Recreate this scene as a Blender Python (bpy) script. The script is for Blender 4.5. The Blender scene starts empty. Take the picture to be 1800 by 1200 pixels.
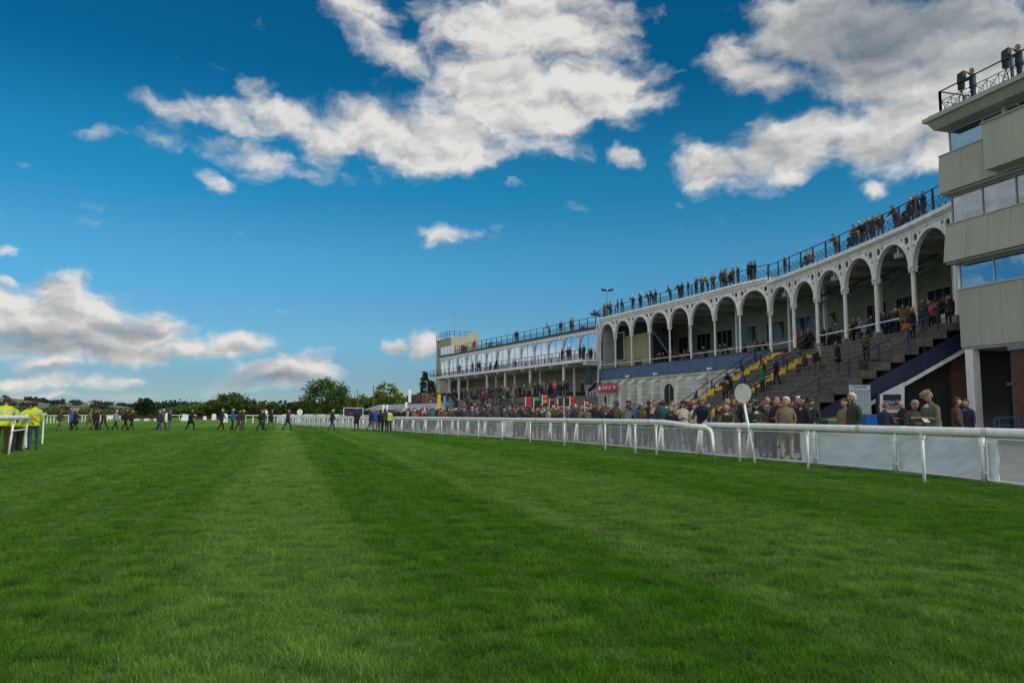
import bpy, bmesh, math, random
import numpy as np
from mathutils import Vector, Matrix, noise

R = math.radians
rnd = random.Random(11)
sc = bpy.context.scene
COL = sc.collection

# ------------------------------------------------------------------ camera
FPX = 1350.0                      # focal length in pixels of the 1800 px wide photograph
EYE = 1.35
PITCH = math.atan(128.5 / FPX)
cam_d = bpy.data.cameras.new('camera'); cam = bpy.data.objects.new('camera', cam_d); COL.objects.link(cam)
cam_d.sensor_width = 36; cam_d.lens = 36 * FPX / 1800; cam_d.clip_start = .1; cam_d.clip_end = 20000
cam.location = (0, 0, EYE); cam.rotation_euler = (math.pi / 2 + PITCH, 0, 0)
sc.camera = cam
SP, CP = math.sin(PITCH), math.cos(PITCH)

def ray(px, py):
    b = 600 - py
    return (px - 900, FPX * CP - b * SP, FPX * SP + b * CP)
def at_z(px, py, z):
    r = ray(px, py); t = (z - EYE) / r[2]
    return Vector((r[0] * t, r[1] * t, z))
def at_d(px, py, d):
    r = ray(px, py); t = d / r[1]
    return Vector((r[0] * t, d, EYE + r[2] * t))
def proj(x, y, z):
    z -= EYE
    yc = y * CP + z * SP; zc = -y * SP + z * CP
    return (900 + FPX * x / yc, 600 - FPX * zc / yc)
def azel(px, py):
    r = ray(px, py); h = math.hypot(r[0], r[1])
    return (math.degrees(math.atan2(r[0], r[1])), math.degrees(math.atan2(r[2], h)))

# ------------------------------------------------------------------ sun, world, exposure
SUN_EL, SUN_AZ = 36, 132          # degrees; azimuth clockwise from the viewing direction
sun_d = bpy.data.lights.new('sun', 'SUN'); sun = bpy.data.objects.new('sun', sun_d); COL.objects.link(sun)
sun_d.energy = 1.5; sun_d.angle = R(10); sun_d.color = (1, .93, .82)
sv = Vector((math.sin(R(SUN_AZ)) * math.cos(R(SUN_EL)), math.cos(R(SUN_AZ)) * math.cos(R(SUN_EL)), math.sin(R(SUN_EL))))
sun.rotation_euler = sv.to_track_quat('Z', 'Y').to_euler()

w = bpy.data.worlds.new('World'); sc.world = w; w.use_nodes = True
nt = w.node_tree; nt.nodes.clear(); N = nt.nodes; L = nt.links
def nd(t, **k):
    n = N.new(t)
    for a, b in k.items(): setattr(n, a, b)
    return n
def wm(op, a, b=None, c=None, clamp=False):
    n = nd('ShaderNodeMath', operation=op); n.use_clamp = clamp
    for i, v in enumerate((a, b, c)):
        if v is None: continue
        if isinstance(v, (int, float)): n.inputs[i].default_value = v
        else: L.new(v, n.inputs[i])
    return n.outputs[0]
sky = nd('ShaderNodeTexSky', sky_type='NISHITA'); sky.sun_disc = False
sky.sun_elevation = R(SUN_EL); sky.sun_rotation = R(SUN_AZ); sky.altitude = 100
sky.air_density = 1.0; sky.dust_density = .0; sky.ozone_density = 4.0
tc = nd('ShaderNodeTexCoord'); sep = nd('ShaderNodeSeparateXYZ'); L.new(tc.outputs['Generated'], sep.inputs[0])
az = wm('MULTIPLY', wm('ARCTAN2', sep.outputs[0], sep.outputs[1]), 57.29578)
el = wm('MULTIPLY', wm('ARCSINE', sep.outputs[2]), 57.29578)
comb = nd('ShaderNodeCombineXYZ'); L.new(az, comb.inputs[0]); L.new(el, comb.inputs[1])
# domain warp so that every cloud edge is ragged
nz = nd('ShaderNodeTexNoise'); nz.inputs['Scale'].default_value = .22; nz.inputs['Detail'].default_value = 4; nz.inputs['Roughness'].default_value = .6
L.new(comb.outputs[0], nz.inputs['Vector'])
wv = nd('ShaderNodeVectorMath', operation='MULTIPLY_ADD'); L.new(nz.outputs['Color'], wv.inputs[0])
wv.inputs[1].default_value = (4.2, 2.6, 0); wv.inputs[2].default_value = (-2.1, -1.3, 0)
wadd = nd('ShaderNodeVectorMath', operation='ADD'); L.new(comb.outputs[0], wadd.inputs[0]); L.new(wv.outputs[0], wadd.inputs[1])
PW = wadd.outputs[0]
# clouds: (px, py, rx, ry, tilt, weight)
CL = [(900,170,190,115,8,1.3),(1040,155,150,75,6,1.25),(930,50,210,95,0,1.3),(770,245,150,72,-4,1.3),(655,230,120,60,0,1.15),(1130,165,70,30,5,.9),(840,275,80,34,-6,1.1),
      (500,213,210,46,2,.82),(300,190,100,26,10,.74),(430,268,180,34,8,.66),(370,306,80,20,18,.58),(640,25,95,70,30,.92),(715,105,90,46,30,.9),(560,262,60,50,0,.8),
      (450,165,60,26,0,.5),(785,412,60,24,-4,.68),(172,236,60,15,-10,.44),(1098,274,38,26,35,.68),(1190,356,28,14,25,.5),(910,328,30,8,0,.42),(1080,60,70,80,0,.9),(1080,215,50,16,0,.6),
      (1310,120,115,58,15,1.1),(1460,40,190,90,0,1.35),(1620,95,290,110,0,1.4),(1720,160,170,90,0,1.35),(1390,262,140,74,-12,1.3),(1255,298,100,52,10,1.15),
      (1560,235,170,84,-4,1.3),(1690,250,140,72,0,1.3),(1532,332,44,24,0,.72),(1440,165,60,30,30,.5),(1500,180,40,60,0,.5),
      (30,560,120,68,0,1.25),(130,565,140,66,0,1.25),(110,525,80,44,0,1.1),(245,583,105,48,0,1.2),(150,612,230,34,0,1.1),(325,606,66,24,0,.9),(20,502,42,18,0,.8),(8,436,40,16,0,.7),
      (415,604,82,27,-4,1.05),(80,641,72,19,0,.95),(60,670,130,17,0,.85),(150,672,90,22,-8,.9),(220,668,50,12,0,.7),(110,695,200,10,0,.62),
      (500,650,98,37,-8,1.2),(548,638,48,34,0,1.0),(425,668,66,22,-16,.9),(430,684,110,10,0,.6),(702,612,36,16,0,.8),(742,616,32,30,0,1.05),(1000,692,50,8,0,.35)]
acc = None
for cx, cy, rx, ry, tl, wt in CL:
    a0, e0 = azel(cx, cy); a1, _ = azel(cx + rx, cy); _, e1 = azel(cx, cy - ry)
    mp = nd('ShaderNodeMapping', vector_type='TEXTURE'); L.new(PW, mp.inputs[0])
    mp.inputs['Location'].default_value = (a0, e0, 0); mp.inputs['Rotation'].default_value = (0, 0, R(-tl))
    mp.inputs['Scale'].default_value = (abs(a1 - a0) * 1.13, abs(e1 - e0) * 1.13, 1)
    ln = nd('ShaderNodeVectorMath', operation='LENGTH'); L.new(mp.outputs[0], ln.inputs[0])
    mr = nd('ShaderNodeMapRange', interpolation_type='SMOOTHSTEP'); mr.inputs['From Min'].default_value = 1.25; mr.inputs['From Max'].default_value = .1
    mr.inputs['To Max'].default_value = wt; L.new(ln.outputs['Value'], mr.inputs['Value'])
    acc = mr.outputs[0] if acc is None else wm('MAXIMUM', acc, mr.outputs[0])
# broken cloud goes on outside the frame, made denser there to brighten shaded parts
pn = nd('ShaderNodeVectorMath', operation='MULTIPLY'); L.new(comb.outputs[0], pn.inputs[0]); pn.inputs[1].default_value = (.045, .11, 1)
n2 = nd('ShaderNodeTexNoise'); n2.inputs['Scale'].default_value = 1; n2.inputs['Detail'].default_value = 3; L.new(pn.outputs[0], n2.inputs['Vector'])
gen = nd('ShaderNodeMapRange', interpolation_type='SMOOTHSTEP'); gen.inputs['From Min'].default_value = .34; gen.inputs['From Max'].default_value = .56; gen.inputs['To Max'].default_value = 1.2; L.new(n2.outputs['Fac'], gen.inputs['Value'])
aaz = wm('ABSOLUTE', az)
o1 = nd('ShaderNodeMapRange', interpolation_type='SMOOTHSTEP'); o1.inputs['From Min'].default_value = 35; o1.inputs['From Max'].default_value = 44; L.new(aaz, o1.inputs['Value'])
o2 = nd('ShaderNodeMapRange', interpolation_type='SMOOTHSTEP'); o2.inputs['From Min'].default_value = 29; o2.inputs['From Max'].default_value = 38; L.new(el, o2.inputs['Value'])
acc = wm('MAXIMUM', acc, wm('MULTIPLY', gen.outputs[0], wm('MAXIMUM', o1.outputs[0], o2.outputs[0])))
# fine cloud structure, horizontally drawn out; a second sample a little higher shades the undersides
def fine(dy, sx=.33, sy=.62):
    m = nd('ShaderNodeVectorMath', operation='MULTIPLY_ADD'); L.new(PW, m.inputs[0]); m.inputs[1].default_value = (sx, sy, 1); m.inputs[2].default_value = (3.1 + dy * .4, dy, 5.2)
    f = nd('ShaderNodeTexNoise'); f.inputs['Scale'].default_value = 1; f.inputs['Detail'].default_value = 7; f.inputs['Roughness'].default_value = .54
    L.new(m.outputs[0], f.inputs['Vector']); return f.outputs['Fac']
f1 = fine(0); f2 = fine(.42)
dens = wm('ADD', acc, wm('MULTIPLY_ADD', f1, 1.6, -.75))
alpha = nd('ShaderNodeMapRange', interpolation_type='SMOOTHSTEP'); alpha.inputs['From Min'].default_value = .26; alpha.inputs['From Max'].default_value = 1.1
alpha.inputs['To Max'].default_value = .97; L.new(dens, alpha.inputs['Value'])
# thick, dark bases
DK = [(1560,50,360,150,-6,.98),(1740,50,220,120,0,.75),(1090,40,80,80,0,.55),(60,600,210,24,0,.8),(215,586,56,20,0,.85),(150,618,230,18,0,.75),(490,668,100,18,-6,.95),(440,655,44,18,-30,.6),
      (1330,278,130,36,-12,.42),(1560,262,160,34,0,.48),(420,612,66,10,0,.5),(900,120,90,26,10,.3),(790,225,130,22,0,.22),(80,650,76,9,0,.6),(745,636,34,10,0,.7),(700,618,32,9,0,.6),(90,690,220,8,0,.5),(110,555,34,20,0,.5),(340,235,150,40,0,.25)]
dk = None
for cx, cy, rx, ry, tl, wt in DK:
    a0, e0 = azel(cx, cy); a1, _ = azel(cx + rx, cy); _, e1 = azel(cx, cy - ry)
    mp = nd('ShaderNodeMapping', vector_type='TEXTURE'); L.new(PW, mp.inputs[0])
    mp.inputs['Location'].default_value = (a0, e0, 0); mp.inputs['Rotation'].default_value = (0, 0, R(-tl))
    mp.inputs['Scale'].default_value = (abs(a1 - a0) * 1.3, abs(e1 - e0) * 1.3, 1)
    ln = nd('ShaderNodeVectorMath', operation='LENGTH'); L.new(mp.outputs[0], ln.inputs[0])
    mr = nd('ShaderNodeMapRange', interpolation_type='SMOOTHSTEP'); mr.inputs['From Min'].default_value = 1.25; mr.inputs['From Max'].default_value = 0
    mr.inputs['To Max'].default_value = wt; L.new(ln.outputs['Value'], mr.inputs['Value'])
    dk = mr.outputs[0] if dk is None else wm('MAXIMUM', dk, mr.outputs[0])
shade = wm('ADD', wm('MULTIPLY_ADD', wm('SUBTRACT', f2, f1), wm('MULTIPLY_ADD', dk, -1.1, 1.6), .1), wm('MULTIPLY', dk, .8), clamp=True)
ccol = nd('ShaderNodeMix', data_type='RGBA'); L.new(shade, ccol.inputs['Factor'])
ccol.inputs[6].default_value = (.78, .76, .73, 1); ccol.inputs[7].default_value = (.14, .18, .215, 1)
# sky colour: the physical sky, a little more saturated and deeper, as the photograph is developed
SKY_STR = .10
tn = nd('ShaderNodeValToRGB'); tn.color_ramp.interpolation = 'EASE'
L.new(wm('DIVIDE', el, 90, clamp=True), tn.inputs[0])
stops = [(0, (.33, .46, .62)), (2, (.34, .48, .62)), (6, (.38, .68, .79)), (11, (.30, .82, .92)), (17, (.10, .79, .90)), (25, (.022, .57, .72)), (90, (.05, .62, .78))]
for i, (e_, c_) in enumerate(stops):
    x_ = tn.color_ramp.elements[0] if i == 0 else (tn.color_ramp.elements[1] if i == 1 else tn.color_ramp.elements.new(e_ / 90))
    x_.position = e_ / 90; x_.color = (*c_, 1)
gm = nd('ShaderNodeVectorMath', operation='MULTIPLY'); L.new(sky.outputs[0], gm.inputs[0]); L.new(tn.outputs[0], gm.inputs[1])
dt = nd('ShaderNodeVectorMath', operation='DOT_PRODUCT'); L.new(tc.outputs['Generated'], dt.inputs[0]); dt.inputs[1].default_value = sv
sun_boost = nd('ShaderNodeMapRange', interpolation_type='SMOOTHSTEP'); sun_boost.inputs['From Min'].default_value = -.1; sun_boost.inputs['To Min'].default_value = 1 / SKY_STR; sun_boost.inputs['To Max'].default_value = 2.2 / SKY_STR; L.new(dt.outputs['Value'], sun_boost.inputs['Value'])  # extra cloud brightness towards the sun, added to lift the shaded parts
cs = nd('ShaderNodeVectorMath', operation='SCALE'); L.new(ccol.outputs[2], cs.inputs[0]); L.new(sun_boost.outputs[0], cs.inputs['Scale'])
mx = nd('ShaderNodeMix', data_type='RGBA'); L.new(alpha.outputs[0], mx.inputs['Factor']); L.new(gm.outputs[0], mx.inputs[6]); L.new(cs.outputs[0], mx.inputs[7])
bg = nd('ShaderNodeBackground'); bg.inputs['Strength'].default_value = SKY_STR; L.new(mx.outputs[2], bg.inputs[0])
wo = nd('ShaderNodeOutputWorld'); L.new(bg.outputs[0], wo.inputs[0])
w.cycles.sampling_method = 'MANUAL'; w.cycles.sample_map_resolution = 512

vs = sc.view_settings; vs.view_transform = 'Standard'; vs.look = 'None'; vs.gamma = 1; vs.exposure = 0; vs.use_curve_mapping = False
sc.cycles.max_bounces = 6; sc.cycles.diffuse_bounces = 3; sc.cycles.transparent_max_bounces = 12
sc.cycles.use_fast_gi = False

# ------------------------------------------------------------------ materials
MATS = {}
def mat(name, col, rough=.6, var=.18, scale=2.0, bump=0, bscale=20, metal=0, spec=.4, coord='Position', detail=4, streak=1):
    if name in MATS: return MATS[name]
    m = bpy.data.materials.new(name); m.use_nodes = True; t = m.node_tree; b = t.nodes['Principled BSDF']
    b.inputs['Roughness'].default_value = rough; b.inputs['Metallic'].default_value = metal; b.inputs['Specular IOR Level'].default_value = spec
    if coord == 'Position': g = t.nodes.new('ShaderNodeNewGeometry').outputs['Position']
    else: g = t.nodes.new('ShaderNodeTexCoord').outputs['Object']
    n = t.nodes.new('ShaderNodeTexNoise'); n.inputs['Scale'].default_value = scale; n.inputs['Detail'].default_value = detail; n.inputs['Roughness'].default_value = .65
    sk = t.nodes.new('ShaderNodeVectorMath'); sk.operation = 'MULTIPLY'; sk.inputs[1].default_value = (1, 1, streak); t.links.new(g, sk.inputs[0]); t.links.new(sk.outputs[0], n.inputs['Vector'])
    mr = t.nodes.new('ShaderNodeMapRange'); mr.inputs['From Min'].default_value = .3; mr.inputs['From Max'].default_value = .7
    mr.inputs['To Min'].default_value = 1 - var; mr.inputs['To Max'].default_value = 1 + var * .6; t.links.new(n.outputs['Fac'], mr.inputs['Value'])
    v = t.nodes.new('ShaderNodeVectorMath'); v.operation = 'SCALE'; v.inputs[0].default_value = col[:3]; t.links.new(mr.outputs[0], v.inputs['Scale'])
    t.links.new(v.outputs[0], b.inputs['Base Color'])
    if bump:
        n3 = t.nodes.new('ShaderNodeTexNoise'); n3.inputs['Scale'].default_value = bscale; n3.inputs['Detail'].default_value = 5; t.links.new(g, n3.inputs['Vector'])
        bp = t.nodes.new('ShaderNodeBump'); bp.inputs['Strength'].default_value = bump; bp.inputs['Distance'].default_value = .02
        t.links.new(n3.outputs['Fac'], bp.inputs['Height']); t.links.new(bp.outputs[0], b.inputs['Normal'])
    MATS[name] = m; return m

WHITE = mat('white_paint', (.80, .81, .80), .5, .22, 2.2, streak=.4)
WHITE2 = mat('white_plastic', (.84, .86, .86), .38, .12, 5)
OFFW = mat('offwhite_render', (.6, .62, .56), .8, .22, 1.1, .2)
NAVY = mat('navy_paint', (.014, .026, .062), .45, .2, 4)
NAVYP = mat('navy_fascia_paint', (.07, .13, .25), .55, .3, 2.2, .2, 8)
CONC = mat('terrace_concrete', (.118, .115, .104), .9, .5, 3.2, .5, 30)
CONC2 = mat('pale_terrace_edge', (.22, .21, .19), .9, .4, 4, .5, 30)
YEL = mat('yellow_step_paint', (.74, .50, .04), .7, .25, 5, .2)
BEIGE = mat('grey_beige_cladding', (.375, .395, .33), .6, .11, 1.4, .12, 6, streak=.2)
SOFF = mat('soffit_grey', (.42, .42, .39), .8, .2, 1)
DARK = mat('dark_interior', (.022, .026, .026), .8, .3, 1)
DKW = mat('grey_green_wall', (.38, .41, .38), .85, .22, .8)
CREAMB = mat('cream_boards', (.40, .37, .22), .7, .2, 1.5)
TOWER = mat('tower_cladding', (.34, .315, .225), .65, .12, .6)
REDB = mat('red_brown_paint', (.10, .035, .028), .7, .3, 2)
BROWN = mat('brown_door', (.06, .032, .018), .6, .3, 3)
STONEW = None
FRAMEW = mat('white_window_frame', (.5, .52, .52), .5, .1, 3)
GREYM = mat('grey_metal', (.25, .26, .27), .4, .15, 4, metal=.6)
BLK = mat('black_gear', (.014, .015, .017), .6, .2, 5)
WOODP = mat('wooden_pole', (.16, .12, .08), .85, .3, 4)

def glass_mat(name, tint, mixf, rough=.03, inner=(.03, .05, .07)):
    m = bpy.data.materials.new(name); m.use_nodes = True; t = m.node_tree; t.nodes.clear()
    o = t.nodes.new('ShaderNodeOutputMaterial'); gl = t.nodes.new('ShaderNodeBsdfGlossy'); gl.inputs['Roughness'].default_value = rough; gl.inputs['Color'].default_value = (*tint, 1)
    tr = t.nodes.new('ShaderNodeBsdfTransparent'); tr.inputs['Color'].default_value = (*inner, 1)
    fr = t.nodes.new('ShaderNodeLayerWeight'); fr.inputs['Blend'].default_value = .35
    mr = t.nodes.new('ShaderNodeMapRange'); mr.inputs['To Min'].default_value = mixf; mr.inputs['To Max'].default_value = min(1, mixf + .5); t.links.new(fr.outputs['Facing'], mr.inputs['Value'])
    tn = t.nodes.new('ShaderNodeTexNoise'); tn.inputs['Scale'].default_value = .9; g = t.nodes.new('ShaderNodeNewGeometry'); t.links.new(g.outputs['Position'], tn.inputs['Vector'])
    bp = t.nodes.new('ShaderNodeBump'); bp.inputs['Strength'].default_value = .06; bp.inputs['Distance'].default_value = .1; t.links.new(tn.outputs['Fac'], bp.inputs['Height']); t.links.new(bp.outputs[0], gl.inputs['Normal'])
    mx = t.nodes.new('ShaderNodeMixShader'); t.links.new(mr.outputs[0], mx.inputs[0]); t.links.new(tr.outputs[0], mx.inputs[1]); t.links.new(gl.outputs[0], mx.inputs[2]); t.links.new(mx.outputs[0], o.inputs[0])
    return m
GLASS = glass_mat('window_glass', (.82, .9, .97), .35, inner=(.25, .3, .32))
GLASSC = glass_mat('clear_window_glass', (.8, .9, 1), .12, inner=(.8, .85, .86))
GLASSB = glass_mat('blue_reflecting_glass', (.72, .85, .98), .62, inner=(.12, .2, .25))
GLASSD = glass_mat('deep_blue_glass', (.30, .52, .70), .55, inner=(.10, .14, .16))

def brick_mat():
    m = bpy.data.materials.new('red_brickwork'); m.use_nodes = True; t = m.node_tree; b = t.nodes['Principled BSDF']; b.inputs['Roughness'].default_value = .9
    g = t.nodes.new('ShaderNodeNewGeometry'); s = t.nodes.new('ShaderNodeSeparateXYZ'); t.links.new(g.outputs['Position'], s.inputs[0])
    a = t.nodes.new('ShaderNodeMath'); a.operation = 'ADD'; t.links.new(s.outputs[0], a.inputs[0]); t.links.new(s.outputs[1], a.inputs[1])
    c = t.nodes.new('ShaderNodeCombineXYZ'); t.links.new(a.outputs[0], c.inputs[0]); t.links.new(s.outputs[2], c.inputs[1])
    k = t.nodes.new('ShaderNodeTexBrick'); k.inputs['Scale'].default_value = 1; k.inputs['Brick Width'].default_value = .225; k.inputs['Row Height'].default_value = .075; k.inputs['Mortar Size'].default_value = .007
    k.inputs['Color1'].default_value = (.13, .05, .03, 1); k.inputs['Color2'].default_value = (.20, .085, .05, 1); k.inputs['Mortar'].default_value = (.16, .14, .12, 1)
    t.links.new(c.outputs[0], k.inputs['Vector'])
    n = t.nodes.new('ShaderNodeTexNoise'); n.inputs['Scale'].default_value = 1.3; t.links.new(g.outputs['Position'], n.inputs['Vector'])
    v = t.nodes.new('ShaderNodeMix'); v.data_type = 'RGBA'; v.blend_type = 'MULTIPLY'; v.inputs['Factor'].default_value = .6; t.links.new(k.outputs['Color'], v.inputs[6]); t.links.new(n.outputs['Color'], v.inputs[7])
    t.links.new(v.outputs[2], b.inputs['Base Color'])
    bp = t.nodes.new('ShaderNodeBump'); bp.inputs['Distance'].default_value = .01; bp.invert = True; t.links.new(k.outputs['Fac'], bp.inputs['Height']); t.links.new(bp.outputs[0], b.inputs['Normal'])
    return m
BRICK = brick_mat()
def block_mat():
    m = bpy.data.materials.new('painted_blockwork'); m.use_nodes = True; t = m.node_tree; b = t.nodes['Principled BSDF']; b.inputs['Roughness'].default_value = .85
    g = t.nodes.new('ShaderNodeNewGeometry'); s = t.nodes.new('ShaderNodeSeparateXYZ'); t.links.new(g.outputs['Position'], s.inputs[0])
    c = t.nodes.new('ShaderNodeCombineXYZ'); t.links.new(s.outputs[1], c.inputs[0]); t.links.new(s.outputs[2], c.inputs[1])
    k = t.nodes.new('ShaderNodeTexBrick'); k.inputs['Scale'].default_value = 1; k.inputs['Brick Width'].default_value = 1.4; k.inputs['Row Height'].default_value = .42; k.inputs['Mortar Size'].default_value = .018
    k.inputs['Color1'].default_value = (.68, .70, .63, 1); k.inputs['Color2'].default_value = (.60, .62, .56, 1); k.inputs['Mortar'].default_value = (.34, .34, .30, 1)
    t.links.new(c.outputs[0], k.inputs['Vector'])
    n = t.nodes.new('ShaderNodeTexNoise'); n.inputs['Scale'].default_value = .8; n.inputs['Detail'].default_value = 6; t.links.new(g.outputs['Position'], n.inputs['Vector'])
    r = t.nodes.new('ShaderNodeMapRange'); r.inputs['From Min'].default_value = .3; r.inputs['From Max'].default_value = .7; r.inputs['To Min'].default_value = .75; r.inputs['To Max'].default_value = 1.1; t.links.new(n.outputs['Fac'], r.inputs['Value'])
    v = t.nodes.new('ShaderNodeVectorMath'); v.operation = 'SCALE'; t.links.new(k.outputs['Color'], v.inputs[0]); t.links.new(r.outputs[0], v.inputs['Scale'])
    t.links.new(v.outputs[0], b.inputs['Base Color'])
    bp = t.nodes.new('ShaderNodeBump'); bp.inputs['Distance'].default_value = .02; bp.invert = True; t.links.new(k.outputs['Fac'], bp.inputs['Height']); t.links.new(bp.outputs[0], b.inputs['Normal'])
    return m
BLOCK = block_mat()

# ------------------------------------------------------------------ mesh helpers
class MB:
    def __init__(s): s.v = []; s.f = []; s.m = []
    def add(s, vs, fs, mi=0):
        o = len(s.v); s.v += [tuple(v) for v in vs]; s.f += [tuple(i + o for i in f) for f in fs]; s.m += [mi] * len(fs); return s
    def hexa(s, p, mi=0):
        return s.add(p, [(3, 2, 1, 0), (4, 5, 6, 7), (0, 1, 5, 4), (1, 2, 6, 5), (2, 3, 7, 6), (3, 0, 4, 7)], mi)
    def box(s, x0, y0, z0, x1, y1, z1, mi=0):
        return s.hexa([(x0, y0, z0), (x1, y0, z0), (x1, y1, z0), (x0, y1, z0), (x0, y0, z1), (x1, y0, z1), (x1, y1, z1), (x0, y1, z1)], mi)
    def fbox(s, fr, s0, s1, t0, t1, z0, z1, mi=0):
        P = [fr.p(s0, t0, z0), fr.p(s1, t0, z0), fr.p(s1, t1, z0), fr.p(s0, t1, z0)]
        Q = [Vector((p.x, p.y, z1)) for p in P]
        return s.hexa(P + Q, mi)
    def tube(s, pts, r, n=8, mi=0, caps=True, ry=None):
        pts = [Vector(p) for p in pts]; rings = []
        ry = ry or r
        rr = r if isinstance(r, (list, tuple)) else [r] * len(pts)
        yy = ry if isinstance(ry, (list, tuple)) else [ry] * len(pts)
        for i, p in enumerate(pts):
            d = (pts[min(i + 1, len(pts) - 1)] - pts[max(i - 1, 0)]).normalized()
            a = d.cross(Vector((0, 0, 1)));
            if a.length < .05: a = d.cross(Vector((0, 1, 0)))
            a.normalize(); b = a.cross(d).normalized()
            rings.append([p + a * math.cos(2 * math.pi * k / n) * rr[i] + b * math.sin(2 * math.pi * k / n) * yy[i] for k in range(n)])
        vs = [v for g in rings for v in g]; fs = []
        for i in range(len(pts) - 1):
            for k in range(n):
                k2 = (k + 1) % n; fs.append((i * n + k, i * n + k2, (i + 1) * n + k2, (i + 1) * n + k))
        if caps: fs.append(tuple(range(n - 1, -1, -1))); fs.append(tuple((len(pts) - 1) * n + k for k in range(n)))
        return s.add(vs, fs, mi)
    def bar(s, A, B, w, h=None, mi=0):
        return s.tube([A, B], w * .7071, 4, mi) if h is None else s._bar(A, B, w, h, mi)
    def _bar(s, A, B, w, h, mi):
        A, B = Vector(A), Vector(B); d = (B - A).normalized(); a = d.cross(Vector((0, 0, 1)))
        if a.length < .05: a = Vector((1, 0, 0))
        a.normalize(); b = a.cross(d).normalized()
        q = [(-1, -1), (1, -1), (1, 1), (-1, 1)]
        P = [A + a * x * w / 2 + b * y * h / 2 for x, y in q]; Q = [B + a * x * w / 2 + b * y * h / 2 for x, y in q]
        return s.hexa(P + Q, mi)
    def sweep(s, pts, prof, mi=0, caps=True, pre=None, post=None):
        """profile (t, z) closed loop swept along a plan polyline, mitred; t is measured towards the course"""
        ns = miters(([pre] if pre else []) + list(pts) + ([post] if post else [])); ns = ns[1:] if pre else ns; k = len(prof)
        vs = [(p[0] + n[0] * t, p[1] + n[1] * t, z) for p, n in zip(pts, ns) for t, z in prof]; fs = []
        for i in range(len(pts) - 1):
            for j in range(k):
                j2 = (j + 1) % k; fs.append((i * k + j, i * k + j2, (i + 1) * k + j2, (i + 1) * k + j))
        if caps: fs.append(tuple(range(k))[::-1]); fs.append(tuple((len(pts) - 1) * k + j for j in range(k)))
        return s.add(vs, fs, mi)
    def build(s, name, mats, parent=None, smooth=False, loc=None):
        me = bpy.data.meshes.new(name); me.from_pydata(s.v, [], s.f)
        if not isinstance(mats, (list, tuple)): mats = [mats]
        for m in mats: me.materials.append(m)
        if len(mats) > 1: me.polygons.foreach_set('material_index', s.m)
        if smooth: me.polygons.foreach_set('use_smooth', [True] * len(me.polygons))
        bm = bmesh.new(); bm.from_mesh(me); bmesh.ops.recalc_face_normals(bm, faces=bm.faces); bm.to_mesh(me); bm.free()
        me.update()
        return link(name, me, parent, loc)
def link(name, me, parent=None, loc=None):
    o = bpy.data.objects.new(name, me); COL.objects.link(o)
    if parent is not None:
        o.parent = parent
        o.matrix_parent_inverse = Matrix.Identity(4)
        if loc is None:                       # vertices are in world coordinates
            q, acc_ = parent, Vector((0, 0, 0))
            while q is not None: acc_ += q.location; q = q.parent
            o.location = -acc_
    if loc is not None: o.location = loc
    return o
def empty(name, label, cat, loc=(0, 0, 0), group=None, rz=0):
    o = bpy.data.objects.new(name, None); COL.objects.link(o); o.location = loc; o.rotation_euler = (0, 0, rz); o.empty_display_size = .3
    return tag(o, label, cat, group)
def tag(o, label=None, cat=None, group=None, kind=None):
    if label: o['label'] = label
    if cat: o['category'] = cat
    if group: o['group'] = group
    if kind: o['kind'] = kind
    return o
def part(name, mb, m, parent, **k): return mb.build(name, m, parent, **k)

def miters(pts):
    ns = []
    for i in range(len(pts)):
        def seg(a, b):
            d = Vector((b[0] - a[0], b[1] - a[1])).normalized(); return Vector((-d.y, d.x))
        if i == 0: n = seg(pts[0], pts[1])
        elif i == len(pts) - 1: n = seg(pts[-2], pts[-1])
        else:
            a = seg(pts[i - 1], pts[i]); b = seg(pts[i], pts[i + 1]); n = (a + b).normalized(); n /= max(.4, n.dot(a))
        ns.append(n)
    return ns
def off(pts, t): return [(p[0] + n.x * t, p[1] + n.y * t) for p, n in zip(pts, miters(pts))]
class Fr:
    def __init__(s, a, b):
        s.a = Vector((a[0], a[1])); d = Vector((b[0] - a[0], b[1] - a[1])); s.L = d.length; s.u = d / s.L; s.n = Vector((-s.u.y, s.u.x))
    def p(s, q, t, z):
        v = s.a + s.u * q + s.n * t; return Vector((v.x, v.y, z))
def plen(pts): return sum((Vector(b) - Vector(a)).length for a, b in zip(pts, pts[1:]))
def along(pts, q, t=0):
    """point at arclength q on a plan polyline and offset t, with the direction there"""
    for a, b in zip(pts, pts[1:]):
        l = (Vector(b) - Vector(a)).length
        if q <= l or (b is pts[-1]):
            f = Fr(a, b); v = f.p(q, t, 0); return Vector((v.x, v.y)), f.u
        q -= l
def sub(pts, q0, q1):
    out = [tuple(along(pts, q0)[0])]; q = 0
    for a, b in zip(pts, pts[1:]):
        q += (Vector(b) - Vector(a)).length
        if q0 + .02 < q < q1 - .02: out.append(tuple(b))
    out.append(tuple(along(pts, q1)[0])); return out
def find_px(pts, px, z, t=0):
    """arclength at which the polyline, at height z, appears at picture column px"""
    best = None; n = 1600; tot = plen(pts)
    for i in range(n + 1):
        q = tot * i / n; v, _ = along(pts, q, t); e = abs(proj(v.x, v.y, z)[0] - px)
        if best is None or e < best[0]: best = (e, q)
    return best[1]
def sg(a, b, x):
    x = max(0, min(1, (x - a) / (b - a))); return x * x * (3 - 2 * x)
def text_mesh(s, size, ext=.004):
    c = bpy.data.curves.new('lettering', 'FONT'); c.body = s; c.size = size; c.extrude = ext; c.align_x = 'CENTER'; c.align_y = 'CENTER'
    o = bpy.data.objects.new('lettering', c); COL.objects.link(o); bpy.context.view_layer.update()
    me = bpy.data.meshes.new_from_object(o.evaluated_get(bpy.context.evaluated_depsgraph_get())); bpy.data.objects.remove(o); return me
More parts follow.
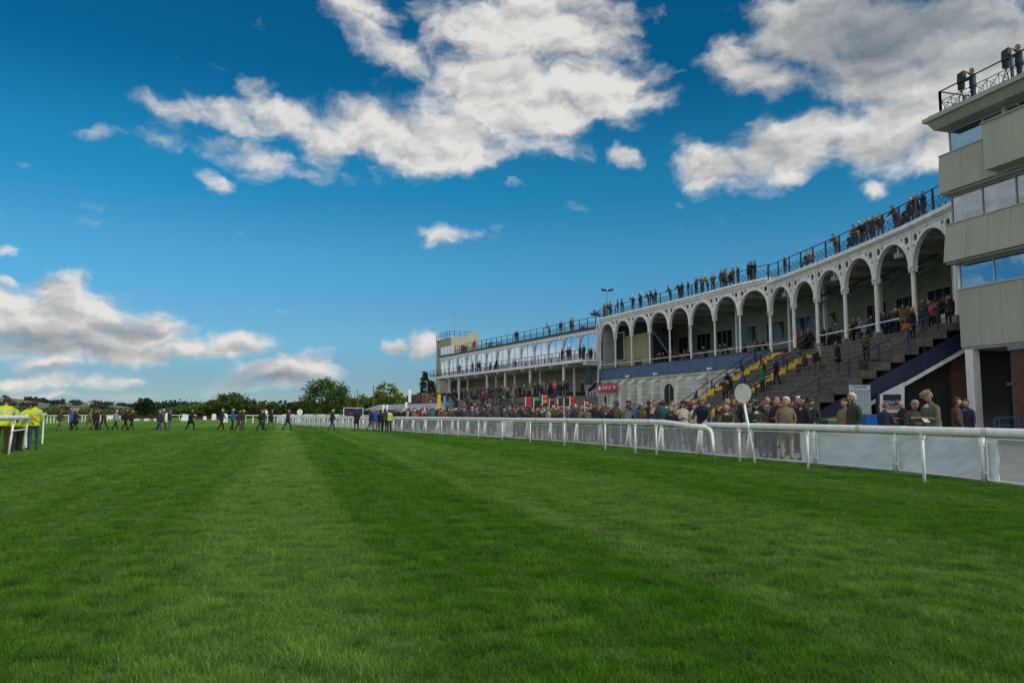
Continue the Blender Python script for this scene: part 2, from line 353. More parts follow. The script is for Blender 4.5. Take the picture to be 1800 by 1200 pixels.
def put_text(s, size, m, parent, P, right, up=(0, 0, 1), name='lettering'):
    me = text_mesh(s, size); me.materials.clear(); me.materials.append(m)
    r = Vector(right).normalized(); u = Vector(up).normalized(); n = r.cross(u)
    M = Matrix((r, u, n)).transposed().to_4x4(); M.translation = Vector(P)
    me.transform(M); return link(name, me, parent)

# ------------------------------------------------------------------ plan lines
FENCE = [(10.6,3),(10.1,9),(9.45,15.5),(9.0,18.4),(8.1,21.0),(6.5,25.6),(5.5,28.9),(4.6,31.9),(3.1,36.5),(.9,41.5),(-1.6,46.5),(-4.2,52),(-6.6,57),(-9.5,63),(-17,79),(-28.25,101.7),(-36,119)]
RAIL1 = [(9.9,3),(9.2,9),(8.13,15.26),(7.35,19.2),(6.45,22.1),(5.95,24)]
RAIL0 = [(5.62,22.42),(4.85,25.2),(4.25,27.0),(3.45,29.4),(2.15,33.4),(.85,36.9),(-.35,39.8),(-1.75,43),(-3.2,47),(-4.6,50.5),(-5.95,53.5),(-7.2,56.2),(-8.35,58.6),(-9.3,60.4)]
RAIL2 = [(-10.6,62.6),(-13,67.5),(-18,78),(-29,101),(-37,118)]
FACA = [(22.3,30.5),(22.75,36),(22.96,39.66),(23.0,42.89),(22.87,45.94),(22.64,50.13),(22.28,53.9),(21.78,58.03),(21.2,62.57)]
FACB = [(21.2,62.57),(19.6,66),(16.8,74.2),(12.75,84.0),(10.3,90.2)]
FACC = [(9.9,89.9),(3.8,102.3),(-4.4,119),(-12.8,136.2)]
def fence_w(x, y):
    """distance behind the spectators' fence (negative on the turf)"""
    best = (1e9, 0)
    for a, b in zip(FENCE, FENCE[1:]):
        dx, dy = b[0] - a[0], b[1] - a[1]; l2 = dx * dx + dy * dy
        k = max(0, min(1, ((x - a[0]) * dx + (y - a[1]) * dy) / l2))
        ex, ey = x - a[0] - dx * k, y - a[1] - dy * k; d = math.hypot(ex, ey)
        if d < best[0]: best = (d, -1 if dx * ey - dy * ex > 0 else 1)
    return best[0] * best[1]
def apron(x, y):
    wv_ = fence_w(x, y)
    k = .008 if y < 26 else .008 + .017 * sg(26, 34, y)
    return .03 + k * max(0, min(20, wv_))

# ------------------------------------------------------------------ ground
def grass_colour(t, g):
    """green with mown bands, worn and lush patches; shared by the turf sheet and the blades. returns a colour socket"""
    def noise_(scale, det=4, vec=None, rough=.6):
        n = t.nodes.new('ShaderNodeTexNoise'); n.inputs['Scale'].default_value = scale; n.inputs['Detail'].default_value = det; n.inputs['Roughness'].default_value = rough
        t.links.new(vec or g, n.inputs['Vector']); return n.outputs['Fac']
    def m(op, a, b=None, c=None):
        n = t.nodes.new('ShaderNodeMath'); n.operation = op
        for i, v in enumerate((a, b, c)):
            if v is None: continue
            if isinstance(v, (int, float)): n.inputs[i].default_value = v
            else: t.links.new(v, n.inputs[i])
        return n.outputs[0]
    def mr(v, a, b, c=0, d=1):
        n = t.nodes.new('ShaderNodeMapRange'); n.interpolation_type = 'SMOOTHSTEP'
        for k, x in (('From Min', a), ('From Max', b), ('To Min', c), ('To Max', d)): n.inputs[k].default_value = x
        t.links.new(v, n.inputs['Value']); return n.outputs[0]
    def mix(f, a, b):
        n = t.nodes.new('ShaderNodeMix'); n.data_type = 'RGBA'
        t.links.new(f, n.inputs['Factor'])
        for i, v in ((6, a), (7, b)):
            if isinstance(v, tuple): n.inputs[i].default_value = (*v, 1)
            else: t.links.new(v, n.inputs[i])
        return n.outputs[2]
    rot = t.nodes.new('ShaderNodeVectorRotate'); rot.rotation_type = 'Z_AXIS'; rot.inputs['Angle'].default_value = R(-16.5); t.links.new(g, rot.inputs['Vector'])
    s = t.nodes.new('ShaderNodeSeparateXYZ'); t.links.new(rot.outputs[0], s.inputs[0])    # x across the track, y along it
    x = m('ADD', s.outputs[0], m('MULTIPLY_ADD', noise_(.25, 4), 1.3, -.65))
    cr = t.nodes.new('ShaderNodeValToRGB'); rp = cr.color_ramp; t.links.new(m('MULTIPLY_ADD', x, 1 / 48, .5), cr.inputs[0])
    BANDS = [(-24, .5), (-17, .35), (-14.5, .6), (-11.5, .4), (-9, .62), (-6.5, .38), (-4.4, .55), (-2.4, .38), (-1.1, .42), (-.6, .85), (.5, .88), (1.0, .3), (3.1, .26), (3.4, .8), (3.8, .42), (4.6, .62), (6.4, .55), (7.2, .25), (9.2, .3), (9.9, .5), (11.5, .3), (13, .45), (24, .4)]
    for i, (p_, v_) in enumerate(BANDS):
        e = rp.elements[0] if i == 0 else (rp.elements[1] if i == 1 else rp.elements.new(p_ / 48 + .5)); e.position = p_ / 48 + .5; e.color = (v_, v_, v_, 1)
    st = t.nodes.new('ShaderNodeVectorMath'); st.operation = 'MULTIPLY'; t.links.new(rot.outputs[0], st.inputs[0]); st.inputs[1].default_value = (2.2, .10, 1)
    streak = noise_(1.3, 4, st.outputs[0])
    big = noise_(.35, 4); med = noise_(2.6, 6, rough=.7); fine_ = noise_(13, 5, rough=.7)
    sb = t.nodes.new('ShaderNodeSeparateColor'); t.links.new(cr.outputs[0], sb.inputs[0])
    f = m('MULTIPLY_ADD', sb.outputs[0], 1.5, -.70)
    f = m('ADD', f, m('MULTIPLY_ADD', big, .8, -.4)); f = m('ADD', f, m('MULTIPLY_ADD', med, 1.5, -.75)); f = m('ADD', f, m('MULTIPLY_ADD', streak, 1.3, -.65))
    f = m('ADD', f, m('MULTIPLY_ADD', fine_, 1.3, -.65))
    f = mr(f, -.75, .75)
    c = mix(f, (.044, .160, .0008), (.142, .272, .046))
    # yellowish worn streaks
    y_ = mr(noise_(1.1, 6, st.outputs[0], .7), .6, .74)
    c = mix(m('MULTIPLY', y_, .45), c, (.16, .27, .035))
    # random dark spots, and one trodden line across the track
    dark_spot = mr(noise_(4.2, 5, rough=.75), .54, .70); c = mix(m('MULTIPLY', dark_spot, .78), c, (.010, .042, .003))
    w2 = t.nodes.new('ShaderNodeSeparateXYZ'); t.links.new(g, w2.inputs[0])
    dl = m('ABSOLUTE', m('ADD', m('MULTIPLY_ADD', w2.outputs[0], .04, w2.outputs[1]), m('MULTIPLY_ADD', noise_(.9, 4), 1.6, -17.6)))
    c = mix(m('MULTIPLY', mr(dl, .22, .02), m('MULTIPLY', mr(noise_(1.7, 3), .4, .6), .7)), c, (.012, .04, .006))
    # scuffed dark earthy marks
    d_ = mr(noise_(1.9, 5), .70, .78)
    c = mix(m('MULTIPLY', d_, .6), c, (.022, .05, .014))
    return c
def turf_mat(name, blade):
    m = bpy.data.materials.new(name); m.use_nodes = True; t = m.node_tree; b = t.nodes['Principled BSDF']
    g = t.nodes.new('ShaderNodeNewGeometry').outputs['Position']
    c = grass_colour(t, g)
    if blade:
        oi = t.nodes.new('ShaderNodeObjectInfo')
        s = t.nodes.new('ShaderNodeSeparateXYZ'); t.links.new(g, s.inputs[0])
        mr = t.nodes.new('ShaderNodeMapRange'); mr.inputs['From Max'].default_value = .055; mr.inputs['To Min'].default_value = .7; mr.inputs['To Max'].default_value = 1.25; t.links.new(s.outputs[2], mr.inputs['Value'])  # shade painted into the blades: darker at the foot, paler at the tip
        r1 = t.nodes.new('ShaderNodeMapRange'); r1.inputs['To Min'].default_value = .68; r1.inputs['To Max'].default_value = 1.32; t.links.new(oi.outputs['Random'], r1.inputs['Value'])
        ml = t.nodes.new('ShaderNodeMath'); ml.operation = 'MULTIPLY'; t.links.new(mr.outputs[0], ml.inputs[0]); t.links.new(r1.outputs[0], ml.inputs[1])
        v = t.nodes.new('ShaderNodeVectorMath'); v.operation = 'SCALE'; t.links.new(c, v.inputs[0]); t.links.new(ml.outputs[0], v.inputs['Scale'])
        t.links.new(v.outputs[0], b.inputs['Base Color']); b.inputs['Roughness'].default_value = .55; b.inputs['Specular IOR Level'].default_value = .1
        tr = t.nodes.new('ShaderNodeBsdfTranslucent'); t.links.new(v.outputs[0], tr.inputs['Color'])
        mx = t.nodes.new('ShaderNodeMixShader'); mx.inputs[0].default_value = .3; o = t.nodes['Material Output']
        t.links.new(b.outputs[0], mx.inputs[1]); t.links.new(tr.outputs[0], mx.inputs[2]); t.links.new(mx.outputs[0], o.inputs[0])
    else:
        v_ = t.nodes.new('ShaderNodeVectorMath'); v_.operation = 'SCALE'; v_.inputs['Scale'].default_value = .80; t.links.new(c, v_.inputs[0])
        t.links.new(v_.outputs[0], b.inputs['Base Color']); b.inputs['Roughness'].default_value = .95; b.inputs['Specular IOR Level'].default_value = .1
        n = t.nodes.new('ShaderNodeTexNoise'); n.inputs['Scale'].default_value = 9; n.inputs['Detail'].default_value = 6; n.inputs['Roughness'].default_value = .75; t.links.new(g, n.inputs['Vector'])
        bp = t.nodes.new('ShaderNodeBump'); bp.inputs['Strength'].default_value = .9; bp.inputs['Distance'].default_value = .10; t.links.new(n.outputs['Fac'], bp.inputs['Height']); t.links.new(bp.outputs[0], b.inputs['Normal'])
    return m
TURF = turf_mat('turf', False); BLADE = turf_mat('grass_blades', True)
g = MB(); ys = [-60, -10, 0, 5, 10, 20, 35, 60, 100, 160, 260, 420, 700, 1100, 1800, 3000, 6000]; xs = [-6000, -2500, -1000, -400, -160, -70, -30, -12, 0, 12, 30, 70, 160, 400, 1000, 2500, 6000]
g.add([(x, y, 0) for y in ys for x in xs], [(j * 17 + i, j * 17 + i + 1, (j + 1) * 17 + i + 1, (j + 1) * 17 + i) for j in range(16) for i in range(16)])
ground = g.build('ground', TURF); tag(ground, 'mown green racecourse turf with paler and darker bands', kind='structure')

# tarmac apron behind the fence, up to and under the stands
ap = MB(); ws = [-.12, 0, 1, 3, 6, 10, 15, 20, 32, 50]; qs = [plen(FENCE) * i / 60 for i in range(61)]
rows = []
for q in qs:
    for k, wq in enumerate(ws):
        v, u = along(FENCE, q, -wq); rows.append((v.x, v.y, -.02 if k == 0 else apron(v.x, v.y)))
ap.add(rows, [(j * 10 + i, j * 10 + i + 1, (j + 1) * 10 + i + 1, (j + 1) * 10 + i) for j in range(60) for i in range(9)])
TARMAC = mat('apron_tarmac', (.17, .18, .18), .9, .35, .9, .4, 40)
tag(ap.build('pavement', TARMAC), 'grey tarmac standing area in front of the stands', kind='structure')

# ------------------------------------------------------------------ running rails
def rail_thing(label, line, zt, posts, rx=.065, ry=.086, lean=.0, end_bend=False, group='white running rails'):
    t = empty('running_rail', label, 'rail', (*line[0], 0), group)
    n = max(2, int(plen(line) / .9)); tot = plen(line)
    pts = []
    for i in range(n + 1):
        v, u = along(line, tot * i / n); z = zt(tot * i / n) if callable(zt) else zt; pts.append((v.x, v.y, z - ry))
    b = MB().tube(pts, rx, 10, ry=ry); part('rail_bar', b, WHITE2, t, smooth=True)
    for k in range(1, int(tot / 3.6)):
        v, u = along(line, k * 3.6); z = (zt(k * 3.6) if callable(zt) else zt) - ry; a = Vector((v.x, v.y, z)); d_ = Vector((u.x, u.y, 0))
        part('joint', MB().tube([a - d_ * .07, a + d_ * .07], rx * 1.07, 10, ry=ry * 1.07), mat('joint_sleeve', (.6, .62, .62), .5, .2, 5), t)
    for q in posts:
        v, u = along(line, q); z = (zt(q) if callable(zt) else zt) - ry
        nn = Vector((-u.y, u.x)); a = Vector((v.x, v.y, z)); c = Vector((v.x + nn.x * lean, v.y + nn.y * lean, 0))
        part('post', MB().tube([c, a], .034, 8), WHITE2, t, smooth=True)
        part('bracket', MB().tube([a - Vector((0, 0, .16)), a - Vector((0, 0, .06))], .055, 8), WHITE2, t)
    if end_bend:
        p = Vector(pts[0]); v, u = along(line, 0); d = Vector((-u.x, -u.y, 0))
        part('bent_end', MB().tube([p, p + d * .22 + Vector((0, 0, -.04)), p + d * .34 + Vector((0, 0, -.16)), p + d * .4 + Vector((0, 0, -.45)), Vector((p.x + d.x * .42, p.y + d.y * .42, 0))], [.06, .055, .05, .045, .042], 10), WHITE2, t, smooth=True)
    return t
def qx(line, pxs): return [find_px(line, px, .3) for px in pxs]
rail_thing('thick white plastic running rail nearest the camera, in front of the white banners', RAIL1, 1.12, [2, 6.2] + qx(RAIL1, [1624, 1420, 1300]))
rail_thing('white running rail whose near end bends down, running past the crowd', RAIL0, lambda q: 1.2 - .14 * (1 - sg(0, 3.2, q)), qx(RAIL0, [1154, 1117, 1064, 992, 932, 883, 841, 805, 776, 749, 727, 706, 692]), end_bend=True)
rail_thing('far white running rail beyond the crossing gap', RAIL2, 1.2, [i * 2.7 for i in range(0, 23)], .06, .07)

# fence with white mesh panels, top pipe and angled posts
wm_ = mat('galvanised_white_wire', (.78, .80, .80), .5, .1, 6)
fe = empty('mesh_fence', 'white tubular crowd fence with diamond wire mesh panels behind the running rail', 'fence', (*FENCE[0], 0))
tot = plen(FENCE); PQ = [0.6]
while PQ[-1] < tot - 3: PQ.append(PQ[-1] + 2.75)
ref = find_px(FENCE, 1731, .1); sh = min((q - ref for q in PQ), key=abs); PQ = [q - sh for q in PQ]
def fz(q): v, u = along(FENCE, q); return v, u
part('top_pipe', MB().tube([(*along(FENCE, tot * i / 60)[0], .985) for i in range(61)], .048, 8), WHITE2, fe, smooth=True)
for k, q in enumerate(PQ):
    v, u = fz(q); n2_ = Vector((-u.y, u.x)); far = v.y > 42
    b = MB().tube([(v.x + n2_.x * .02, v.y + n2_.y * .02, 0), (v.x, v.y, .985)], .04 if not far else .045, 8)
    part('post', b, WHITE2, fe, smooth=True)
    if 22 < v.y < 62 and k % 1 == 0:
        part('raking_strut', MB().tube([(v.x + n2_.x * .05 - u.x * .03, v.y + n2_.y * .05, .93), (v.x + n2_.x * .2, v.y + n2_.y * .2, 0)], .035, 6), WHITE2, fe, smooth=True)
    if k + 1 < len(PQ):
        f = Fr(v, fz(PQ[k + 1])[0]); a, c = .10, f.L - .10; z0, z1 = .06, .87
        b = MB()
        for A, B_ in (((a, z0), (c, z0)), ((c, z0), (c, z1)), ((c, z1), (a, z1)), ((a, z1), (a, z0))): b.tube([f.p(A[0], 0, A[1]), f.p(B_[0], 0, B_[1])], .016, 5)
        if not far:
            for s_ in (0, f.L):
                for z in (.2, .72): b.tube([f.p(s_ - .1 if s_ else 0, .0, z), f.p(s_ if s_ else .1, .0, z)], .03, 5)
        fp = part('panel_frame', b, WHITE2, fe)
        mesh = MB(); st = .055 if not far else .11; wd = .0046 if v.y < 22 else (.008 if not far else .018); H = z1 - z0; W = c - a
        q_ = -H
        while q_ < W:
            for sgn in (1, -1):
                if sgn == 1: A = (q_, 0); B_ = (q_ + H, H)
                else: A = (q_, H); B_ = (q_ + H, 0)
                # clip to the frame
                t0 = max(0, (-A[0]) / H); t1 = min(1, (W - A[0]) / H)
                if t1 <= t0: continue
                P = (A[0] + H * t0, A[1] + (B_[1] - A[1]) * t0); Q = (A[0] + H * t1, A[1] + (B_[1] - A[1]) * t1)
                d = wd * .7
                mesh.add([f.p(a + P[0] - d, 0, z0 + P[1]), f.p(a + P[0] + d, 0, z0 + P[1]), f.p(a + Q[0] + d, 0, z0 + Q[1]), f.p(a + Q[0] - d, 0, z0 + Q[1])], [(0, 1, 2, 3)])
            q_ += st
        o = part('wire_mesh', mesh, wm_, fe); o['kind'] = 'stuff'
# cloth banners tied on the inside of two and a half panels
CLOTH = mat('white_banner_cloth', (.74, .84, .93), .8, .08, 1.5)
q0 = find_px(FENCE, 1405, .5); q1 = find_px(FENCE, 1747, .5)
edges = [q1 * 1.0] + [q for q in sorted(PQ, reverse=True) if q1 < q < q0] + [q0]
edges = [q1] + [q for q in PQ if q1 + .3 < q < q0 - .3] + [q0]
for i in range(len(edges) - 1):
    qa, qb = edges[i], edges[i + 1]; c = MB(); nu = 44; nv = 16; vs_ = []
    for j in range(nv + 1):
        for k in range(nu + 1):
            s_ = k / nu; z = .02 + (j / nv) * .84
            sag = .03 * math.sin(s_ * 3.1 * 2 + i) * (1 - j / nv)
            v, u = along(FENCE, qa + (qb - qa) * s_ + .01, -.075 - .045 * (noise.noise(Vector((s_ * 4 + i * 7, j * .16 + s_ * 2, i))) + .5 * noise.noise(Vector((s_ * 11 + j * .35, j * .3, i + 9)))))
            vs_.append((v.x, v.y, max(.006, z + sag * .6)))
    c.add(vs_, [(j * (nu + 1) + k, j * (nu + 1) + k + 1, (j + 1) * (nu + 1) + k + 1, (j + 1) * (nu + 1) + k) for j in range(nv) for k in range(nu)])
    o = c.build('cloth_banner', CLOTH, smooth=True)
    m_ = o.modifiers.new('thickness', 'SOLIDIFY'); m_.thickness = .004
    tag(o, ['white cloth sheet on the fence, nearest to the camera and bordering the bare mesh', 'white creased cloth sheet on the fence, in the middle of the three sheets', 'white cloth sheet on the fence, below the man in the black jacket', 'short white cloth sheet at the far end of the row of sheets'][min(i, 3)], 'banner', 'white cloth sheets on the fence')

# round marker board on a leaning pole
P = Vector((6.72, 21.45, 0)); top = P + Vector((-.27, .02, 1.78))
t = empty('marker_post', 'blank white disc on a leaning white pole behind the running rail', 'sign', P)
part('pole', MB().tube([P, top], .035, 8), WHITE2, t, smooth=True)
ax = Vector((-.55, -1, 0)).normalized(); r_ = Vector((1, -.55, 0)).normalized()
vs_ = []; 
for s_ in (-.012, .012):
    vs_ += [top + Vector((0, 0, .16)) + ax * s_ + ax * .04 + r_ * (.225 * math.cos(2 * math.pi * k / 32)) + Vector((-.22 * .0, 0, .275 * math.sin(2 * math.pi * k / 32))) for k in range(32)]
dm = MB().add(vs_, [tuple(range(32)), tuple(range(63, 31, -1))] + [(k, (k + 1) % 32, 32 + (k + 1) % 32, 32 + k) for k in range(32)])
part('disc', dm, mat('disc_paint', (.50, .52, .47), .6, .1, 3), t)
part('strap', MB().tube([top - Vector((.0, 0, .28)) , top + Vector((-.05, -.02, .40))], .02, 6), GREYM, t)

# left-hand rail with its return
LR = [(-11.0,14.2),(-13.3,18.8),(-15.2,22.9),(-16.5,25.6),(-18.0,28.7),(-19.35,31.6)]
t = rail_thing('white running rail beside the stewards in yellow, cut by the picture edge', LR, 1.33, [3.5, 7.5] + qx(LR, [22, 47]), .075, .085, .1)
part('return_bar', MB().tube([(-19.35, 31.6, 1.25), (-20.4, 33.4, 1.30), (-22.0, 36.4, 1.36)], .075, 10, ry=.085), WHITE2, t, smooth=True)
part('post', MB().tube([(-21.6, 35.6, 1.3), (-21.6, 35.6, 0)], .034, 8), WHITE2, t)
part('crossbar', MB().tube([(*along(LR, find_px(LR, 22, .8))[0], .82), (*along(LR, find_px(LR, 47, .8))[0], .82)], .028, 8), WHITE2, t)
part('post', MB().tube([(-19.5, 31.0, 1.2), (-19.45, 31.0, 0)], .03, 8), WHITE2, t)
part('post', MB().tube([(-17.9, 26.6, 1.2), (-17.8, 26.6, 0)], .03, 8), WHITE2, t)

# ------------------------------------------------------------------ railings (navy, with lattice)
def lattice(f, a, c, z0, z1, w_=.022):
    b = MB(); W = c - a; n = max(1, round(W / .62)); s = W / n
    b.tube([f.p(a, 0, z0), f.p(c, 0, z0)], .016, 4)
    for k in range(n):
        x0 = a + k * s; cx = x0 + s / 2; cz = (z0 + z1) / 2
        b._bar(f.p(x0, 0, z0), f.p(x0 + s, 0, z1), w_, w_, 0); b._bar(f.p(x0, 0, z1), f.p(x0 + s, 0, z0), w_, w_, 0)
        r = min(s, z1 - z0) * .27; ring = [f.p(cx + r * math.cos(2 * math.pi * j / 10), 0, cz + r * math.sin(2 * math.pi * j / 10)) for j in range(11)]
        b.tube(ring, w_ * .55, 4)
        b._bar(f.p(x0 + s, 0, z0), f.p(x0 + s, 0, z1), w_, w_, 0)
    return b
def railing(label, line, z, step, h=1.2, hl=.66, post=.05, group='navy balustrades on the stand roofs'):
    t = empty('railing', label, 'railing', (*line[0], z), group)
    tot = plen(line); n = max(1, round(tot / step))
    part('top_rail', MB().tube([(*along(line, tot * i / max(n, 1))[0], z + h) for i in range(n + 1)], .035, 6), NAVY, t)
    part('middle_rail', MB().tube([(*along(line, tot * i / max(n, 1))[0], z + hl + .04) for i in range(n + 1)], .02, 6), NAVY, t)
    for i in range(n + 1):
        v, u = along(line, tot * i / n)
        part('post', MB().box(v.x - post, v.y - post, z, v.x + post, v.y + post, z + h + .02), NAVY, t)
        if i < n:
            v2, _ = along(line, tot * (i + 1) / n); f = Fr(v, v2)
            part('lattice_panel', lattice(f, .05, f.L - .05, z + .1, z + hl), NAVY, t)
    return t

# ------------------------------------------------------------------ arcaded bays
def spandrel(f, s0, s1, zs, zt, r, holes, t0, t1, drop=0):
    """plate between arch, columns and cornice, pierced with round holes; returns MB in world space"""
    bm = bmesh.new(); cx = (s0 + s1) / 2; hw = (s1 - s0) / 2
    def loop(pts):
        vs = [bm.verts.new((x, 0, z)) for x, z in pts]; return [bm.edges.new((vs[i], vs[(i + 1) % len(vs)])) for i in range(len(vs))]
    es = []
    for sgn in (-1, 1):
        pts = [(sgn * r * math.cos(a), zs + r * math.sin(a)) for a in [math.pi / 2 * k / 14 for k in range(14)]] + [(sgn * .0005, zs + r), (sgn * .0005, zt), (sgn * hw, zt), (sgn * hw, zs)]
        es += loop(pts)
        for hx, hz, hr in holes:
            es += loop([(sgn * (hw - hx) + hr * math.cos(2 * math.pi * k / 14), zt - hz + hr * math.sin(2 * math.pi * k / 14)) for k in range(14)])
    bmesh.ops.triangle_fill(bm, use_beauty=True, use_dissolve=False, edges=es)
    bm.faces.ensure_lookup_table(); ext = bmesh.ops.extrude_face_region(bm, geom=list(bm.faces))
    for v in [e for e in ext['geom'] if isinstance(e, bmesh.types.BMVert)]: v.co.y = 1
    bm.verts.index_update()
    out = MB(); out.add([f.p(cx + v.co.x, t0 + (t1 - t0) * v.co.y, v.co.z) for v in bm.verts], [tuple(v.index for v in fc.verts) for fc in bm.faces]); bm.free()
    return out
def arch_ring(f, s0, s1, zs, r, wdt, t0, t1, n=22, legs=0):
    cx = (s0 + s1) / 2; b = MB(); vs = []
    pr = [(math.pi * k / n) for k in range(n + 1)]
    seq = [(r, a) for a in pr]
    P = []
    if legs: P.append((r, -legs, r - wdt))
    for a in pr: P.append((a,))
    rows = []
    if legs: rows.append(((r, -legs), (r - wdt, -legs)))
    for a in pr: rows.append(((r * math.cos(a), r * math.sin(a)), ((r - wdt) * math.cos(a), (r - wdt) * math.sin(a))))
    if legs: rows.append(((-r, -legs), (-r + wdt, -legs)))
    for (o_, i_) in rows:
        for tt in (t0, t1):
            vs.append(f.p(cx + o_[0], tt, zs + o_[1])); vs.append(f.p(cx + i_[0], tt, zs + i_[1]))
    fs = []
    for k in range(len(rows) - 1):
        a, c = k * 4, k * 4 + 4
        fs += [(a, c, c + 1, a + 1), (a + 2, a + 3, c + 3, c + 2), (a, a + 2, c + 2, c), (a + 1, c + 1, c + 3, a + 3)]
    return b.add(vs, fs)

# column stations on each front
colA = sorted(find_px(FACA, px, 9.8) for px in (1353.7, 1394.8, 1435.8, 1484.9, 1539.7, 1604.7, 1679))
colA = [max(.5, colA[0] - 3.75)] + colA
colB = sorted(find_px(FACB, px, 10.3) for px in (1055, 1081.5, 1110, 1142, 1177, 1214, 1256, 1300, 1349))
ptA = [tuple(along(FACA, q)[0]) for q in colA]; ptB = [tuple(along(FACB, q)[0]) for q in colB]
ptB[0] = ptA[-1]                                     # the corner is shared
FL = 6.0                                             # viewing floor
stA = empty('arcade_grandstand', 'white arcaded grandstand block above the concrete steps, nearer half of the arcade', 'grandstand', (*ptA[0], 0))
stB = empty('arcade_grandstand', 'white arcaded grandstand block with the navy balcony front, farther half of the arcade', 'grandstand', (*ptB[0], 0))
WDKW = DKW
for (st, pts, zs, zt, zb, crown, rr) in ((stA, ptA, 9.75, 11.75, FL, 12.3, .13), (stB, ptB, 10.15, 12.05, 6.6, 12.66, .085)):
    isA = st is stA; EX = dict(post=ptB[1]) if isA else dict(pre=ptA[-2])
    for i, p in enumerate(pts):
        if not isA and i == 0: continue
        v = Vector((p[0], p[1], 0)); b = MB()
        b.tube([(p[0], p[1], zb + (.4 if isA else .0)), (p[0], p[1], zs)], [rr * 1.12, rr], 10)
        b.box(p[0] - rr * .8, p[1] - rr * .8, zs, p[0] + rr * .8, p[1] + rr * .8, zt)
        col_ = part('column', b, WHITE, st)
        if isA:
            part('capital', MB().box(p[0] - .21, p[1] - .21, zs - .06, p[0] + .21, p[1] + .21, zs + .05), WHITE, st)
            part('capital', MB().box(p[0] - .18, p[1] - .18, zs - .22, p[0] + .18, p[1] + .18, zs - .16), WHITE, st)
            part('column_base', MB().box(p[0] - .24, p[1] - .24, zb, p[0] + .24, p[1] + .24, zb + .42), CONC2, st)
    for a, c in zip(pts, pts[1:]):
        f = Fr(a, c); g_ = rr * .9; r = (f.L - 2 * g_) / 2; z_ = min(zs, zt - r - .16)
        hs_ = [(.36, .36, .23), (.86, .22, .12), (.2, .86, .12)] if isA else [(.33, .33, .21), (.76, .2, .11), (.18, .8, .1)]
        part('spandrel', spandrel(f, g_, f.L - g_, z_, zt, r, hs_, -.05, .05), WHITE, st)
        part('arch', arch_ring(f, g_, f.L - g_, z_, r, .11, -.14, .14, legs=max(.02, z_ - zs + .3)), WHITE, st)
    # entablature, roof deck, back wall
    b = MB(); P_ = pts
    if isA: lay = [(.10, 11.75, 11.93), (.22, 11.93, 12.02), (.34, 12.02, 12.16), (.26, 12.16, 12.3)]
    else: lay = [(.08, 12.05, 12.2), (.2, 12.2, 12.27), (.12, 12.27, 12.42), (.26, 12.42, 12.5), (.18, 12.5, 12.66)]
    for tt, za, zc in lay:
        part('cornice', MB().sweep(P_, prof=[(-.16, za), (tt, za + .0), (tt, zc - .003), (-.16, zc - .003)], **EX), WHITE, st)
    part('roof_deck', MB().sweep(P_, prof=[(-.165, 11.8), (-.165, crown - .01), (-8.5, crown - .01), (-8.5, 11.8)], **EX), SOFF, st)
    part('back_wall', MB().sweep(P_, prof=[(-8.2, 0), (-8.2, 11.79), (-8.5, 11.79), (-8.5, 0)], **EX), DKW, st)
    # floor
    part('floor', MB().sweep(P_, prof=[(.32 if isA else .1, FL - .3), (.32 if isA else .1, FL), (-8.19, FL), (-8.19, FL - .3)], **EX), CONC, st)
    # seating tiers rising to the back
    for k in range(4):
        part('tier', MB().sweep(P_, prof=[(-2.4 - k * 1.0, FL + .005), (-2.4 - k * 1.0, FL + .32 * (k + 1)), (-3.4 - k * 1.0 if k < 3 else -8.18, FL + .32 * (k + 1)), (-3.4 - k * 1.0 if k < 3 else -8.18, FL + .005)], **EX), CONC, st)
    for i, (a, c) in enumerate(zip(pts, pts[1:])):
        f = Fr(a, c)
        part('roof_beam', MB().fbox(f, -.1, .1, -8.1, -.3, 11.45, 11.79), WHITE if isA else OFFW, st)
        if i % 2 == 0:
            part('inner_column', MB().fbox(f, f.L * .3, f.L * .3 + .22, -3.4, -3.18, FL + .33, 11.79), WHITE, st)
        if isA:
            # diagonal braces under the deck
            part('brace', MB()._bar(f.p(.1, -.4, 9.4), f.p(.1, -4.2, 11.5), .12, .16, 0), GREYM, st)
        # windows in the back wall
        part('window_frame', MB().fbox(f, f.L * .15, f.L * .85, -8.19, -8.12, 8.35, 10.35), FRAMEW, st)
        for k in range(3):
            s_ = f.L * (.17 + k * .226)
            part('pane', MB().fbox(f, s_, s_ + f.L * .2, -8.115, -8.10, 8.45, 10.25), mat('dark_pane', (.02, .03, .035), .08, .2, 1, spec=.6), st)
# transverse end wall of the near block, white
fN = Fr(ptA[1], ptA[2])
part('end_wall', MB().fbox(fN, -.35, -.2, -8.1, -.3, FL + .01, 11.7), DKW, stA)
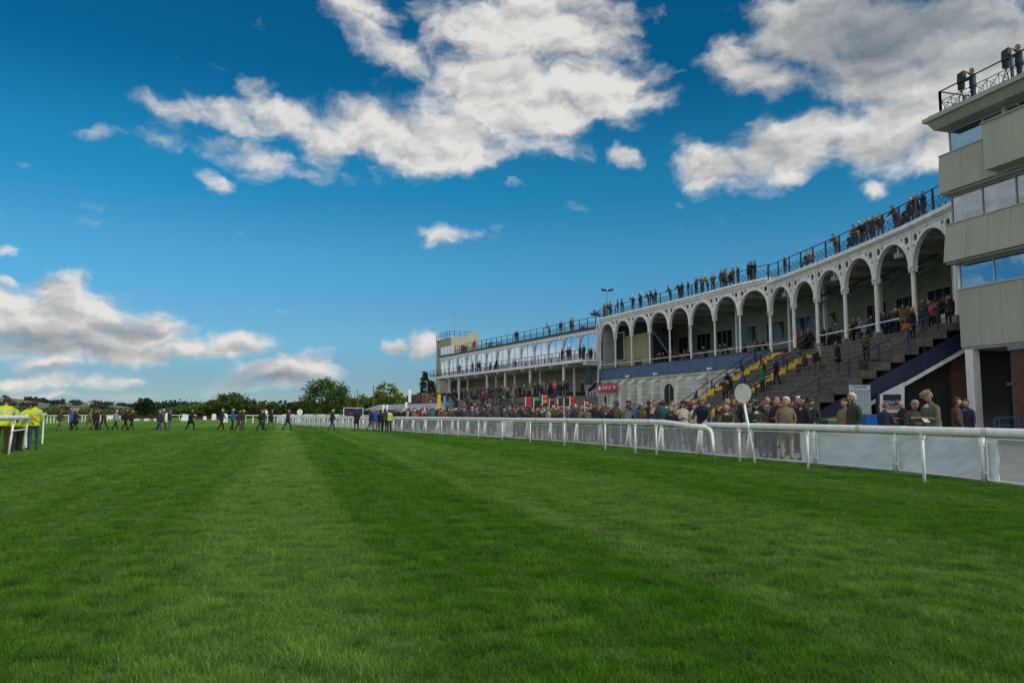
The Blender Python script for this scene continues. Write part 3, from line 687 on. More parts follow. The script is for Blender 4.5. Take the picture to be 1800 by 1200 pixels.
# windbreak panel and rails at the last two openings
for i in (1,):
    f = Fr(ptA[i], ptA[i + 1])
    part('low_panel', MB().fbox(f, .2, f.L - .2, -1.4, -1.32, FL + .005, FL + 1.0), WHITE, stA)
for i in range(len(ptA) - 1):                       # thin white rail across most openings
    if i in (0, 1, 5): continue
    f = Fr(ptA[i], ptA[i + 1])
    part('hand_rail', MB().tube([f.p(.13, 0, FL + 1.0), f.p(f.L - .13, 0, FL + 1.0)], .05, 8), WHITE, stA, smooth=True)
for i in range(len(ptB) - 1):
    f = Fr(ptB[i], ptB[i + 1])
    part('hand_rail', MB().tube([f.p(.08, .02, FL + 1.08), f.p(f.L - .08, .02, FL + 1.08)], .04, 8), WHITE, stB, smooth=True)
    # navy fascia boards
    n = 2
    for k in range(n):
        part('fascia_board', MB().fbox(f, f.L * k / n + .012, f.L * (k + 1) / n - .012, .1, .2 + .006 * ((i + k) % 2), 5.42, 6.58), NAVYP, stB)
    part('fascia_sill', MB().fbox(f, .002, f.L - .002, -.12, .24, 6.585, 6.64), NAVY, stB)
    part('fascia_backing', MB().fbox(f, .0, f.L, -.12, .09, 5.4, 6.58), NAVY, stB)
f = Fr(ptB[-2], ptB[-1])
part('end_wall', MB().fbox(f, f.L - .25, f.L - .05, -8.19, -.3, FL + .01, 12.0), DKW, stB)
# cream boarded lobby at the far end, with its window and the covered stair
f = Fr(ptB[-3], ptB[-1]); nb = 18
for k in range(nb):
    part('wall_board', MB().fbox(f, f.L * k / nb + .01, f.L * (k + 1) / nb - .01, -2.3 - .012 * (k % 2), -2.2, FL + .01, 10.4), CREAMB, stB)
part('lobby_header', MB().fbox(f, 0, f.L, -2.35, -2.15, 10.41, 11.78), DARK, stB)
fe_ = Fr(ptB[-2], ptB[-1])
part('window_frame', MB().fbox(fe_, fe_.L * .45, fe_.L * 1.1, -2.18, -2.08, 7.6, 11.0), FRAMEW, stB)
part('pane', MB().fbox(fe_, fe_.L * .5, fe_.L * 1.05, -2.075, -2.05, 7.75, 10.85), mat('dark_pane', (.02, .03, .035)), stB)
fs_ = Fr(ptB[-5], ptB[-3])
for k in range(13):
    part('stair_tread', MB().fbox(fs_, fs_.L * .2 + k * .33, fs_.L * .2 + k * .33 + .3, -2.6, -1.5, 7.0 + k * .3, 7.08 + k * .3), GREYM, stB)
part('stair_string', MB()._bar(fs_.p(fs_.L * .2, -1.45, 6.8), fs_.p(fs_.L * .2 + 4.3, -1.45, 10.8), .1, .32, 0), NAVY, stB)
# far end wall of block B, white with a drain pipe
f = Fr(ptB[-2], ptB[-1]); e = f.L
part('end_pilaster', MB().fbox(f, e + .09, e + .45, -.2, .1, 5.42, 12.02), WHITE, stB)
part('drain_pipe', MB().tube([f.p(e + .3, .18, 12.0), f.p(e + .3, .18, 4.6), f.p(e + .12, .3, 4.3), f.p(e + .12, .3, .4)], .06, 8), WHITE, stB)
part('drain_hopper', MB().fbox(f, e + .16, e + .44, .1, .34, 5.0, 5.4), WHITE, stB)

# painted blockwork wall below the balcony with buttresses and arched openings
LB = off(ptB, -.02)
qB = plen(LB)
bw = empty('blockwork_wall', 'pale painted block wall with buttresses and arched windows under the navy balcony', 'wall', (*ptB[0], 0))
part('wall_face', MB().sweep(LB, [(-.4, .0), (.0, .0), (.0, 5.4), (-.4, 5.4)]), BLOCK, bw)
part('wall_coping', MB().sweep(LB, [(-.1, 5.1), (.1, 5.1), (.1, 5.2), (-.1, 5.2)]), OFFW, bw)
for px in (1084, 1099, 1115, 1134, 1156, 1199, 1240, 1290):
    q = find_px(LB, px, 4); v, u = along(LB, q); f = Fr(v, v + u)
    b = MB(); w2 = .36
    P = [f.p(-w2, 0, 0), f.p(w2, 0, 0), f.p(w2, .85, 0), f.p(-w2, .85, 0), f.p(-w2, 0, 5.05), f.p(w2, 0, 5.05), f.p(w2, .62, 4.55), f.p(-w2, .62, 4.55)]
    part('buttress', b.hexa(P), BLOCK, bw)
    part('buttress_cap', MB().hexa([f.p(-w2 - .04, .0, 5.055), f.p(w2 + .04, .0, 5.055), f.p(w2 + .04, .68, 4.55), f.p(-w2 - .04, .68, 4.55), f.p(-w2 - .04, .0, 5.14), f.p(w2 + .04, .0, 5.14), f.p(w2 + .04, .68, 4.64), f.p(-w2 - .04, .68, 4.64)]), OFFW, bw)
def arch_window(px, wd, ztop, zbot, fr=.09):
    q = find_px(LB, px, 3); v, u = along(LB, q); f = Fr(v, v + u); r = wd / 2; zs = ztop - r
    vs = []
    prof = [(-r, zbot), (r, zbot)] + [(r * math.cos(math.pi * k / 12), zs + r * math.sin(math.pi * k / 12)) for k in range(13)]
    for tt in (.012, .03): vs += [f.p(x, tt, z) for x, z in prof]
    n = len(prof)
    w_ = part('arched_window', MB().add(vs, [tuple(range(n)), tuple(range(2 * n - 1, n - 1, -1))] + [(k, (k + 1) % n, n + (k + 1) % n, n + k) for k in range(n)]), DARK, bw)
    part('window_surround', arch_ring(f, -r - fr, r + fr, zs, r + fr, fr, .008, .09, legs=zs - zbot), WHITE if wd < .8 else OFFW, w_)
    if wd > .8:
        part('mullion', MB()._bar(f.p(-.05, .035, zbot), f.p(-.05, .035, ztop - .1), .05, .03, 0), FRAMEW, w_)
for px in (1065, 1076, 1093, 1108, 1126, 1145): arch_window(px, .62, 3.55, 1.0)
arch_window(1177, 1.7, 4.45, .6, .14); arch_window(1225, .9, 3.4, .6); arch_window(1262, .9, 3.4, .6)
for px in (1108, 1157, 1253): # small lamps under the balcony
    q = find_px(LB, px, 5.3); v, u = along(LB, q); f = Fr(v, v + u)
    l = empty('bulkhead_lamp', 'small white bulkhead lamp under the navy balcony, %s' % {1108: 'farthest of three', 1157: 'middle of three', 1253: 'nearest of three'}[px], 'lamp', f.p(0, .3, 5.5), 'lamps under the navy balcony')
    part('housing', MB().fbox(f, -.22, .22, .21, .5, 5.42, 5.6), WHITE2, l); part('lens', MB().fbox(f, -.17, .17, .26, .45, 5.36, 5.42), GREYM, l)
# pale annex at the far end of the wall, with three narrow openings
f = Fr(ptB[-2], ptB[-1]); e = f.L
an = empty('annex', 'small pale block with three narrow openings beside the pink sign', 'building', f.p(e + 1, 0, 0))
part('wall', MB().fbox(f, e + .02, e + 3.2, -1.5, .35, 0, 4.7), BLOCK, an)
part('coping', MB().fbox(f, e + .01, e + 3.3, -1.6, .45, 4.705, 4.85), OFFW, an)
for k in range(3): part('slot', MB().fbox(f, e + .7 + k * .75, e + 1.0 + k * .75, .352, .37, 2.2, 4.0), DARK, an)
# pink sign
q = find_px(LB, 1067.5, 4.3, .9); v, u = along(LB, q); f = Fr(v, v + u)
PINK = mat('pink_sign', (.48, .035, .08), .5, .08, 1)
sgn_ = empty('wall_sign', 'pinkish red betting sign with white lettering on the pale block wall', 'sign', f.p(0, .1, 4.3))
part('board', MB().fbox(f, -2.2, 2.2, .89, .95, 3.85, 4.85), PINK, sgn_)
part('edge_strip', MB().fbox(f, -1.25, -1.15, .951, .957, 3.85, 4.85), mat('pale_pink', (.62, .22, .28)), sgn_)
for x_ in (-2.0, 2.0): part('bracket', MB().fbox(f, x_ - .05, x_ + .05, .03, .885, 4.2, 4.3), GREYM, sgn_)
put_text('Betfred', .66, WHITE2, sgn_, f.p(.1, .965, 4.4), Vector((-f.u.x, -f.u.y, 0)))
vs_ = [f.p(1.72 + .28 * math.cos(2 * math.pi * k / 20), .962, 4.36 + .3 * math.sin(2 * math.pi * k / 20)) for k in range(20)]
part('emblem', MB().add(vs_, [tuple(range(20))]), WHITE2, sgn_)
part('emblem', MB().add([f.p(-1.9, .962, 4.4 - .16), f.p(-1.55, .962, 4.4 - .16), f.p(-1.55, .962, 4.56), f.p(-1.9, .962, 4.56)], [(0, 1, 2, 3)]), WHITE2, sgn_)

# ------------------------------------------------------------------ block C: glazed upper floor, balcony, terrace below
ZB = 7.75
stC = empty('glazed_grandstand', 'white far grandstand block with glazed upper floor, balcony and open terrace below', 'grandstand', (*FACC[0], 0))
LC = plen(FACC); nbay = 13
cp = [tuple(along(FACC, LC * i / nbay)[0]) for i in range(nbay + 1)]
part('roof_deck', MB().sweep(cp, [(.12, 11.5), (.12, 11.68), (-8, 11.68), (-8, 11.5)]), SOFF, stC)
part('fascia', MB().sweep(cp, [(.05, 10.95), (.05, 11.49), (-.3, 11.49), (-.3, 10.95)]), WHITE, stC)
part('fascia_cap', MB().sweep(cp, [(.13, 11.40), (.18, 11.40), (.18, 11.695), (.13, 11.695)]), NAVY, stC)
part('upper_floor', MB().sweep(cp, [(-.31, 7.4), (-.31, ZB), (-8, ZB), (-8, 7.4)]), OFFW, stC)
part('upper_back_wall', MB().sweep(cp, [(-5, ZB + .01), (-5, 11.45), (-5.2, 11.45), (-5.2, ZB + .01)]), DKW, stC)
bal = off(cp, 1.9)
part('balcony_slab', MB().sweep(bal, [(-2.2, 7.5), (0, 7.5), (0, 7.74), (-2.2, 7.74)]), WHITE, stC)
part('balcony_edge', MB().sweep(bal, [(.005, 7.44), (.09, 7.44), (.09, 7.8), (.005, 7.8)]), WHITE, stC)
for i in range(nbay):
    f = Fr(cp[i], cp[i + 1])
    b = MB().fbox(f, -.08, .08, -.3, .04, ZB, 10.94)
    part('pilaster', b, WHITE, stC)
    r = (f.L - .3) / 2
    for sgn2 in (-1, 1):          # quadrant brackets springing from the pilasters
        c0 = .13 if sgn2 == 1 else f.L - .13; rr_ = 1.0; vs = []; rows_ = 8
        for k in range(rows_ + 1):
            a_ = math.pi / 2 * k / rows_
            ox = c0 + sgn2 * (rr_ - rr_ * math.cos(a_)); oz = 10.93 - rr_ + rr_ * math.sin(a_)
            for tt in (-.02, .035):
                vs.append(f.p(ox, tt, oz)); vs.append(f.p(c0 + sgn2 * max(0, (rr_ - rr_ * math.cos(a_)) - .06), tt, min(10.93, oz + .08)))
        fs2 = []
        for k in range(rows_):
            a, c = k * 4, k * 4 + 4; fs2 += [(a, a + 1, c + 1, c), (a + 2, c + 2, c + 3, a + 3), (a, c, c + 2, a + 2), (a + 1, a + 3, c + 3, c + 1)]
        part('bracket_arch', MB().add(vs, fs2), WHITE, stC)
    for k in range(2):
        s0 = .14 + (f.L - .28) * k / 2; s1 = .14 + (f.L - .28) * (k + 1) / 2
        part('pane', MB().fbox(f, s0 + .03, s1 - .03, -.16, -.145, ZB + .1, 10.93), GLASSB, stC)
        if k: part('mullion', MB().fbox(f, s0 - .028, s0 + .028, -.2, -.1, ZB + .02, 10.93), FRAMEW, stC)
    part('sill', MB().fbox(f, .125, f.L - .125, -.22, -.08, ZB + .012, ZB + .09), WHITE, stC)
    fb = Fr(bal[i], bal[i + 1])
    part('balcony_bracket', MB().fbox(fb, 0, .2, -.45, -.15, 7.12, 7.495), WHITE, stC)
    part('floor_beam', MB().fbox(fb, .02, .18, -6.5, -.5, 7.1, 7.39), OFFW, stC)
    part('pipe', MB().tube([f.p(.3, .12, 10.9), f.p(.3, .12, 11.3)], .05, 6), WHITE, stC) if i % 2 == 0 else None
colline = off(cp, 1.45)
for px in (772, 790, 807, 856, 888, 932, 991):
    q = find_px(colline, px, 5); v, u = along(colline, q); f = Fr(v, v + u)
    part('column', MB().fbox(f, -.12, .12, -.12, .12, 3.505, 7.49), WHITE, stC)
    part('inner_column', MB().fbox(f, -.1, .1, -1.6, -1.4, 3.505, 7.39), WHITE, stC)
part('back_wall', MB().sweep(cp, [(-5.0, 4.4), (-5.0, 7.38), (-5.3, 7.38), (-5.3, 4.4)]), mat('dim_cream_wall', (.40, .385, .29), .8, .2, .6), stC)
part('back_wall_base', MB().sweep(cp, [(-4.98, .2), (-4.98, 4.39), (-5.3, 4.39), (-5.3, .2)]), REDB, stC)
part('terrace_platform', MB().sweep(cp, [(-4.9, .0), (-4.9, 3.5), (5.6, 3.5), (5.6, .0)]), CONC2, stC)
for k in range(8):
    part('terrace_step', MB().sweep(cp, [(5.603 + k * .8, .0), (5.603 + k * .8, 3.17 - .34 * k), (5.6 + (k + 1) * .8, 3.17 - .34 * k), (5.6 + (k + 1) * .8, .0)]), CONC if k % 2 else CONC2, stC)
f = Fr(cp[-4], cp[-1])
part('side_wall', MB().fbox(f, 3.2, 3.5, -1, 6.3, 3.51, 4.9), REDB, stC); part('ramp_wall', MB().hexa([f.p(-4.5, 6.2, 1.5), f.p(-4.5, 6.5, 1.5), f.p(3, 6.5, 1.5), f.p(3, 6.2, 1.5), f.p(-4.5, 6.2, 3.6), f.p(-4.5, 6.5, 3.6), f.p(3, 6.5, 4.9), f.p(3, 6.2, 4.9)]), mat('dull_red_render', (.20, .09, .07), .8, .3, 2), stC)
part('side_wall', MB().fbox(f, 5, 11.2, 6.0, 6.3, 3.51, 4.7), REDB, stC)
# stair up to the balcony at the near end, navy strings
f = Fr(cp[0], cp[1])
part('stair_string', MB()._bar(f.p(-.1, 5.4, 3.7), f.p(-.1, 12.0, .9), .1, .42, 0), NAVY, stC)
part('stair_string', MB()._bar(f.p(.2, 1.0, 4.1), f.p(.2, -3.5, 7.2), .1, .42, 0), NAVY, stC)
part('stair_screen', MB().fbox(f, .4, 1.6, .4, .5, 4.9, 6.9), NAVY, stC)

railing('navy lattice railing along the roof of the near arcade block', off(ptA, .08), 12.3, 1.86, 1.25, .68)
railing('navy lattice railing along the roof of the far arcade block', off([ptB[0]] + ptB[1:], .0), 12.66, 1.8, 1.05, .6)
railing('navy railing along the roof edge of the glazed block', off(cp, .05), 11.7, 1.85, 1.15, .62)
bl = railing('navy railing along the balcony of the glazed block', off(cp, 1.84), 7.76, 1.85, 1.15, .68, group='balcony railing')
rt = [tuple(Fr(cp[0], cp[1]).p(0, t_, 0)[:2]) for t_ in (.2, 1.8)]
t = empty('railing', 'short navy side railing at the near end of the glass-fronted balcony', 'railing', (*rt[0], ZB))
for h_ in (.4, .8, 1.15): part('top_rail', MB().tube([(*rt[0], ZB + h_), (*rt[1], ZB + h_)], .025, 6), NAVY, t)
for k in range(3):
    a = Vector(rt[0]).lerp(Vector(rt[1]), k / 2); part('post', MB().box(a.x - .03, a.y - .03, ZB, a.x + .03, a.y + .03, ZB + 1.15), NAVY, t)

# tower
cr = off(FACC, -1.6); q = find_px(cr, 792, 12); v, u = along(cr, q); f = Fr(v, v + u)
tw = empty('tower', 'square tan clad tower with a roof railing at the far end of the stands', 'tower', f.p(0, 0, 0))
H = 15.2; TL = 7.2; TD = 5.2
for k in range(9): part('cladding_panel', MB().fbox(f, TL * k / 9 + .01, TL * (k + 1) / 9 - .01, -.08, 0, 0, H - .35), TOWER, tw)
for k in range(8): part('cladding_panel', MB().fbox(f, -.0 - .08, -.0, -.09 - TD * (k + 1) / 8 + .01, -.09 - TD * k / 8 - .01, 0, H if k else H), TOWER, tw)
part('core', MB().fbox(f, .01, TL, -TD - .1, -.09, 0, H - .5), TOWER, tw)
part('coping', MB().fbox(f, -.12, TL + .1, -.14, .06, H - .35, H - .2), mat('pale_coping', (.4, .38, .3)), tw)
part('stair_head', MB().fbox(f, .3, 5.5, -TD - .1, -1.6, H - .49, H + .0), TOWER, tw)
part('stair_head_side', MB().hexa([f.p(0, -2.2, H), f.p(.3, -2.2, H), f.p(.3, -TD - .1, H), f.p(0, -TD - .1, H), f.p(0, -2.2, H + .05), f.p(.3, -2.2, H + .05), f.p(.3, -TD - .1, H + 1.4), f.p(0, -TD - .1, H + 1.4)]), TOWER, tw)
part('window', MB().fbox(f, 1.3, 1.9, .005, .03, 12.4, 13.6), FRAMEW, tw); part('door', MB().fbox(f, -.11, -.082, -3.1, -1.9, 11.7, 13.6), DARK, tw)
rl = [tuple(f.p(TL, .0, 0)[:2])[:2], tuple(f.p(.1, .0, 0)[:2]), tuple(f.p(.1, -TD, 0)[:2])]
t = empty('railing', 'plain navy railing around the top of the tan tower', 'railing', (*rl[0], H - .2))
for h_ in (.6, 1.15): part('top_rail', MB().tube([(*p, H - .2 + h_) for p in rl], .035, 5), NAVY, t)
for k in range(12):
    q_ = plen(rl) * k / 11; vv, _ = along(rl, q_); part('post', MB().box(vv.x - .05, vv.y - .05, H - .2, vv.x + .05, vv.y + .05, H + .95), NAVY, t)
p_ = f.p(.8, -1.0, H - .3); t = tag(MB().tube([p_, p_ + Vector((0, 0, 4.2))], .04, 6).tube([p_ + Vector((0, 0, 4.2)), p_ + Vector((0, 0, 4.5))], .12, 6).build('mast', GREYM), 'thin mast standing on the tan tower', 'mast')
fC = Fr(cp[-4], cp[-1]); gs = empty('glass_screen', 'pale blue glass wind screen on the roof in front of the tower', 'screen', fC.p(4, 0, 11.7))
for k in range(4): part('pane', MB().fbox(fC, 4.6 + k * 1.6, 6.15 + k * 1.6, .2, .23, 11.72, 13.1), GLASSB, gs); part('post', MB().fbox(fC, 4.52 + k * 1.6, 4.58 + k * 1.6, .19, .24, 11.72, 13.1), GREYM, gs)

# ------------------------------------------------------------------ concrete terrace in front of block A
q0 = find_px(FACA, 1690, 8) if False else 0
sA = plen(FACA); nearq = next(q for q in [i * .05 for i in range(900)] if along(FACA, q)[0].y > 38.35)
TA = sub(FACA, nearq, sA) + [tuple(Vector(FACA[-1]) + (Vector(ptB[1]) - Vector(FACA[-1])).normalized() * .9)]
te = empty('terrace', 'grey concrete viewing steps with painted yellow gangways climbing to the arcade', 'terrace', (*TA[0], 0))
NT = 14; TR = .71; RI = .4; T0 = .33
def tier(i): return (T0 + i * TR, T0 + (i + 1) * TR, FL - .02 - i * RI)      # t range and top height
for i in range(NT):
    a, c, z = tier(i)
    part('step', MB().sweep(TA, [(a - .04, z - .42), (c - .002, z - .42), (c - .002, z), (a - .04, z)]), CONC, te)
    part('step_edge', MB().sweep(TA, [(c - .06, z + .002), (c + .012, z - .03), (c + .012, z + .012), (c - .06, z + .012)]), CONC2, te)
# navy stringer and white trim on the open near side, with the dark void under the steps
f = Fr(TA[0], TA[1])
def tz(t, z): return f.p(-.0, t, z)
part('stringer', MB().hexa([f.p(.14, -.2, 4.9), f.p(.14, 10.2, -.85 + .0), f.p(.3, 10.2, -.85), f.p(.3, -.2, 4.9), f.p(.14, -.2, 5.75), f.p(.14, 10.2, .0), f.p(.3, 10.2, .0), f.p(.3, -.2, 5.75)]), NAVY, te)
part('white_trim', MB().hexa([f.p(.02, -.2, 4.66), f.p(.02, 5.4, 1.50), f.p(.13, 5.4, 1.50), f.p(.13, -.2, 4.66), f.p(.02, -.2, 4.86), f.p(.02, 5.4, 1.70), f.p(.13, 5.4, 1.70), f.p(.13, -.2, 4.86)]), WHITE, te)
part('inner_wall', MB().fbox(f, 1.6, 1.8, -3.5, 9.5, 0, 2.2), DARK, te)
part('void_shade', MB().hexa([f.p(.9, -3, 0), f.p(1.1, -3, 0), f.p(1.1, 9.2, 0), f.p(.9, 9.2, 0), f.p(.9, -3, 5.4), f.p(1.1, -3, 5.4), f.p(1.1, 9.2, .2), f.p(.9, 9.2, .2)]), DARK, te)  # near-black sheet painting in the shade of the hollow under the steps
# yellow gangways
for px_, i0, i1, z_ in ((1352, 0, 13, 5.6), (1437, 2, 13, 5.0)):
    q = find_px(TA, px_, z_, 1.2); 
    for i in range(i0, i1 + 1):
        a, c, z = tier(i); v, u = along(TA, q); g2 = Fr(v, v + u)
        b = MB().fbox(g2, -.8, .8, a - .0, a + .36, z + .013, z + .2)
        b.fbox(g2, -.8, .8, a + .365, c - .0, z + .013, z + .02); b.fbox(g2, -.8, .8, c + .002, c + .03, z - .18, z + .016)
        part('yellow_step', b, YEL, te)
def terrace_pt(q, t):
    """standing height on the terrace"""
    i = int((t - T0) / TR)
    return FL if t < T0 else (tier(min(i, NT - 1))[2] if i < NT else apron(*along(TA, q, t)[0]))
def handrail(label, q, t0, t1, n, loops=True, h=1.05):
    v, u = along(TA, q); g2 = Fr(v, v + u)
    t = empty('handrail', label, 'handrail', g2.p(0, t1, 0), 'navy handrails on the steps')
    def zt(tt): return FL - (tt - T0) / TR * RI
    A = [g2.p(0, tt, zt(tt) + h) for tt in [t0 + (t1 - t0) * k / 12 for k in range(13)]]
    if loops:
        A = [g2.p(0, t0 - .0, zt(t0) + h * .45), g2.p(0, t0 - .16, zt(t0) + h * .7), g2.p(0, t0 - .08, zt(t0) + h)] + A + [g2.p(0, t1 + .12, zt(t1) + h * .8), g2.p(0, t1 + .1, zt(t1) + .1)]
    part('top_rail', MB().tube(A, .036, 7), NAVY, t, smooth=True)
    part('middle_rail', MB().tube([g2.p(0, t0, zt(t0) + h * .5), g2.p(0, t1, zt(t1) + h * .5)], .024, 6), NAVY, t)
    for k in range(n):
        tt = t0 + (t1 - t0) * (k + .5) / n
        part('post', MB().fbox(g2, -.045, .045, tt - .045, tt + .045, terrace_pt(q, tt), zt(tt) + h), NAVY, t)
handrail('long navy handrail down the open near side of the concrete steps', .12, .6, 9.6, 6, False, 1.15)
qg1 = find_px(TA, 1352, 5.6, 1.2); qg2 = find_px(TA, 1437, 5.0, 1.2)
handrail('navy handrail with looped ends beside the lower yellow gangway nearest the camera', qg2 - .9, 3.0, 8.0, 3)
handrail('short looped navy handrail at the top of the yellow gangway nearest the camera', qg2 + .9, 1.3, 3.9, 2)
handrail('navy looped handrail on the near side of the farther yellow gangway', qg1 - .9, 1.6, 6.0, 3)
handrail('long navy handrail between the farther yellow gangway and the block wall', plen(TA) - .25, .4, 9.4, 6, False)
handrail('navy handrail low on the steps below the two yellow gangways', qg2 - 3.5, 6.2, 9.6, 2)

# under-stair wall: door, windows and brick pier; all stand on the plane y = 39.6
us = empty('stair_side_wall', 'brick, door and window wall in the recess under the concrete steps', 'wall', (20, 39.7, 0))
Y0 = 39.55
part('door', MB().box(17.9, Y0, .2, 20.9, Y0 + .1, 4.2), BROWN, us)
for k in range(3): part('door_board', MB().box(18.6 + k * .75, Y0 - .02, .2, 18.62 + k * .75, Y0 - .001, 3.6), DARK, us)
X = lambda px: at_d(px, 700, Y0).x
part('window_pane', MB().box(X(1626), Y0 + .05, .2, X(1664), Y0 + .1, 4.9), mat('dark_pane', (.02, .03, .035)), us)
for px in (1629, 1643, 1658): part('window_frame', MB().box(X(px) - .07, Y0 - .02, .2, X(px) + .07, Y0 + .045, 4.9), mat('grey_green_frame', (.2, .24, .22)), us)
for z in (1.0, 3.2): part('window_frame', MB().box(X(1626), Y0 - .01, z, X(1664), Y0 + .04, z + .12), mat('grey_green_frame', (.2, .24, .22)), us)
part('brick_pier', MB().box(X(1665), Y0 - .5, 0, X(1703), Y0 + .2, 4.75), BRICK, us)
part('brick_wall', MB().box(X(1703) + .01, Y0 + .6, 0, X(1703) + 6, Y0 + .8, 5), BRICK, us)
# triangular white board under the stringer
Y1 = 38.15
def bx(px, y): p = at_d(px, y, Y1); return (p.x, p.z)
kb = empty('information_kiosk', 'white wedge shaped end panel with a navy notice, under the concrete steps', 'kiosk', (at_d(1565, 700, Y1).x, Y1, 0))
tri = [bx(1546, 725), bx(1590, 725), bx(1590, 671.5), bx(1546, 693.5)]
def slab(pts, y0, y1):
    n = len(pts); return MB().add([(x, y0, z) for x, z in pts] + [(x, y1, z) for x, z in pts], [tuple(range(n)), tuple(range(2 * n - 1, n - 1, -1))] + [(k, (k + 1) % n, n + (k + 1) % n, n + k) for k in range(n)])
part('white_panel', slab(tri, Y1, Y1 + .08), WHITE, kb)
part('corner_post', slab([bx(1541, 760), bx(1546.2, 760), bx(1546.2, 690), bx(1541, 692)], Y1 - .02, Y1 + .1), NAVY, kb)
part('notice', slab([bx(1551, 718.5), bx(1583, 718.5), bx(1583, 693), bx(1551, 693)], Y1 - .05, Y1 - .005), NAVY, kb)
part('notice_frame', slab([bx(1583.2, 720), bx(1585, 720), bx(1585, 691.5), bx(1583.2, 691.5)], Y1 - .07, Y1 - .003), WHITE2, kb)
part('notice_frame', slab([bx(1549, 720), bx(1550.8, 720), bx(1550.8, 691.5), bx(1549, 691.5)], Y1 - .07, Y1 - .003), WHITE2, kb)
part('brick_base', MB().box(bx(1546.3, 700)[0], Y1 + .0, 0, bx(1591, 700)[0], Y1 + .3, bx(1590, 725.3)[1]), BRICK, kb)
for (s_, x_, y_, w_) in (('Welcome to the', 1563, 705, .13), ('racecourse', 1561, 708, .13), ('Please keep the steps clear', 1566, 713, .11), ('for all racegoers at all times', 1566, 716, .11)):
    put_text(s_, w_, WHITE2, kb, (bx(x_, y_)[0], Y1 - .06, bx(x_, y_)[1]), (1, 0, 0))
arc = [(bx(1577, 707)[0] + .13 * math.cos(a), bx(1577, 707)[1] + .19 * math.sin(a)) for a in [R(-70 + 14 * k) for k in range(11)]] + [(bx(1577, 707)[0] + .05 * math.cos(a), bx(1577, 707)[1] + .14 * math.sin(a)) for a in [R(70 - 14 * k) for k in range(11)]]
part('emblem', slab(arc, Y1 - .065, Y1 - .055), PINK, kb)
# runners board
Y2 = 36.4
def b2(px, y): p = at_d(px, y, Y2); return (p.x, p.z)
rb = empty('runners_board', 'white gridded runners board standing before the concrete steps', 'board', (b2(1512, 730)[0], Y2, 0))
x0, z1 = b2(1492.5, 676.5); x1, z0 = b2(1532, 728.5)
part('panel', MB().box(x0, Y2, z0, x1, Y2 + .05, z1), mat('board_white', (.56, .60, .64), .5, .05), rb)
for x_ in (x0 + .1, x1 - .1): part('leg', MB().box(x_ - .03, Y2 + .051, 0, x_ + .03, Y2 + .1, z1 - .05), GREYM, rb)
LINE = mat('grid_line_blue', (.05, .09, .16))
for k in range(8): part('grid_line', MB().box(x0 + .03 + (x1 - x0 - .06) * k / 7 - .006, Y2 - .006, z0 + .03, x0 + .03 + (x1 - x0 - .06) * k / 7 + .006, Y2 - .001, z1 - .24), LINE, rb)
for k in range(13): part('grid_line', MB().box(x0 + .02, Y2 - .011, z0 + .03 + (z1 - z0 - .27) * k / 12 - .006, x1 - .02, Y2 - .007, z0 + .03 + (z1 - z0 - .27) * k / 12 + .006), LINE, rb)
put_text('RUNNERS', .14, LINE, rb, ((x0 + x1) / 2, Y2 - .01, z1 - .1), (1, 0, 0))
for r_ in range(2):
    for k in range(7):
        if rnd.random() < .7: put_text(str(rnd.randint(1, 14)), .09, LINE, rb, (x0 + .03 + (x1 - x0 - .06) * (k + .5) / 7, Y2 - .02, z1 - .30 - r_ * .1), (1, 0, 0))
part('brick_pier', MB().box(x1 + .12, Y2 + 1.6, 0, x1 + .4, Y2 + 1.9, 2.6), BRICK, us)
# bins and a blue crate bag
def wheelie(px, d, m, label):
    p = at_d(px, 700, d); z = apron(p.x, p.y); t = empty('wheelie_bin', label, 'bin', (p.x, p.y, z))
    a = .29; b = MB().hexa([(-.22, -.25, .08), (.22, -.25, .08), (.22, .25, .08), (-.22, .25, .08), (-a, -.33, 1.0), (a, -.33, 1.0), (a, .33, 1.0), (-a, .33, 1.0)])
    o = b.build('bin_body', m, t, loc=(0, 0, 0)); 
    MB().hexa([(-.31, -.35, 1.0), (.31, -.35, 1.0), (.31, .36, 1.0), (-.31, .36, 1.0), (-.27, -.32, 1.07), (.27, -.32, 1.07), (.27, .36, 1.1), (-.27, .36, 1.1)]).build('lid', m, t, loc=(0, 0, .004))
    for s_ in (-.23, .23): MB().tube([(s_ - .03, .27, .1), (s_ + .03, .27, .1)], .1, 12).build('wheel', BLK, t, loc=(0, 0, 0))
    return t
wheelie(1461, 29, mat('bin_green', (.015, .12, .035), .45, .1), 'green wheelie bin beside the red one, behind the crowd fence')
wheelie(1476, 30, mat('bin_red', (.36, .012, .02), .45, .1), 'red wheelie bin between the white haired man and the green bin')
p = at_d(1531, 735, 33.5)
t = empty('blue_tub', 'bright blue plastic storage tub in front of the runners board', 'tub', (p.x, p.y, apron(p.x, p.y)))
BLUEM = mat('bright_blue_plastic', (.008, .13, .46), .4, .1)
MB().hexa([(-.32, -.3, 0), (.32, -.3, 0), (.32, .3, 0), (-.32, .3, 0), (-.4, -.36, 1.0), (.4, -.36, 1.0), (.4, .36, 1.0), (-.4, .36, 1.0)]).build('tub_body', BLUEM, t, loc=(0, 0, 0))
MB().box(-.43, -.39, 1.002, .43, .39, 1.06).build('rim', BLUEM, t, loc=(0, 0, 0))

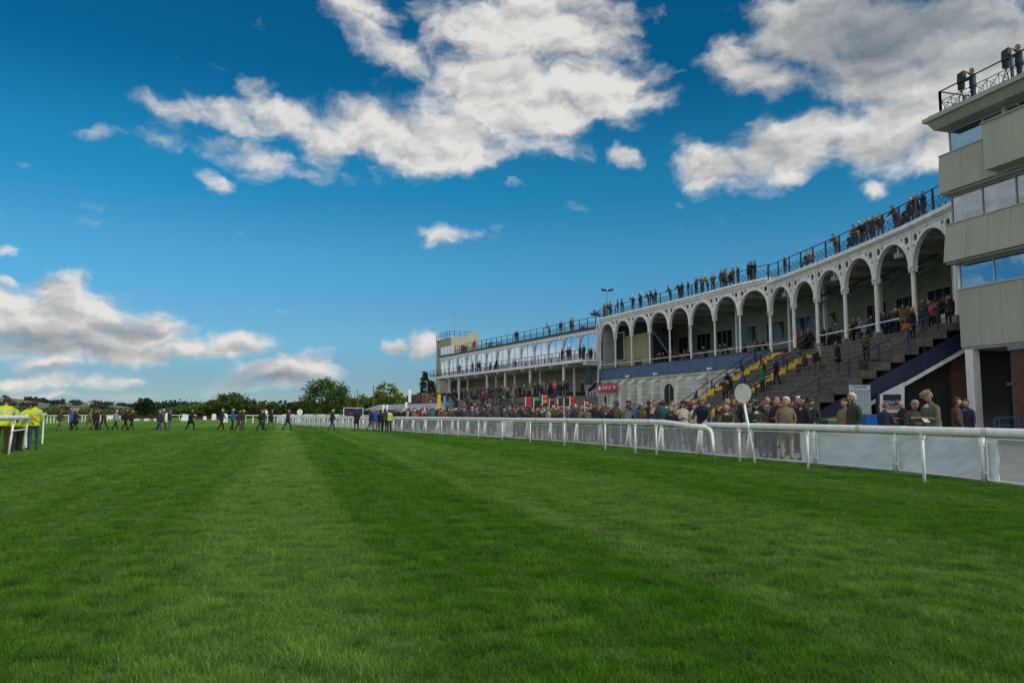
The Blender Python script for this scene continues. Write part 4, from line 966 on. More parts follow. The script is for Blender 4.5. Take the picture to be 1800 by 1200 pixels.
# ------------------------------------------------------------------ near clad building at the right edge
NBL = 16.0
Pf = Vector((21.72, 37.0)); dN = Vector((-.27, .963)).normalized(); Pn = Pf - dN * NBL
f = Fr(Pn, Pf)
def S(s): return NBL - s            # s measured back from the far corner towards the camera
nb = empty('clad_building', 'grey beige clad viewing tower block with slanting window bands, cut by the picture edge', 'building', (*Pf, 0))
pw = 1.16
def band(zb, zt_, tb, tt_, name='cladding_panel', s_to=NBL, over=0):
    n = int(s_to / pw)
    for k in range(n):
        a, c = S(k * pw + pw - .008), S(k * pw + .008)
        if k == 0: c = S(-over)
        part(name, MB().hexa([f.p(a, tb - .06, zb), f.p(c, tb - .06, zb), f.p(c, tb, zb), f.p(a, tb, zb), f.p(a, tt_ - .06, zt_), f.p(c, tt_ - .06, zt_), f.p(c, tt_, zt_), f.p(a, tt_, zt_)]), BEIGE, nb)
    part('panel_backing', MB().hexa([f.p(S(NBL), tb - .16, zb + .02), f.p(S(-over + .02), tb - .16, zb + .02), f.p(S(-over + .02), tb - .07, zb + .02), f.p(S(NBL), tb - .07, zb + .02), f.p(S(NBL), tt_ - .16, zt_ - .02), f.p(S(-over + .02), tt_ - .16, zt_ - .02), f.p(S(-over + .02), tt_ - .07, zt_ - .02), f.p(S(NBL), tt_ - .07, zt_ - .02)]), SOFF, nb)
    part('band_capping', MB().fbox(f, S(NBL), S(-over - .03), tt_ - .18, tt_ + .04, zt_ + .002, zt_ + .05), SOFF, nb)
band(4.57, 7.36, .0, .0)
band(8.72, 10.56, .66, .42, over=.12)
band(12.15, 14.04, .66, .52, over=.2)
part('soffit', MB().fbox(f, S(NBL), S(0), -5, -.07, 4.45, 4.7), SOFF, nb)
part('soffit', MB().fbox(f, S(NBL), S(-.12), -5, .5, 8.62, 8.72), SOFF, nb)
part('soffit', MB().fbox(f, S(NBL), S(-.2), -5, .5, 12.05, 12.15), SOFF, nb)
part('far_end_wall', MB().fbox(f, S(.0), S(-.08), -5, -.2, 4.7, 7.35), BEIGE, nb)
part('far_end_wall', MB().fbox(f, S(.0), S(-.1), -5, .1, 8.73, 10.5), BEIGE, nb)
part('far_end_wall', MB().fbox(f, S(.0), S(-.16), -5, .1, 12.16, 14.0), BEIGE, nb)
part('core', MB().fbox(f, S(NBL), S(3.8), -5, -2.4, 4.7, 15.3), DKW, nb)
part('far_core', MB().fbox(f, S(3.7), S(.4), -5, -4.6, 4.7, 12.0), DKW, nb)
for zb, zt_, ti, wd in ((7.42, 8.62, -.12, 1.9), (10.62, 12.04, .12, 1.75), (14.1, 15.3, .05, 1.9)):
    k = 0; s_ = .06
    part('window_head', MB().fbox(f, S(NBL), S(0), ti - .05, ti + .05, zt_ - .06, zt_ - .002), FRAMEW, nb)
    part('window_sill', MB().fbox(f, S(NBL), S(0), ti - .05, ti + .05, zb - .0, zb + .05), FRAMEW, nb)
    while s_ < 9:
        part('mullion', MB().fbox(f, S(s_ + .03), S(s_ - .03), ti - .04, ti + .04, zb + .051, zt_ - .061), FRAMEW if zb != 10.62 else GREYM, nb)
        part('pane', MB().fbox(f, S(s_ + wd - .04), S(s_ + .04), ti - .01, ti + .0, zb + .052, zt_ - .062), GLASSD if zb < 8 or (zb > 14 and k != 1) else GLASSC, nb)
        s_ += wd; k += 1
    # return glazing on the far end
    part('end_pane', MB().fbox(f, S(.02), S(.0), -2.6, ti - .06, zb + .05, zt_ - .06), GLASSC, nb)
    part('end_post', MB().fbox(f, S(.04), S(-.03), -1.35, -1.28, zb + .05, zt_ - .06), FRAMEW, nb)
part('window_post', MB().fbox(f, S(3.32), S(3.16), .1, .26, 14.05, 15.35), FRAMEW, nb)
part('corner_post', MB().fbox(f, S(.08), S(-.06), -.2, -.07, 7.38, 8.6), WHITE, nb)
part('roof_soffit', MB().hexa([f.p(S(NBL), -5, 15.32), f.p(S(-.1), -5, 15.32), f.p(S(-.1), .85, 15.32), f.p(S(NBL), .85, 15.32), f.p(S(NBL), -5, 15.7), f.p(S(-.22), -5, 15.7), f.p(S(-.22), 1.15, 15.7), f.p(S(NBL), 1.15, 15.7)]), SOFF, nb)
part('roof_edge', MB().fbox(f, S(NBL), S(-.34), -5, 1.3, 15.705, 15.9), BEIGE, nb)
part('roof_upstand', MB().fbox(f, S(NBL), S(-.2), -5, 1.05, 15.905, 16.05), SOFF, nb)
part('side_bay', MB().hexa([f.p(S(NBL), -.5, 12.3), f.p(S(3.05), -.5, 12.3), f.p(S(3.05), 1.28, 12.3), f.p(S(NBL), 1.28, 12.3), f.p(S(NBL), -.5, 14.5), f.p(S(2.9), -.5, 14.5), f.p(S(2.9), 1.15, 14.5), f.p(S(NBL), 1.15, 14.5)]), BEIGE, nb)
part('side_bay_cap', MB().fbox(f, S(NBL), S(2.85), -.5, 1.22, 14.505, 14.56), SOFF, nb)
# ground floor
part('white_column', MB().fbox(f, S(.62), S(.2), -.42, -.0, 0, 4.44), WHITE, nb)
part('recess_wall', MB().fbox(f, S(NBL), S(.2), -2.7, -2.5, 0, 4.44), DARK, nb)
for s_ in (.5, 1.55, 2.6, 3.65): part('window_frame', MB().fbox(f, S(s_ + .1), S(s_), -2.49, -2.4, .1, 4.4), mat('grey_green_frame', (.2, .24, .22)), nb)
part('window_frame', MB().fbox(f, S(5), S(.3), -2.39, -2.3, 2.75, 2.9), mat('grey_green_frame', (.2, .24, .22)), nb)
part('blind', MB().fbox(f, S(1.5), S(.65), -2.48, -2.42, 2.95, 4.3), DKW, nb)
px_ = at_d(1793, 700, 33.2).x
part('brick_pier', MB().box(px_, 32.9, 0, px_ + 1.3, 33.6, 4.15), BRICK, nb); part('lead_cap', MB().box(px_ - .08, 32.8, 4.155, px_ + 1.4, 33.7, 4.4), GREYM, nb)
s_ = empty('wall_sign', 'small blue and white sign plate fixed to the brick pier at the picture edge', 'sign', (px_ + .4, 32.88, 2.2))
part('blue_plate', MB().box(px_ + .12, 32.86, 1.95, px_ + .8, 32.89, 2.65), mat('sign_blue', (.01, .10, .42)), s_); part('white_plate', MB().box(px_ + .1, 32.86, 1.5, px_ + .8, 32.89, 1.85), WHITE2, s_)
t = empty('handrail', 'low blue tubular handrail by the dark doorway at the right edge', 'handrail', (21.0, 32.5, 0))
hp = [at_d(1748, 760, 32.4), at_d(1748, 737, 32.4), at_d(1752, 734.5, 32.4), at_d(1830, 731.5, 32.4)]
hp[0].z = 0; BLUER = mat('blue_rail_paint', (.03, .10, .26), .4, .1)
part('top_rail', MB().tube(hp, .03, 8), BLUER, t, smooth=True); part('middle_rail', MB().tube([at_d(1748, 748, 32.4), at_d(1830, 745, 32.4)], .02, 6), BLUER, t)
for px in (1756, 1790, 1822): q = at_d(px, 736, 32.4); part('post', MB().tube([(q.x, q.y, 0), q], .024, 6), BLUER, t)
rf = [tuple(f.p(S(NBL), .6, 0)[:2]), tuple(f.p(S(.15), .6, 0)[:2]), tuple(f.p(S(.1), -4, 0)[:2])]
railing('navy lattice railing on the roof of the clad building with the camera crew', rf[:2], 16.05, 1.95, 1.2, .66)
railing('navy lattice railing returning along the far roof end of the clad building', rf[1:], 16.05, 1.65, 1.2, .66)

# ------------------------------------------------------------------ people
SKIN = mat('skin', (.42, .22, .155), .55, .1, 6, coord='Object'); SHOE = mat('shoe_leather', (.02, .016, .013), .5, .2, 5, coord='Object')
PAL = {'navy': (.012, .018, .045), 'black': (.012, .012, .014), 'dark green': (.022, .042, .024), 'olive': (.062, .062, .028), 'brown': (.06, .038, .024), 'tan': (.19, .14, .085),
       'beige': (.36, .31, .24), 'grey': (.10, .105, .115), 'charcoal': (.035, .037, .042), 'blue': (.012, .085, .30), 'teal': (.012, .075, .095), 'red': (.26, .016, .022), 'maroon': (.075, .014, .025),
       'green': (.01, .16, .09), 'pale blue': (.19, .28, .37), 'cream': (.45, .41, .33), 'white': (.58, .58, .56), 'denim': (.035, .065, .13), 'khaki': (.15, .12, .075), 'pink': (.5, .09, .13), 'orange': (.55, .10, .02),
       'yellow': (.50, .62, .01), 'tweed': (.10, .095, .055), 'purple': (.09, .02, .10)}
def cloth(n): return mat('cloth_' + n.replace(' ', '_'), PAL[n], .85, .3, 7, .25, 45, coord='Object')
HAIRC = {'grey': (.26, .25, .24), 'white': (.55, .54, .52), 'brown': (.05, .028, .015), 'black': (.012, .01, .01), 'blonde': (.33, .22, .10), 'ginger': (.17, .06, .02)}
def hairm(n): return mat('hair_' + n, HAIRC[n], .75, .35, 30, .4, 80, coord='Object')

def V(*a): return Vector(a)
def dirv(x, y, z): return Vector((x, y, z)).normalized()
D = dirv(0, 0, -1)
# arms: (upper, fore) directions for the right side, x mirrored for the left
ARMS = {'down': (dirv(.16, .02, -1), dirv(.03, .14, -1)), 'pocket': (dirv(.30, -.12, -1), dirv(-.35, .5, -.75)), 'fold': (dirv(.22, .12, -1), dirv(-.85, .5, .12)),
        'rail': (dirv(.16, .62, -.8), dirv(-.05, .8, -.45)), 'read': (dirv(.18, .15, -1), dirv(-.42, .95, .18)), 'raise': (dirv(.55, .72, -.30), dirv(-.62, .35, .85)),
        'swingf': (dirv(.12, .38, -1), dirv(.0, .62, -.85)), 'swingb': (dirv(.14, -.42, -1), dirv(.04, -.12, -1)), 'lap': (dirv(.16, .25, -1), dirv(-.3, .9, -.25))}
POSES = {  # lean, head pitch, right arm, left arm, (thigh, shin) right, (thigh, shin) left
    'stand': (0, 0, 'down', 'down', (dirv(.04, .02, -1), D), (dirv(-.03, -.01, -1), D)),
    'pocket': (-.02, .05, 'pocket', 'pocket', (dirv(.05, .03, -1), D), (dirv(-.06, -.02, -1), D)),
    'fold': (-.02, 0, 'fold', 'fold', (dirv(.05, .0, -1), D), (dirv(-.05, .04, -1), D)),
    'lean': (.42, -.25, 'rail', 'rail', (dirv(.05, -.12, -1), dirv(0, -.1, -1)), (dirv(-.06, .1, -1), dirv(0, -.16, -1))),
    'read': (.1, -.5, 'read', 'read', (dirv(.05, .0, -1), D), (dirv(-.05, .05, -1), D)),
    'bino': (-.03, .05, 'raise', 'raise', (dirv(.06, .0, -1), D), (dirv(-.06, .04, -1), D)),
    'phone': (.03, -.1, 'raise', 'down', (dirv(.05, .0, -1), D), (dirv(-.05, .04, -1), D)),
    'walk': (.07, 0, 'swingb', 'swingf', (dirv(.02, .42, -1), dirv(0, .12, -1)), (dirv(-.02, -.28, -1), dirv(0, -.62, -.9))),
    'stride': (.09, -.1, 'swingf', 'swingb', (dirv(.02, -.38, -1), dirv(0, -.55, -.9)), (dirv(-.02, .56, -1), dirv(0, .02, -1))),
    'step': (.04, -.3, 'pocket', 'swingf', (dirv(.02, .18, -1), dirv(0, -.02, -1)), (dirv(-.02, -.08, -1), dirv(0, -.42, -.95))),
    'sit': (.08, -.1, 'lap', 'lap', (dirv(.12, 1, -.06), dirv(0, .05, -1)), (dirv(-.12, 1, -.06), dirv(0, .1, -1)))}
def head_mesh():
    bm = bmesh.new(); bmesh.ops.create_icosphere(bm, subdivisions=3, radius=1)
    for v in bm.verts:
        x, y, z = v.co; jaw = max(0, -z)
        sx = .077 * (1 - .28 * jaw); sy = .098 * (1 - .16 * jaw); v.co = Vector((x * sx, y * sy + .012 * jaw * (y > -.2), z * .118))
        if y > .55:
            d = math.exp(-((x / .16) ** 2) - ((z + .12) / .20) ** 2); v.co.y += .024 * d              # nose
            v.co.y -= .010 * (math.exp(-((abs(x) - .36) / .15) ** 2 - ((z - .08) / .13) ** 2))          # eye sockets
            v.co.y += .007 * math.exp(-((z + .85) / .2) ** 2)                                           # chin
        if abs(x) > .93 and abs(z) < .3: v.co.x += .012 * (1 if x > 0 else -1)                          # ears
    return bm
def make_proto(pose):
    ln, hp, ra, la, RL, LLg = POSES[pose]
    sit = pose == 'sit'
    t = dirv(0, math.sin(ln), math.cos(ln)); P0 = V(0, 0, 0)
    J = {'pel': P0, 'spi': P0 + t * .2, 'che': P0 + t * .40, 'nek': P0 + t * .53, 'hea': P0 + t * .60 + V(0, .01, 0)}
    bones = [('pel', 'spi', 0), ('spi', 'che', 0), ('che', 'nek', 0), ('nek', 'hea', 2)]
    rad = {'pel': (.165, .125), 'spi': (.15, .115), 'che': (.17, .115), 'nek': (.062, .062), 'hea': (.052, .052)}
    hands = []
    for s_, nm, arm, leg in ((1, 'R', ra, RL), (-1, 'L', la, LLg)):
        m_ = lambda d: Vector((d.x * s_, d.y, d.z))
        u, fo = ARMS[arm]; u, fo = m_(u), m_(fo)
        if ln > .2: fo = Vector((fo.x, fo.y, fo.z))
        J['cl' + nm] = P0 + t * .47 + V(.10 * s_, 0, 0); J['sh' + nm] = P0 + t * .46 + V(.185 * s_, 0, 0); J['el' + nm] = J['sh' + nm] + u * .285; J['wr' + nm] = J['el' + nm] + fo * .25
        rad.update({'cl' + nm: (.085, .085), 'sh' + nm: (.072, .072), 'el' + nm: (.052, .052), 'wr' + nm: (.036, .036)})
        bones += [('che', 'cl' + nm, 0), ('cl' + nm, 'sh' + nm, 0), ('sh' + nm, 'el' + nm, 0), ('el' + nm, 'wr' + nm, 0)]
        hands.append((J['wr' + nm], fo, s_))
        th, shn = leg
        if nm == 'R': th, shn = Vector((abs(th.x), th.y, th.z)), shn
        J['hi' + nm] = V(.10 * s_, 0, -.06); J['kn' + nm] = J['hi' + nm] + th * .42; J['an' + nm] = J['kn' + nm] + shn * .40; 
        fd = dirv(.12 * s_, 1, -.12) if shn.y > -.3 else dirv(.05 * s_, .75, -.75)
        J['to' + nm] = J['an' + nm] + fd * .17
        J['an' + nm + 'h'] = J['an' + nm] + V(0, -.05, -.045) * 1.0
        rad.update({'hi' + nm: (.098, .105), 'kn' + nm: (.066, .066), 'an' + nm: (.046, .046), 'to' + nm: (.036, .03), 'an' + nm + 'h': (.04, .035)})
        bones += [('pel', 'hi' + nm, 1), ('hi' + nm, 'kn' + nm, 1), ('kn' + nm, 'an' + nm, 1), ('an' + nm, 'to' + nm, 3), ('an' + nm, 'an' + nm + 'h', 3)]
    low = min(min(J['to' + n].z, J['an' + n].z - .05) for n in 'RL') - .035
    lift = -low
    for k in J: J[k] = J[k] + V(0, 0, lift)
    names = list(J); me = bpy.data.meshes.new('person_form')
    me.from_pydata([J[k] for k in names], [(names.index(a), names.index(b)) for a, b, _ in bones], [])
    ob = bpy.data.objects.new('person_form', me); COL.objects.link(ob)
    sk = ob.modifiers.new('skin', 'SKIN'); sk.use_smooth_shade = True
    for i, k in enumerate(names):
        d = me.skin_vertices[0].data[i]; d.radius = rad[k]; d.use_root = (k == 'pel')
    ss = ob.modifiers.new('sub', 'SUBSURF'); ss.levels = 1
    bpy.context.view_layer.update()
    em = bpy.data.meshes.new_from_object(ob.evaluated_get(bpy.context.evaluated_depsgraph_get())); bpy.data.objects.remove(ob)
    bm = bmesh.new(); bm.from_mesh(em)
    def seg(p, a, b):
        d = b - a; k = max(0, min(1, (p - a).dot(d) / max(1e-9, d.length_squared))); return (p - a - d * k).length
    for fc in bm.faces:
        c = fc.calc_center_median(); best = min(bones, key=lambda q: seg(c, J[q[0]], J[q[1]]) / (rad[q[0]][0] + rad[q[1]][0])); fc.material_index = best[2]; fc.smooth = True
    # head
    hc = J['hea'] + V(0, .03 + .03 * max(0, -hp), .10); HM = Matrix.Translation(hc) @ Matrix.Rotation(hp + -ln * .4, 4, 'X')
    hb = head_mesh(); hme = bpy.data.meshes.new('h'); 
    for fc in hb.faces:
        c = fc.calc_center_median(); fc.material_index = 2; fc.smooth = True
        if c.y > .075 and abs(abs(c.x) - .030) < .011 and abs(c.z - .012) < .009: fc.material_index = 3
    hb.to_mesh(hme); hb.free(); hme.transform(HM); bm.from_mesh(hme)
    # hands: palm, four fingers of unequal length, thumb at the side
    hd = MB()
    for wpt, fo, s_ in hands:
        wpt = wpt + V(0, 0, lift); a = fo.cross(V(0, 0, 1)); a = a.normalized() if a.length > .1 else V(1, 0, 0); b = a.cross(fo).normalized()
        q = wpt - fo * .005; cen = q + fo * .085
        hd.hexa([q - a * .028 - b * .014, q + a * .028 - b * .014, q + a * .028 + b * .014, q - a * .028 + b * .014, cen - a * .042 - b * .013, cen + a * .042 - b * .013, cen + a * .042 + b * .013, cen - a * .042 + b * .013], 2)
        for k, l_ in enumerate((.062, .075, .07, .052)):
            o_ = cen + a * (-.032 + .0213 * k) - fo * .004; mid = o_ + fo * l_ * .55 - b * .008; tip = mid + (fo * .6 - b * .8).normalized() * l_ * .5
            hd.tube([o_, mid, tip], [.0098, .009, .0075], 5, 2)
        sd = -1 if s_ > 0 else 1
        o_ = q + fo * .03 + a * .026 * sd; hd.tube([o_, o_ + (fo * .6 + a * .8 * sd).normalized() * .035, o_ + (fo * .6 + a * .8 * sd).normalized() * .035 + (fo - b * .3).normalized() * .028], [.012, .0105, .0085], 5, 2)
    hm2 = bpy.data.meshes.new('h2'); hm2.from_pydata(hd.v, [], hd.f); hm2.polygons.foreach_set('material_index', hd.m); bm.from_mesh(hm2)
    out = bpy.data.meshes.new('person_body'); bm.to_mesh(out); bm.free()
    for m in (cloth('navy'), cloth('black'), SKIN, SHOE): out.materials.append(m)
    for x in (em, hme, hm2): bpy.data.meshes.remove(x)
    # coats: short and long, a closed tapering shell round the trunk
    coats = {}
    for kind, hem in (('short', -.10), ('long', -.34)):
        if sit: hem = -.04
        lv = [(.53, .072, .075, 0), (.50, .15, .095, 0), (.455, .205, .125, 0), (.36, .212, .142, .004), (.22, .192, .138, .004), (.08, .190, .142, .004), (-.02, .200, .150, 0), (hem, .215 if kind == 'long' else .205, .165, 0), (hem, .18, .13, 0)]
        wide = 1.0 + (.75 if pose in ('walk', 'stride') else 0) * (1 if kind == 'long' else .25)
        vs = []; n = 16
        for j, (q, rx, ry, dy) in enumerate(lv):
            c = V(0, 0, lift) + (t * q if q > 0 else V(0, 0, q)); 
            if j >= 6: ry *= 1 + (wide - 1) * min(1, (-.02 - q) / .32 + .1)
            for k in range(n):
                a = 2 * math.pi * k / n; fold_ = 1 + (.035 * math.sin(a * 5 + q * 9) if j > 3 else 0)
                vs.append(c + V(rx * math.cos(a) * fold_, ry * math.sin(a) * fold_ + dy, 0))
        fs = [(j * n + k, j * n + (k + 1) % n, (j + 1) * n + (k + 1) % n, (j + 1) * n + k) for j in range(len(lv) - 1) for k in range(n)]
        cm = bpy.data.meshes.new('coat'); cm.from_pydata(vs, [], fs); cm.polygons.foreach_set('use_smooth', [True] * len(cm.polygons)); cm.materials.append(cloth('navy')); cm.materials.append(cloth('white')); cm.polygons.foreach_set('material_index', [1 if (q_ % n in (3, 4) and q_ // n < 2) else 0 for q_ in range(len(fs))]); cm.update()
        coats[kind] = cm
    tall = max(v.co.z for v in out.vertices)
    return dict(body=out, coats=coats, head=HM, lift=lift, tall=tall, t=t)
PROTO = {k: make_proto(k) for k in POSES}
# hair and hats, in head space
def shell(test, grow=1.03, dz=0, sub_=3):
    bm = head_mesh()
    kill = [fc for fc in bm.faces if not test(fc.calc_center_median())]
    bmesh.ops.delete(bm, geom=kill, context='FACES')
    rr = random.Random(3)
    for v in bm.verts:
        g2 = grow + rr.uniform(-.02, .025); v.co = Vector((v.co.x * g2, v.co.y * g2 - .003, v.co.z * g2 + dz))
    ext = bmesh.ops.extrude_face_region(bm, geom=list(bm.faces))
    for v in [e for e in ext['geom'] if isinstance(e, bmesh.types.BMVert)]: v.co *= 1.0; v.co += v.co.normalized() * .012
    bmesh.ops.recalc_face_normals(bm, faces=bm.faces)
    me = bpy.data.meshes.new('hair'); bm.to_mesh(me); bm.free(); me.polygons.foreach_set('use_smooth', [True] * len(me.polygons)); me.materials.append(hairm('brown')); return me
HAIR = {'short': shell(lambda c: (c.z > .045 or c.y < -.02) and c.z > -.055 and not (c.y > .05 and c.z < .07)),
        'receding': shell(lambda c: c.z > -.055 and c.y < .01 and c.z < .095), 'long': None}
def long_hair():
    bm = bmesh.new(); n = 14
    lv = [(.125, .03, .04, -.01), (.11, .07, .085, -.005), (.06, .092, .108, -.012), (0, .098, .10, -.03), (-.07, .10, .085, -.045), (-.14, .10, .07, -.055), (-.22, .085, .05, -.06)]
    rings = []
    for z, rx, ry, dy in lv:
        ring = []
        for k in range(n):
            if z < .06: a = R(28) - R(236) * k / (n - 1)
            else: a = R(28) - R(360) * k / n
            ring.append(bm.verts.new((rx * math.cos(a), ry * math.sin(a) + dy, z)))
        rings.append(ring)
    for i in range(len(rings) - 1):
        for k in range(n - 1): bm.faces.new((rings[i][k], rings[i][k + 1], rings[i + 1][k + 1], rings[i + 1][k]))
        if i < 1: bm.faces.new((rings[i][n - 1], rings[i][0], rings[i + 1][0], rings[i + 1][n - 1]))
    bm.faces.new(rings[0])
    me = bpy.data.meshes.new('hair'); bm.to_mesh(me); bm.free(); me.polygons.foreach_set('use_smooth', [True] * len(me.polygons)); me.materials.append(hairm('brown')); return me
HAIR['long'] = long_hair()
def hat_mesh(kind):
    b = MB(); n = 16
    def ringz(z, rx, ry, dy=0): return [(rx * math.cos(2 * math.pi * k / n), ry * math.sin(2 * math.pi * k / n) + dy, z) for k in range(n)]
    if kind == 'flat': L_ = [(.045, .088, .108, 0), (.075, .10, .125, .01), (.108, .095, .12, .012), (.122, .06, .08, .0)]
    elif kind == 'beanie': L_ = [(.02, .088, .108, 0), (.055, .093, .112, 0), (.10, .082, .098, -.005), (.135, .045, .055, -.008)]
    else: L_ = [(.05, .15, .17, 0), (.055, .088, .105, 0), (.13, .08, .095, 0), (.14, .05, .07, 0)]
    vs = [p for l_ in L_ for p in ringz(*l_)]; fs = [(j * n + k, j * n + (k + 1) % n, (j + 1) * n + (k + 1) % n, (j + 1) * n + k) for j in range(len(L_) - 1) for k in range(n)]
    fs += [tuple((len(L_) - 1) * n + k for k in range(n)), tuple(range(n - 1, -1, -1))]
    b.add(vs, fs)
    if kind == 'flat': b.hexa([(-.06, .08, .046), (.06, .08, .046), (.045, .155, .036), (-.045, .155, .036), (-.06, .08, .062), (.06, .08, .062), (.045, .155, .046), (-.045, .155, .046)])
    me = bpy.data.meshes.new(kind); me.from_pydata(b.v, [], b.f); me.polygons.foreach_set('use_smooth', [True] * len(me.polygons)); me.materials.append(cloth('black')); return me
HATS = {k: hat_mesh(k) for k in ('flat', 'beanie', 'brim')}
vest_bands = None
PEOPLE = []
def setm(o, i, m):
    o.material_slots[i].link = 'OBJECT'; o.material_slots[i].material = m
def person(x, y, z, face, coat='navy', legs='black', hair='short:grey', hat=None, pose='stand', H=1.74, kind='short', place='', extra='', group='', vest=None):
    """face: heading in degrees, 0 = away from the camera, 90 = to the left, 180 = towards the camera, 270 = to the right"""
    pr = PROTO[pose]
    o = bpy.data.objects.new('person', pr['body']); COL.objects.link(o)
    k = H / 1.76
    o.location = (x, y, z); o.rotation_euler = (0, 0, R(face)); o.scale = (k * (1 + rnd.uniform(-.04, .07)), k * (1 + rnd.uniform(-.03, .08)), k)
    setm(o, 0, cloth(coat)); setm(o, 1, cloth(legs))
    c = bpy.data.objects.new('coat', pr['coats'][kind]); COL.objects.link(c); c.parent = o; setm(c, 0, cloth(vest or coat)); setm(c, 1, cloth(rnd.choice([coat, coat, 'white', 'cream', 'maroon', 'grey', 'black', 'pale blue', 'navy', 'tweed'])))
    if vest == 'yellow':
        for zq in (.12, .30):
            n = 16
            t_ = pr['t']; cc = V(0, 0, pr['lift'])
            vs = [cc + t_ * zz + V(.218 * math.cos(2 * math.pi * q / n), .152 * math.sin(2 * math.pi * q / n), 0) for zz in (zq, zq + .05) for q in range(n)]
            MB().add(vs, [(q, (q + 1) % n, n + (q + 1) % n, n + q) for q in range(n)]).build('reflective_band', mat('reflective_tape', (.42, .44, .45), .3, .05), c, loc=(0, 0, 0))
        for sx in (-.1, .1):
            cc = V(0, 0, pr['lift'])
            MB()._bar(cc + pr['t'] * .36 + V(sx, -.146, 0), cc + pr['t'] * .48 + V(sx, -.10, 0), .045, .012, 0).build('reflective_band', mat('reflective_tape', (.42, .44, .45), .3, .05), c, loc=(0, 0, 0))
    hs, hc_ = (hair.split(':') + [''])[:2]
    if hs != 'bald':
        h = bpy.data.objects.new('hair', HAIR[hs]); COL.objects.link(h); h.parent = o; h.matrix_basis = pr['head']; setm(h, 0, hairm(hc_))
    if hat:
        hk, hcol = hat.split(':'); h = bpy.data.objects.new({'flat': 'flat_cap', 'beanie': 'beanie', 'brim': 'brimmed_hat'}[hk], HATS[hk]); COL.objects.link(h); h.parent = o; h.matrix_basis = pr['head']; setm(h, 0, cloth(hcol))
    hd = {'flat': '%s flat cap', 'beanie': '%s woolly hat', 'brim': '%s brimmed hat'}[hat.split(':')[0]] % hat.split(':')[1] if hat else ('bald head' if hs == 'bald' else ('long %s hair' % hc_ if hs == 'long' else ('receding %s hair' % hc_ if hs == 'receding' else 'short %s hair' % hc_)))
    g_ = 'in a yellow high visibility vest' if vest == 'yellow' else ('in a blue bib over %s' % coat if vest == 'blue' else 'in a %s %s' % (coat, 'long coat' if kind == 'long' else 'jacket'))
    act = {'stand': '', 'pocket': 'hands in pockets', 'fold': 'arms folded', 'lean': 'leaning forward', 'read': 'reading', 'bino': 'raising binoculars', 'phone': 'hand to the face', 'walk': 'walking', 'stride': 'striding', 'step': 'stepping', 'sit': 'seated'}[pose]
    o['category'] = 'person'; o['group'] = group or 'racegoers'
    PEOPLE.append(dict(o=o, a=g_, b=hd, act=act, legs=legs, place=place, extra=extra, px=proj(x, y, z + 1)[0]))
    return o
FACES = lambda a, s=40: (a + rnd.uniform(-s, s)) % 360

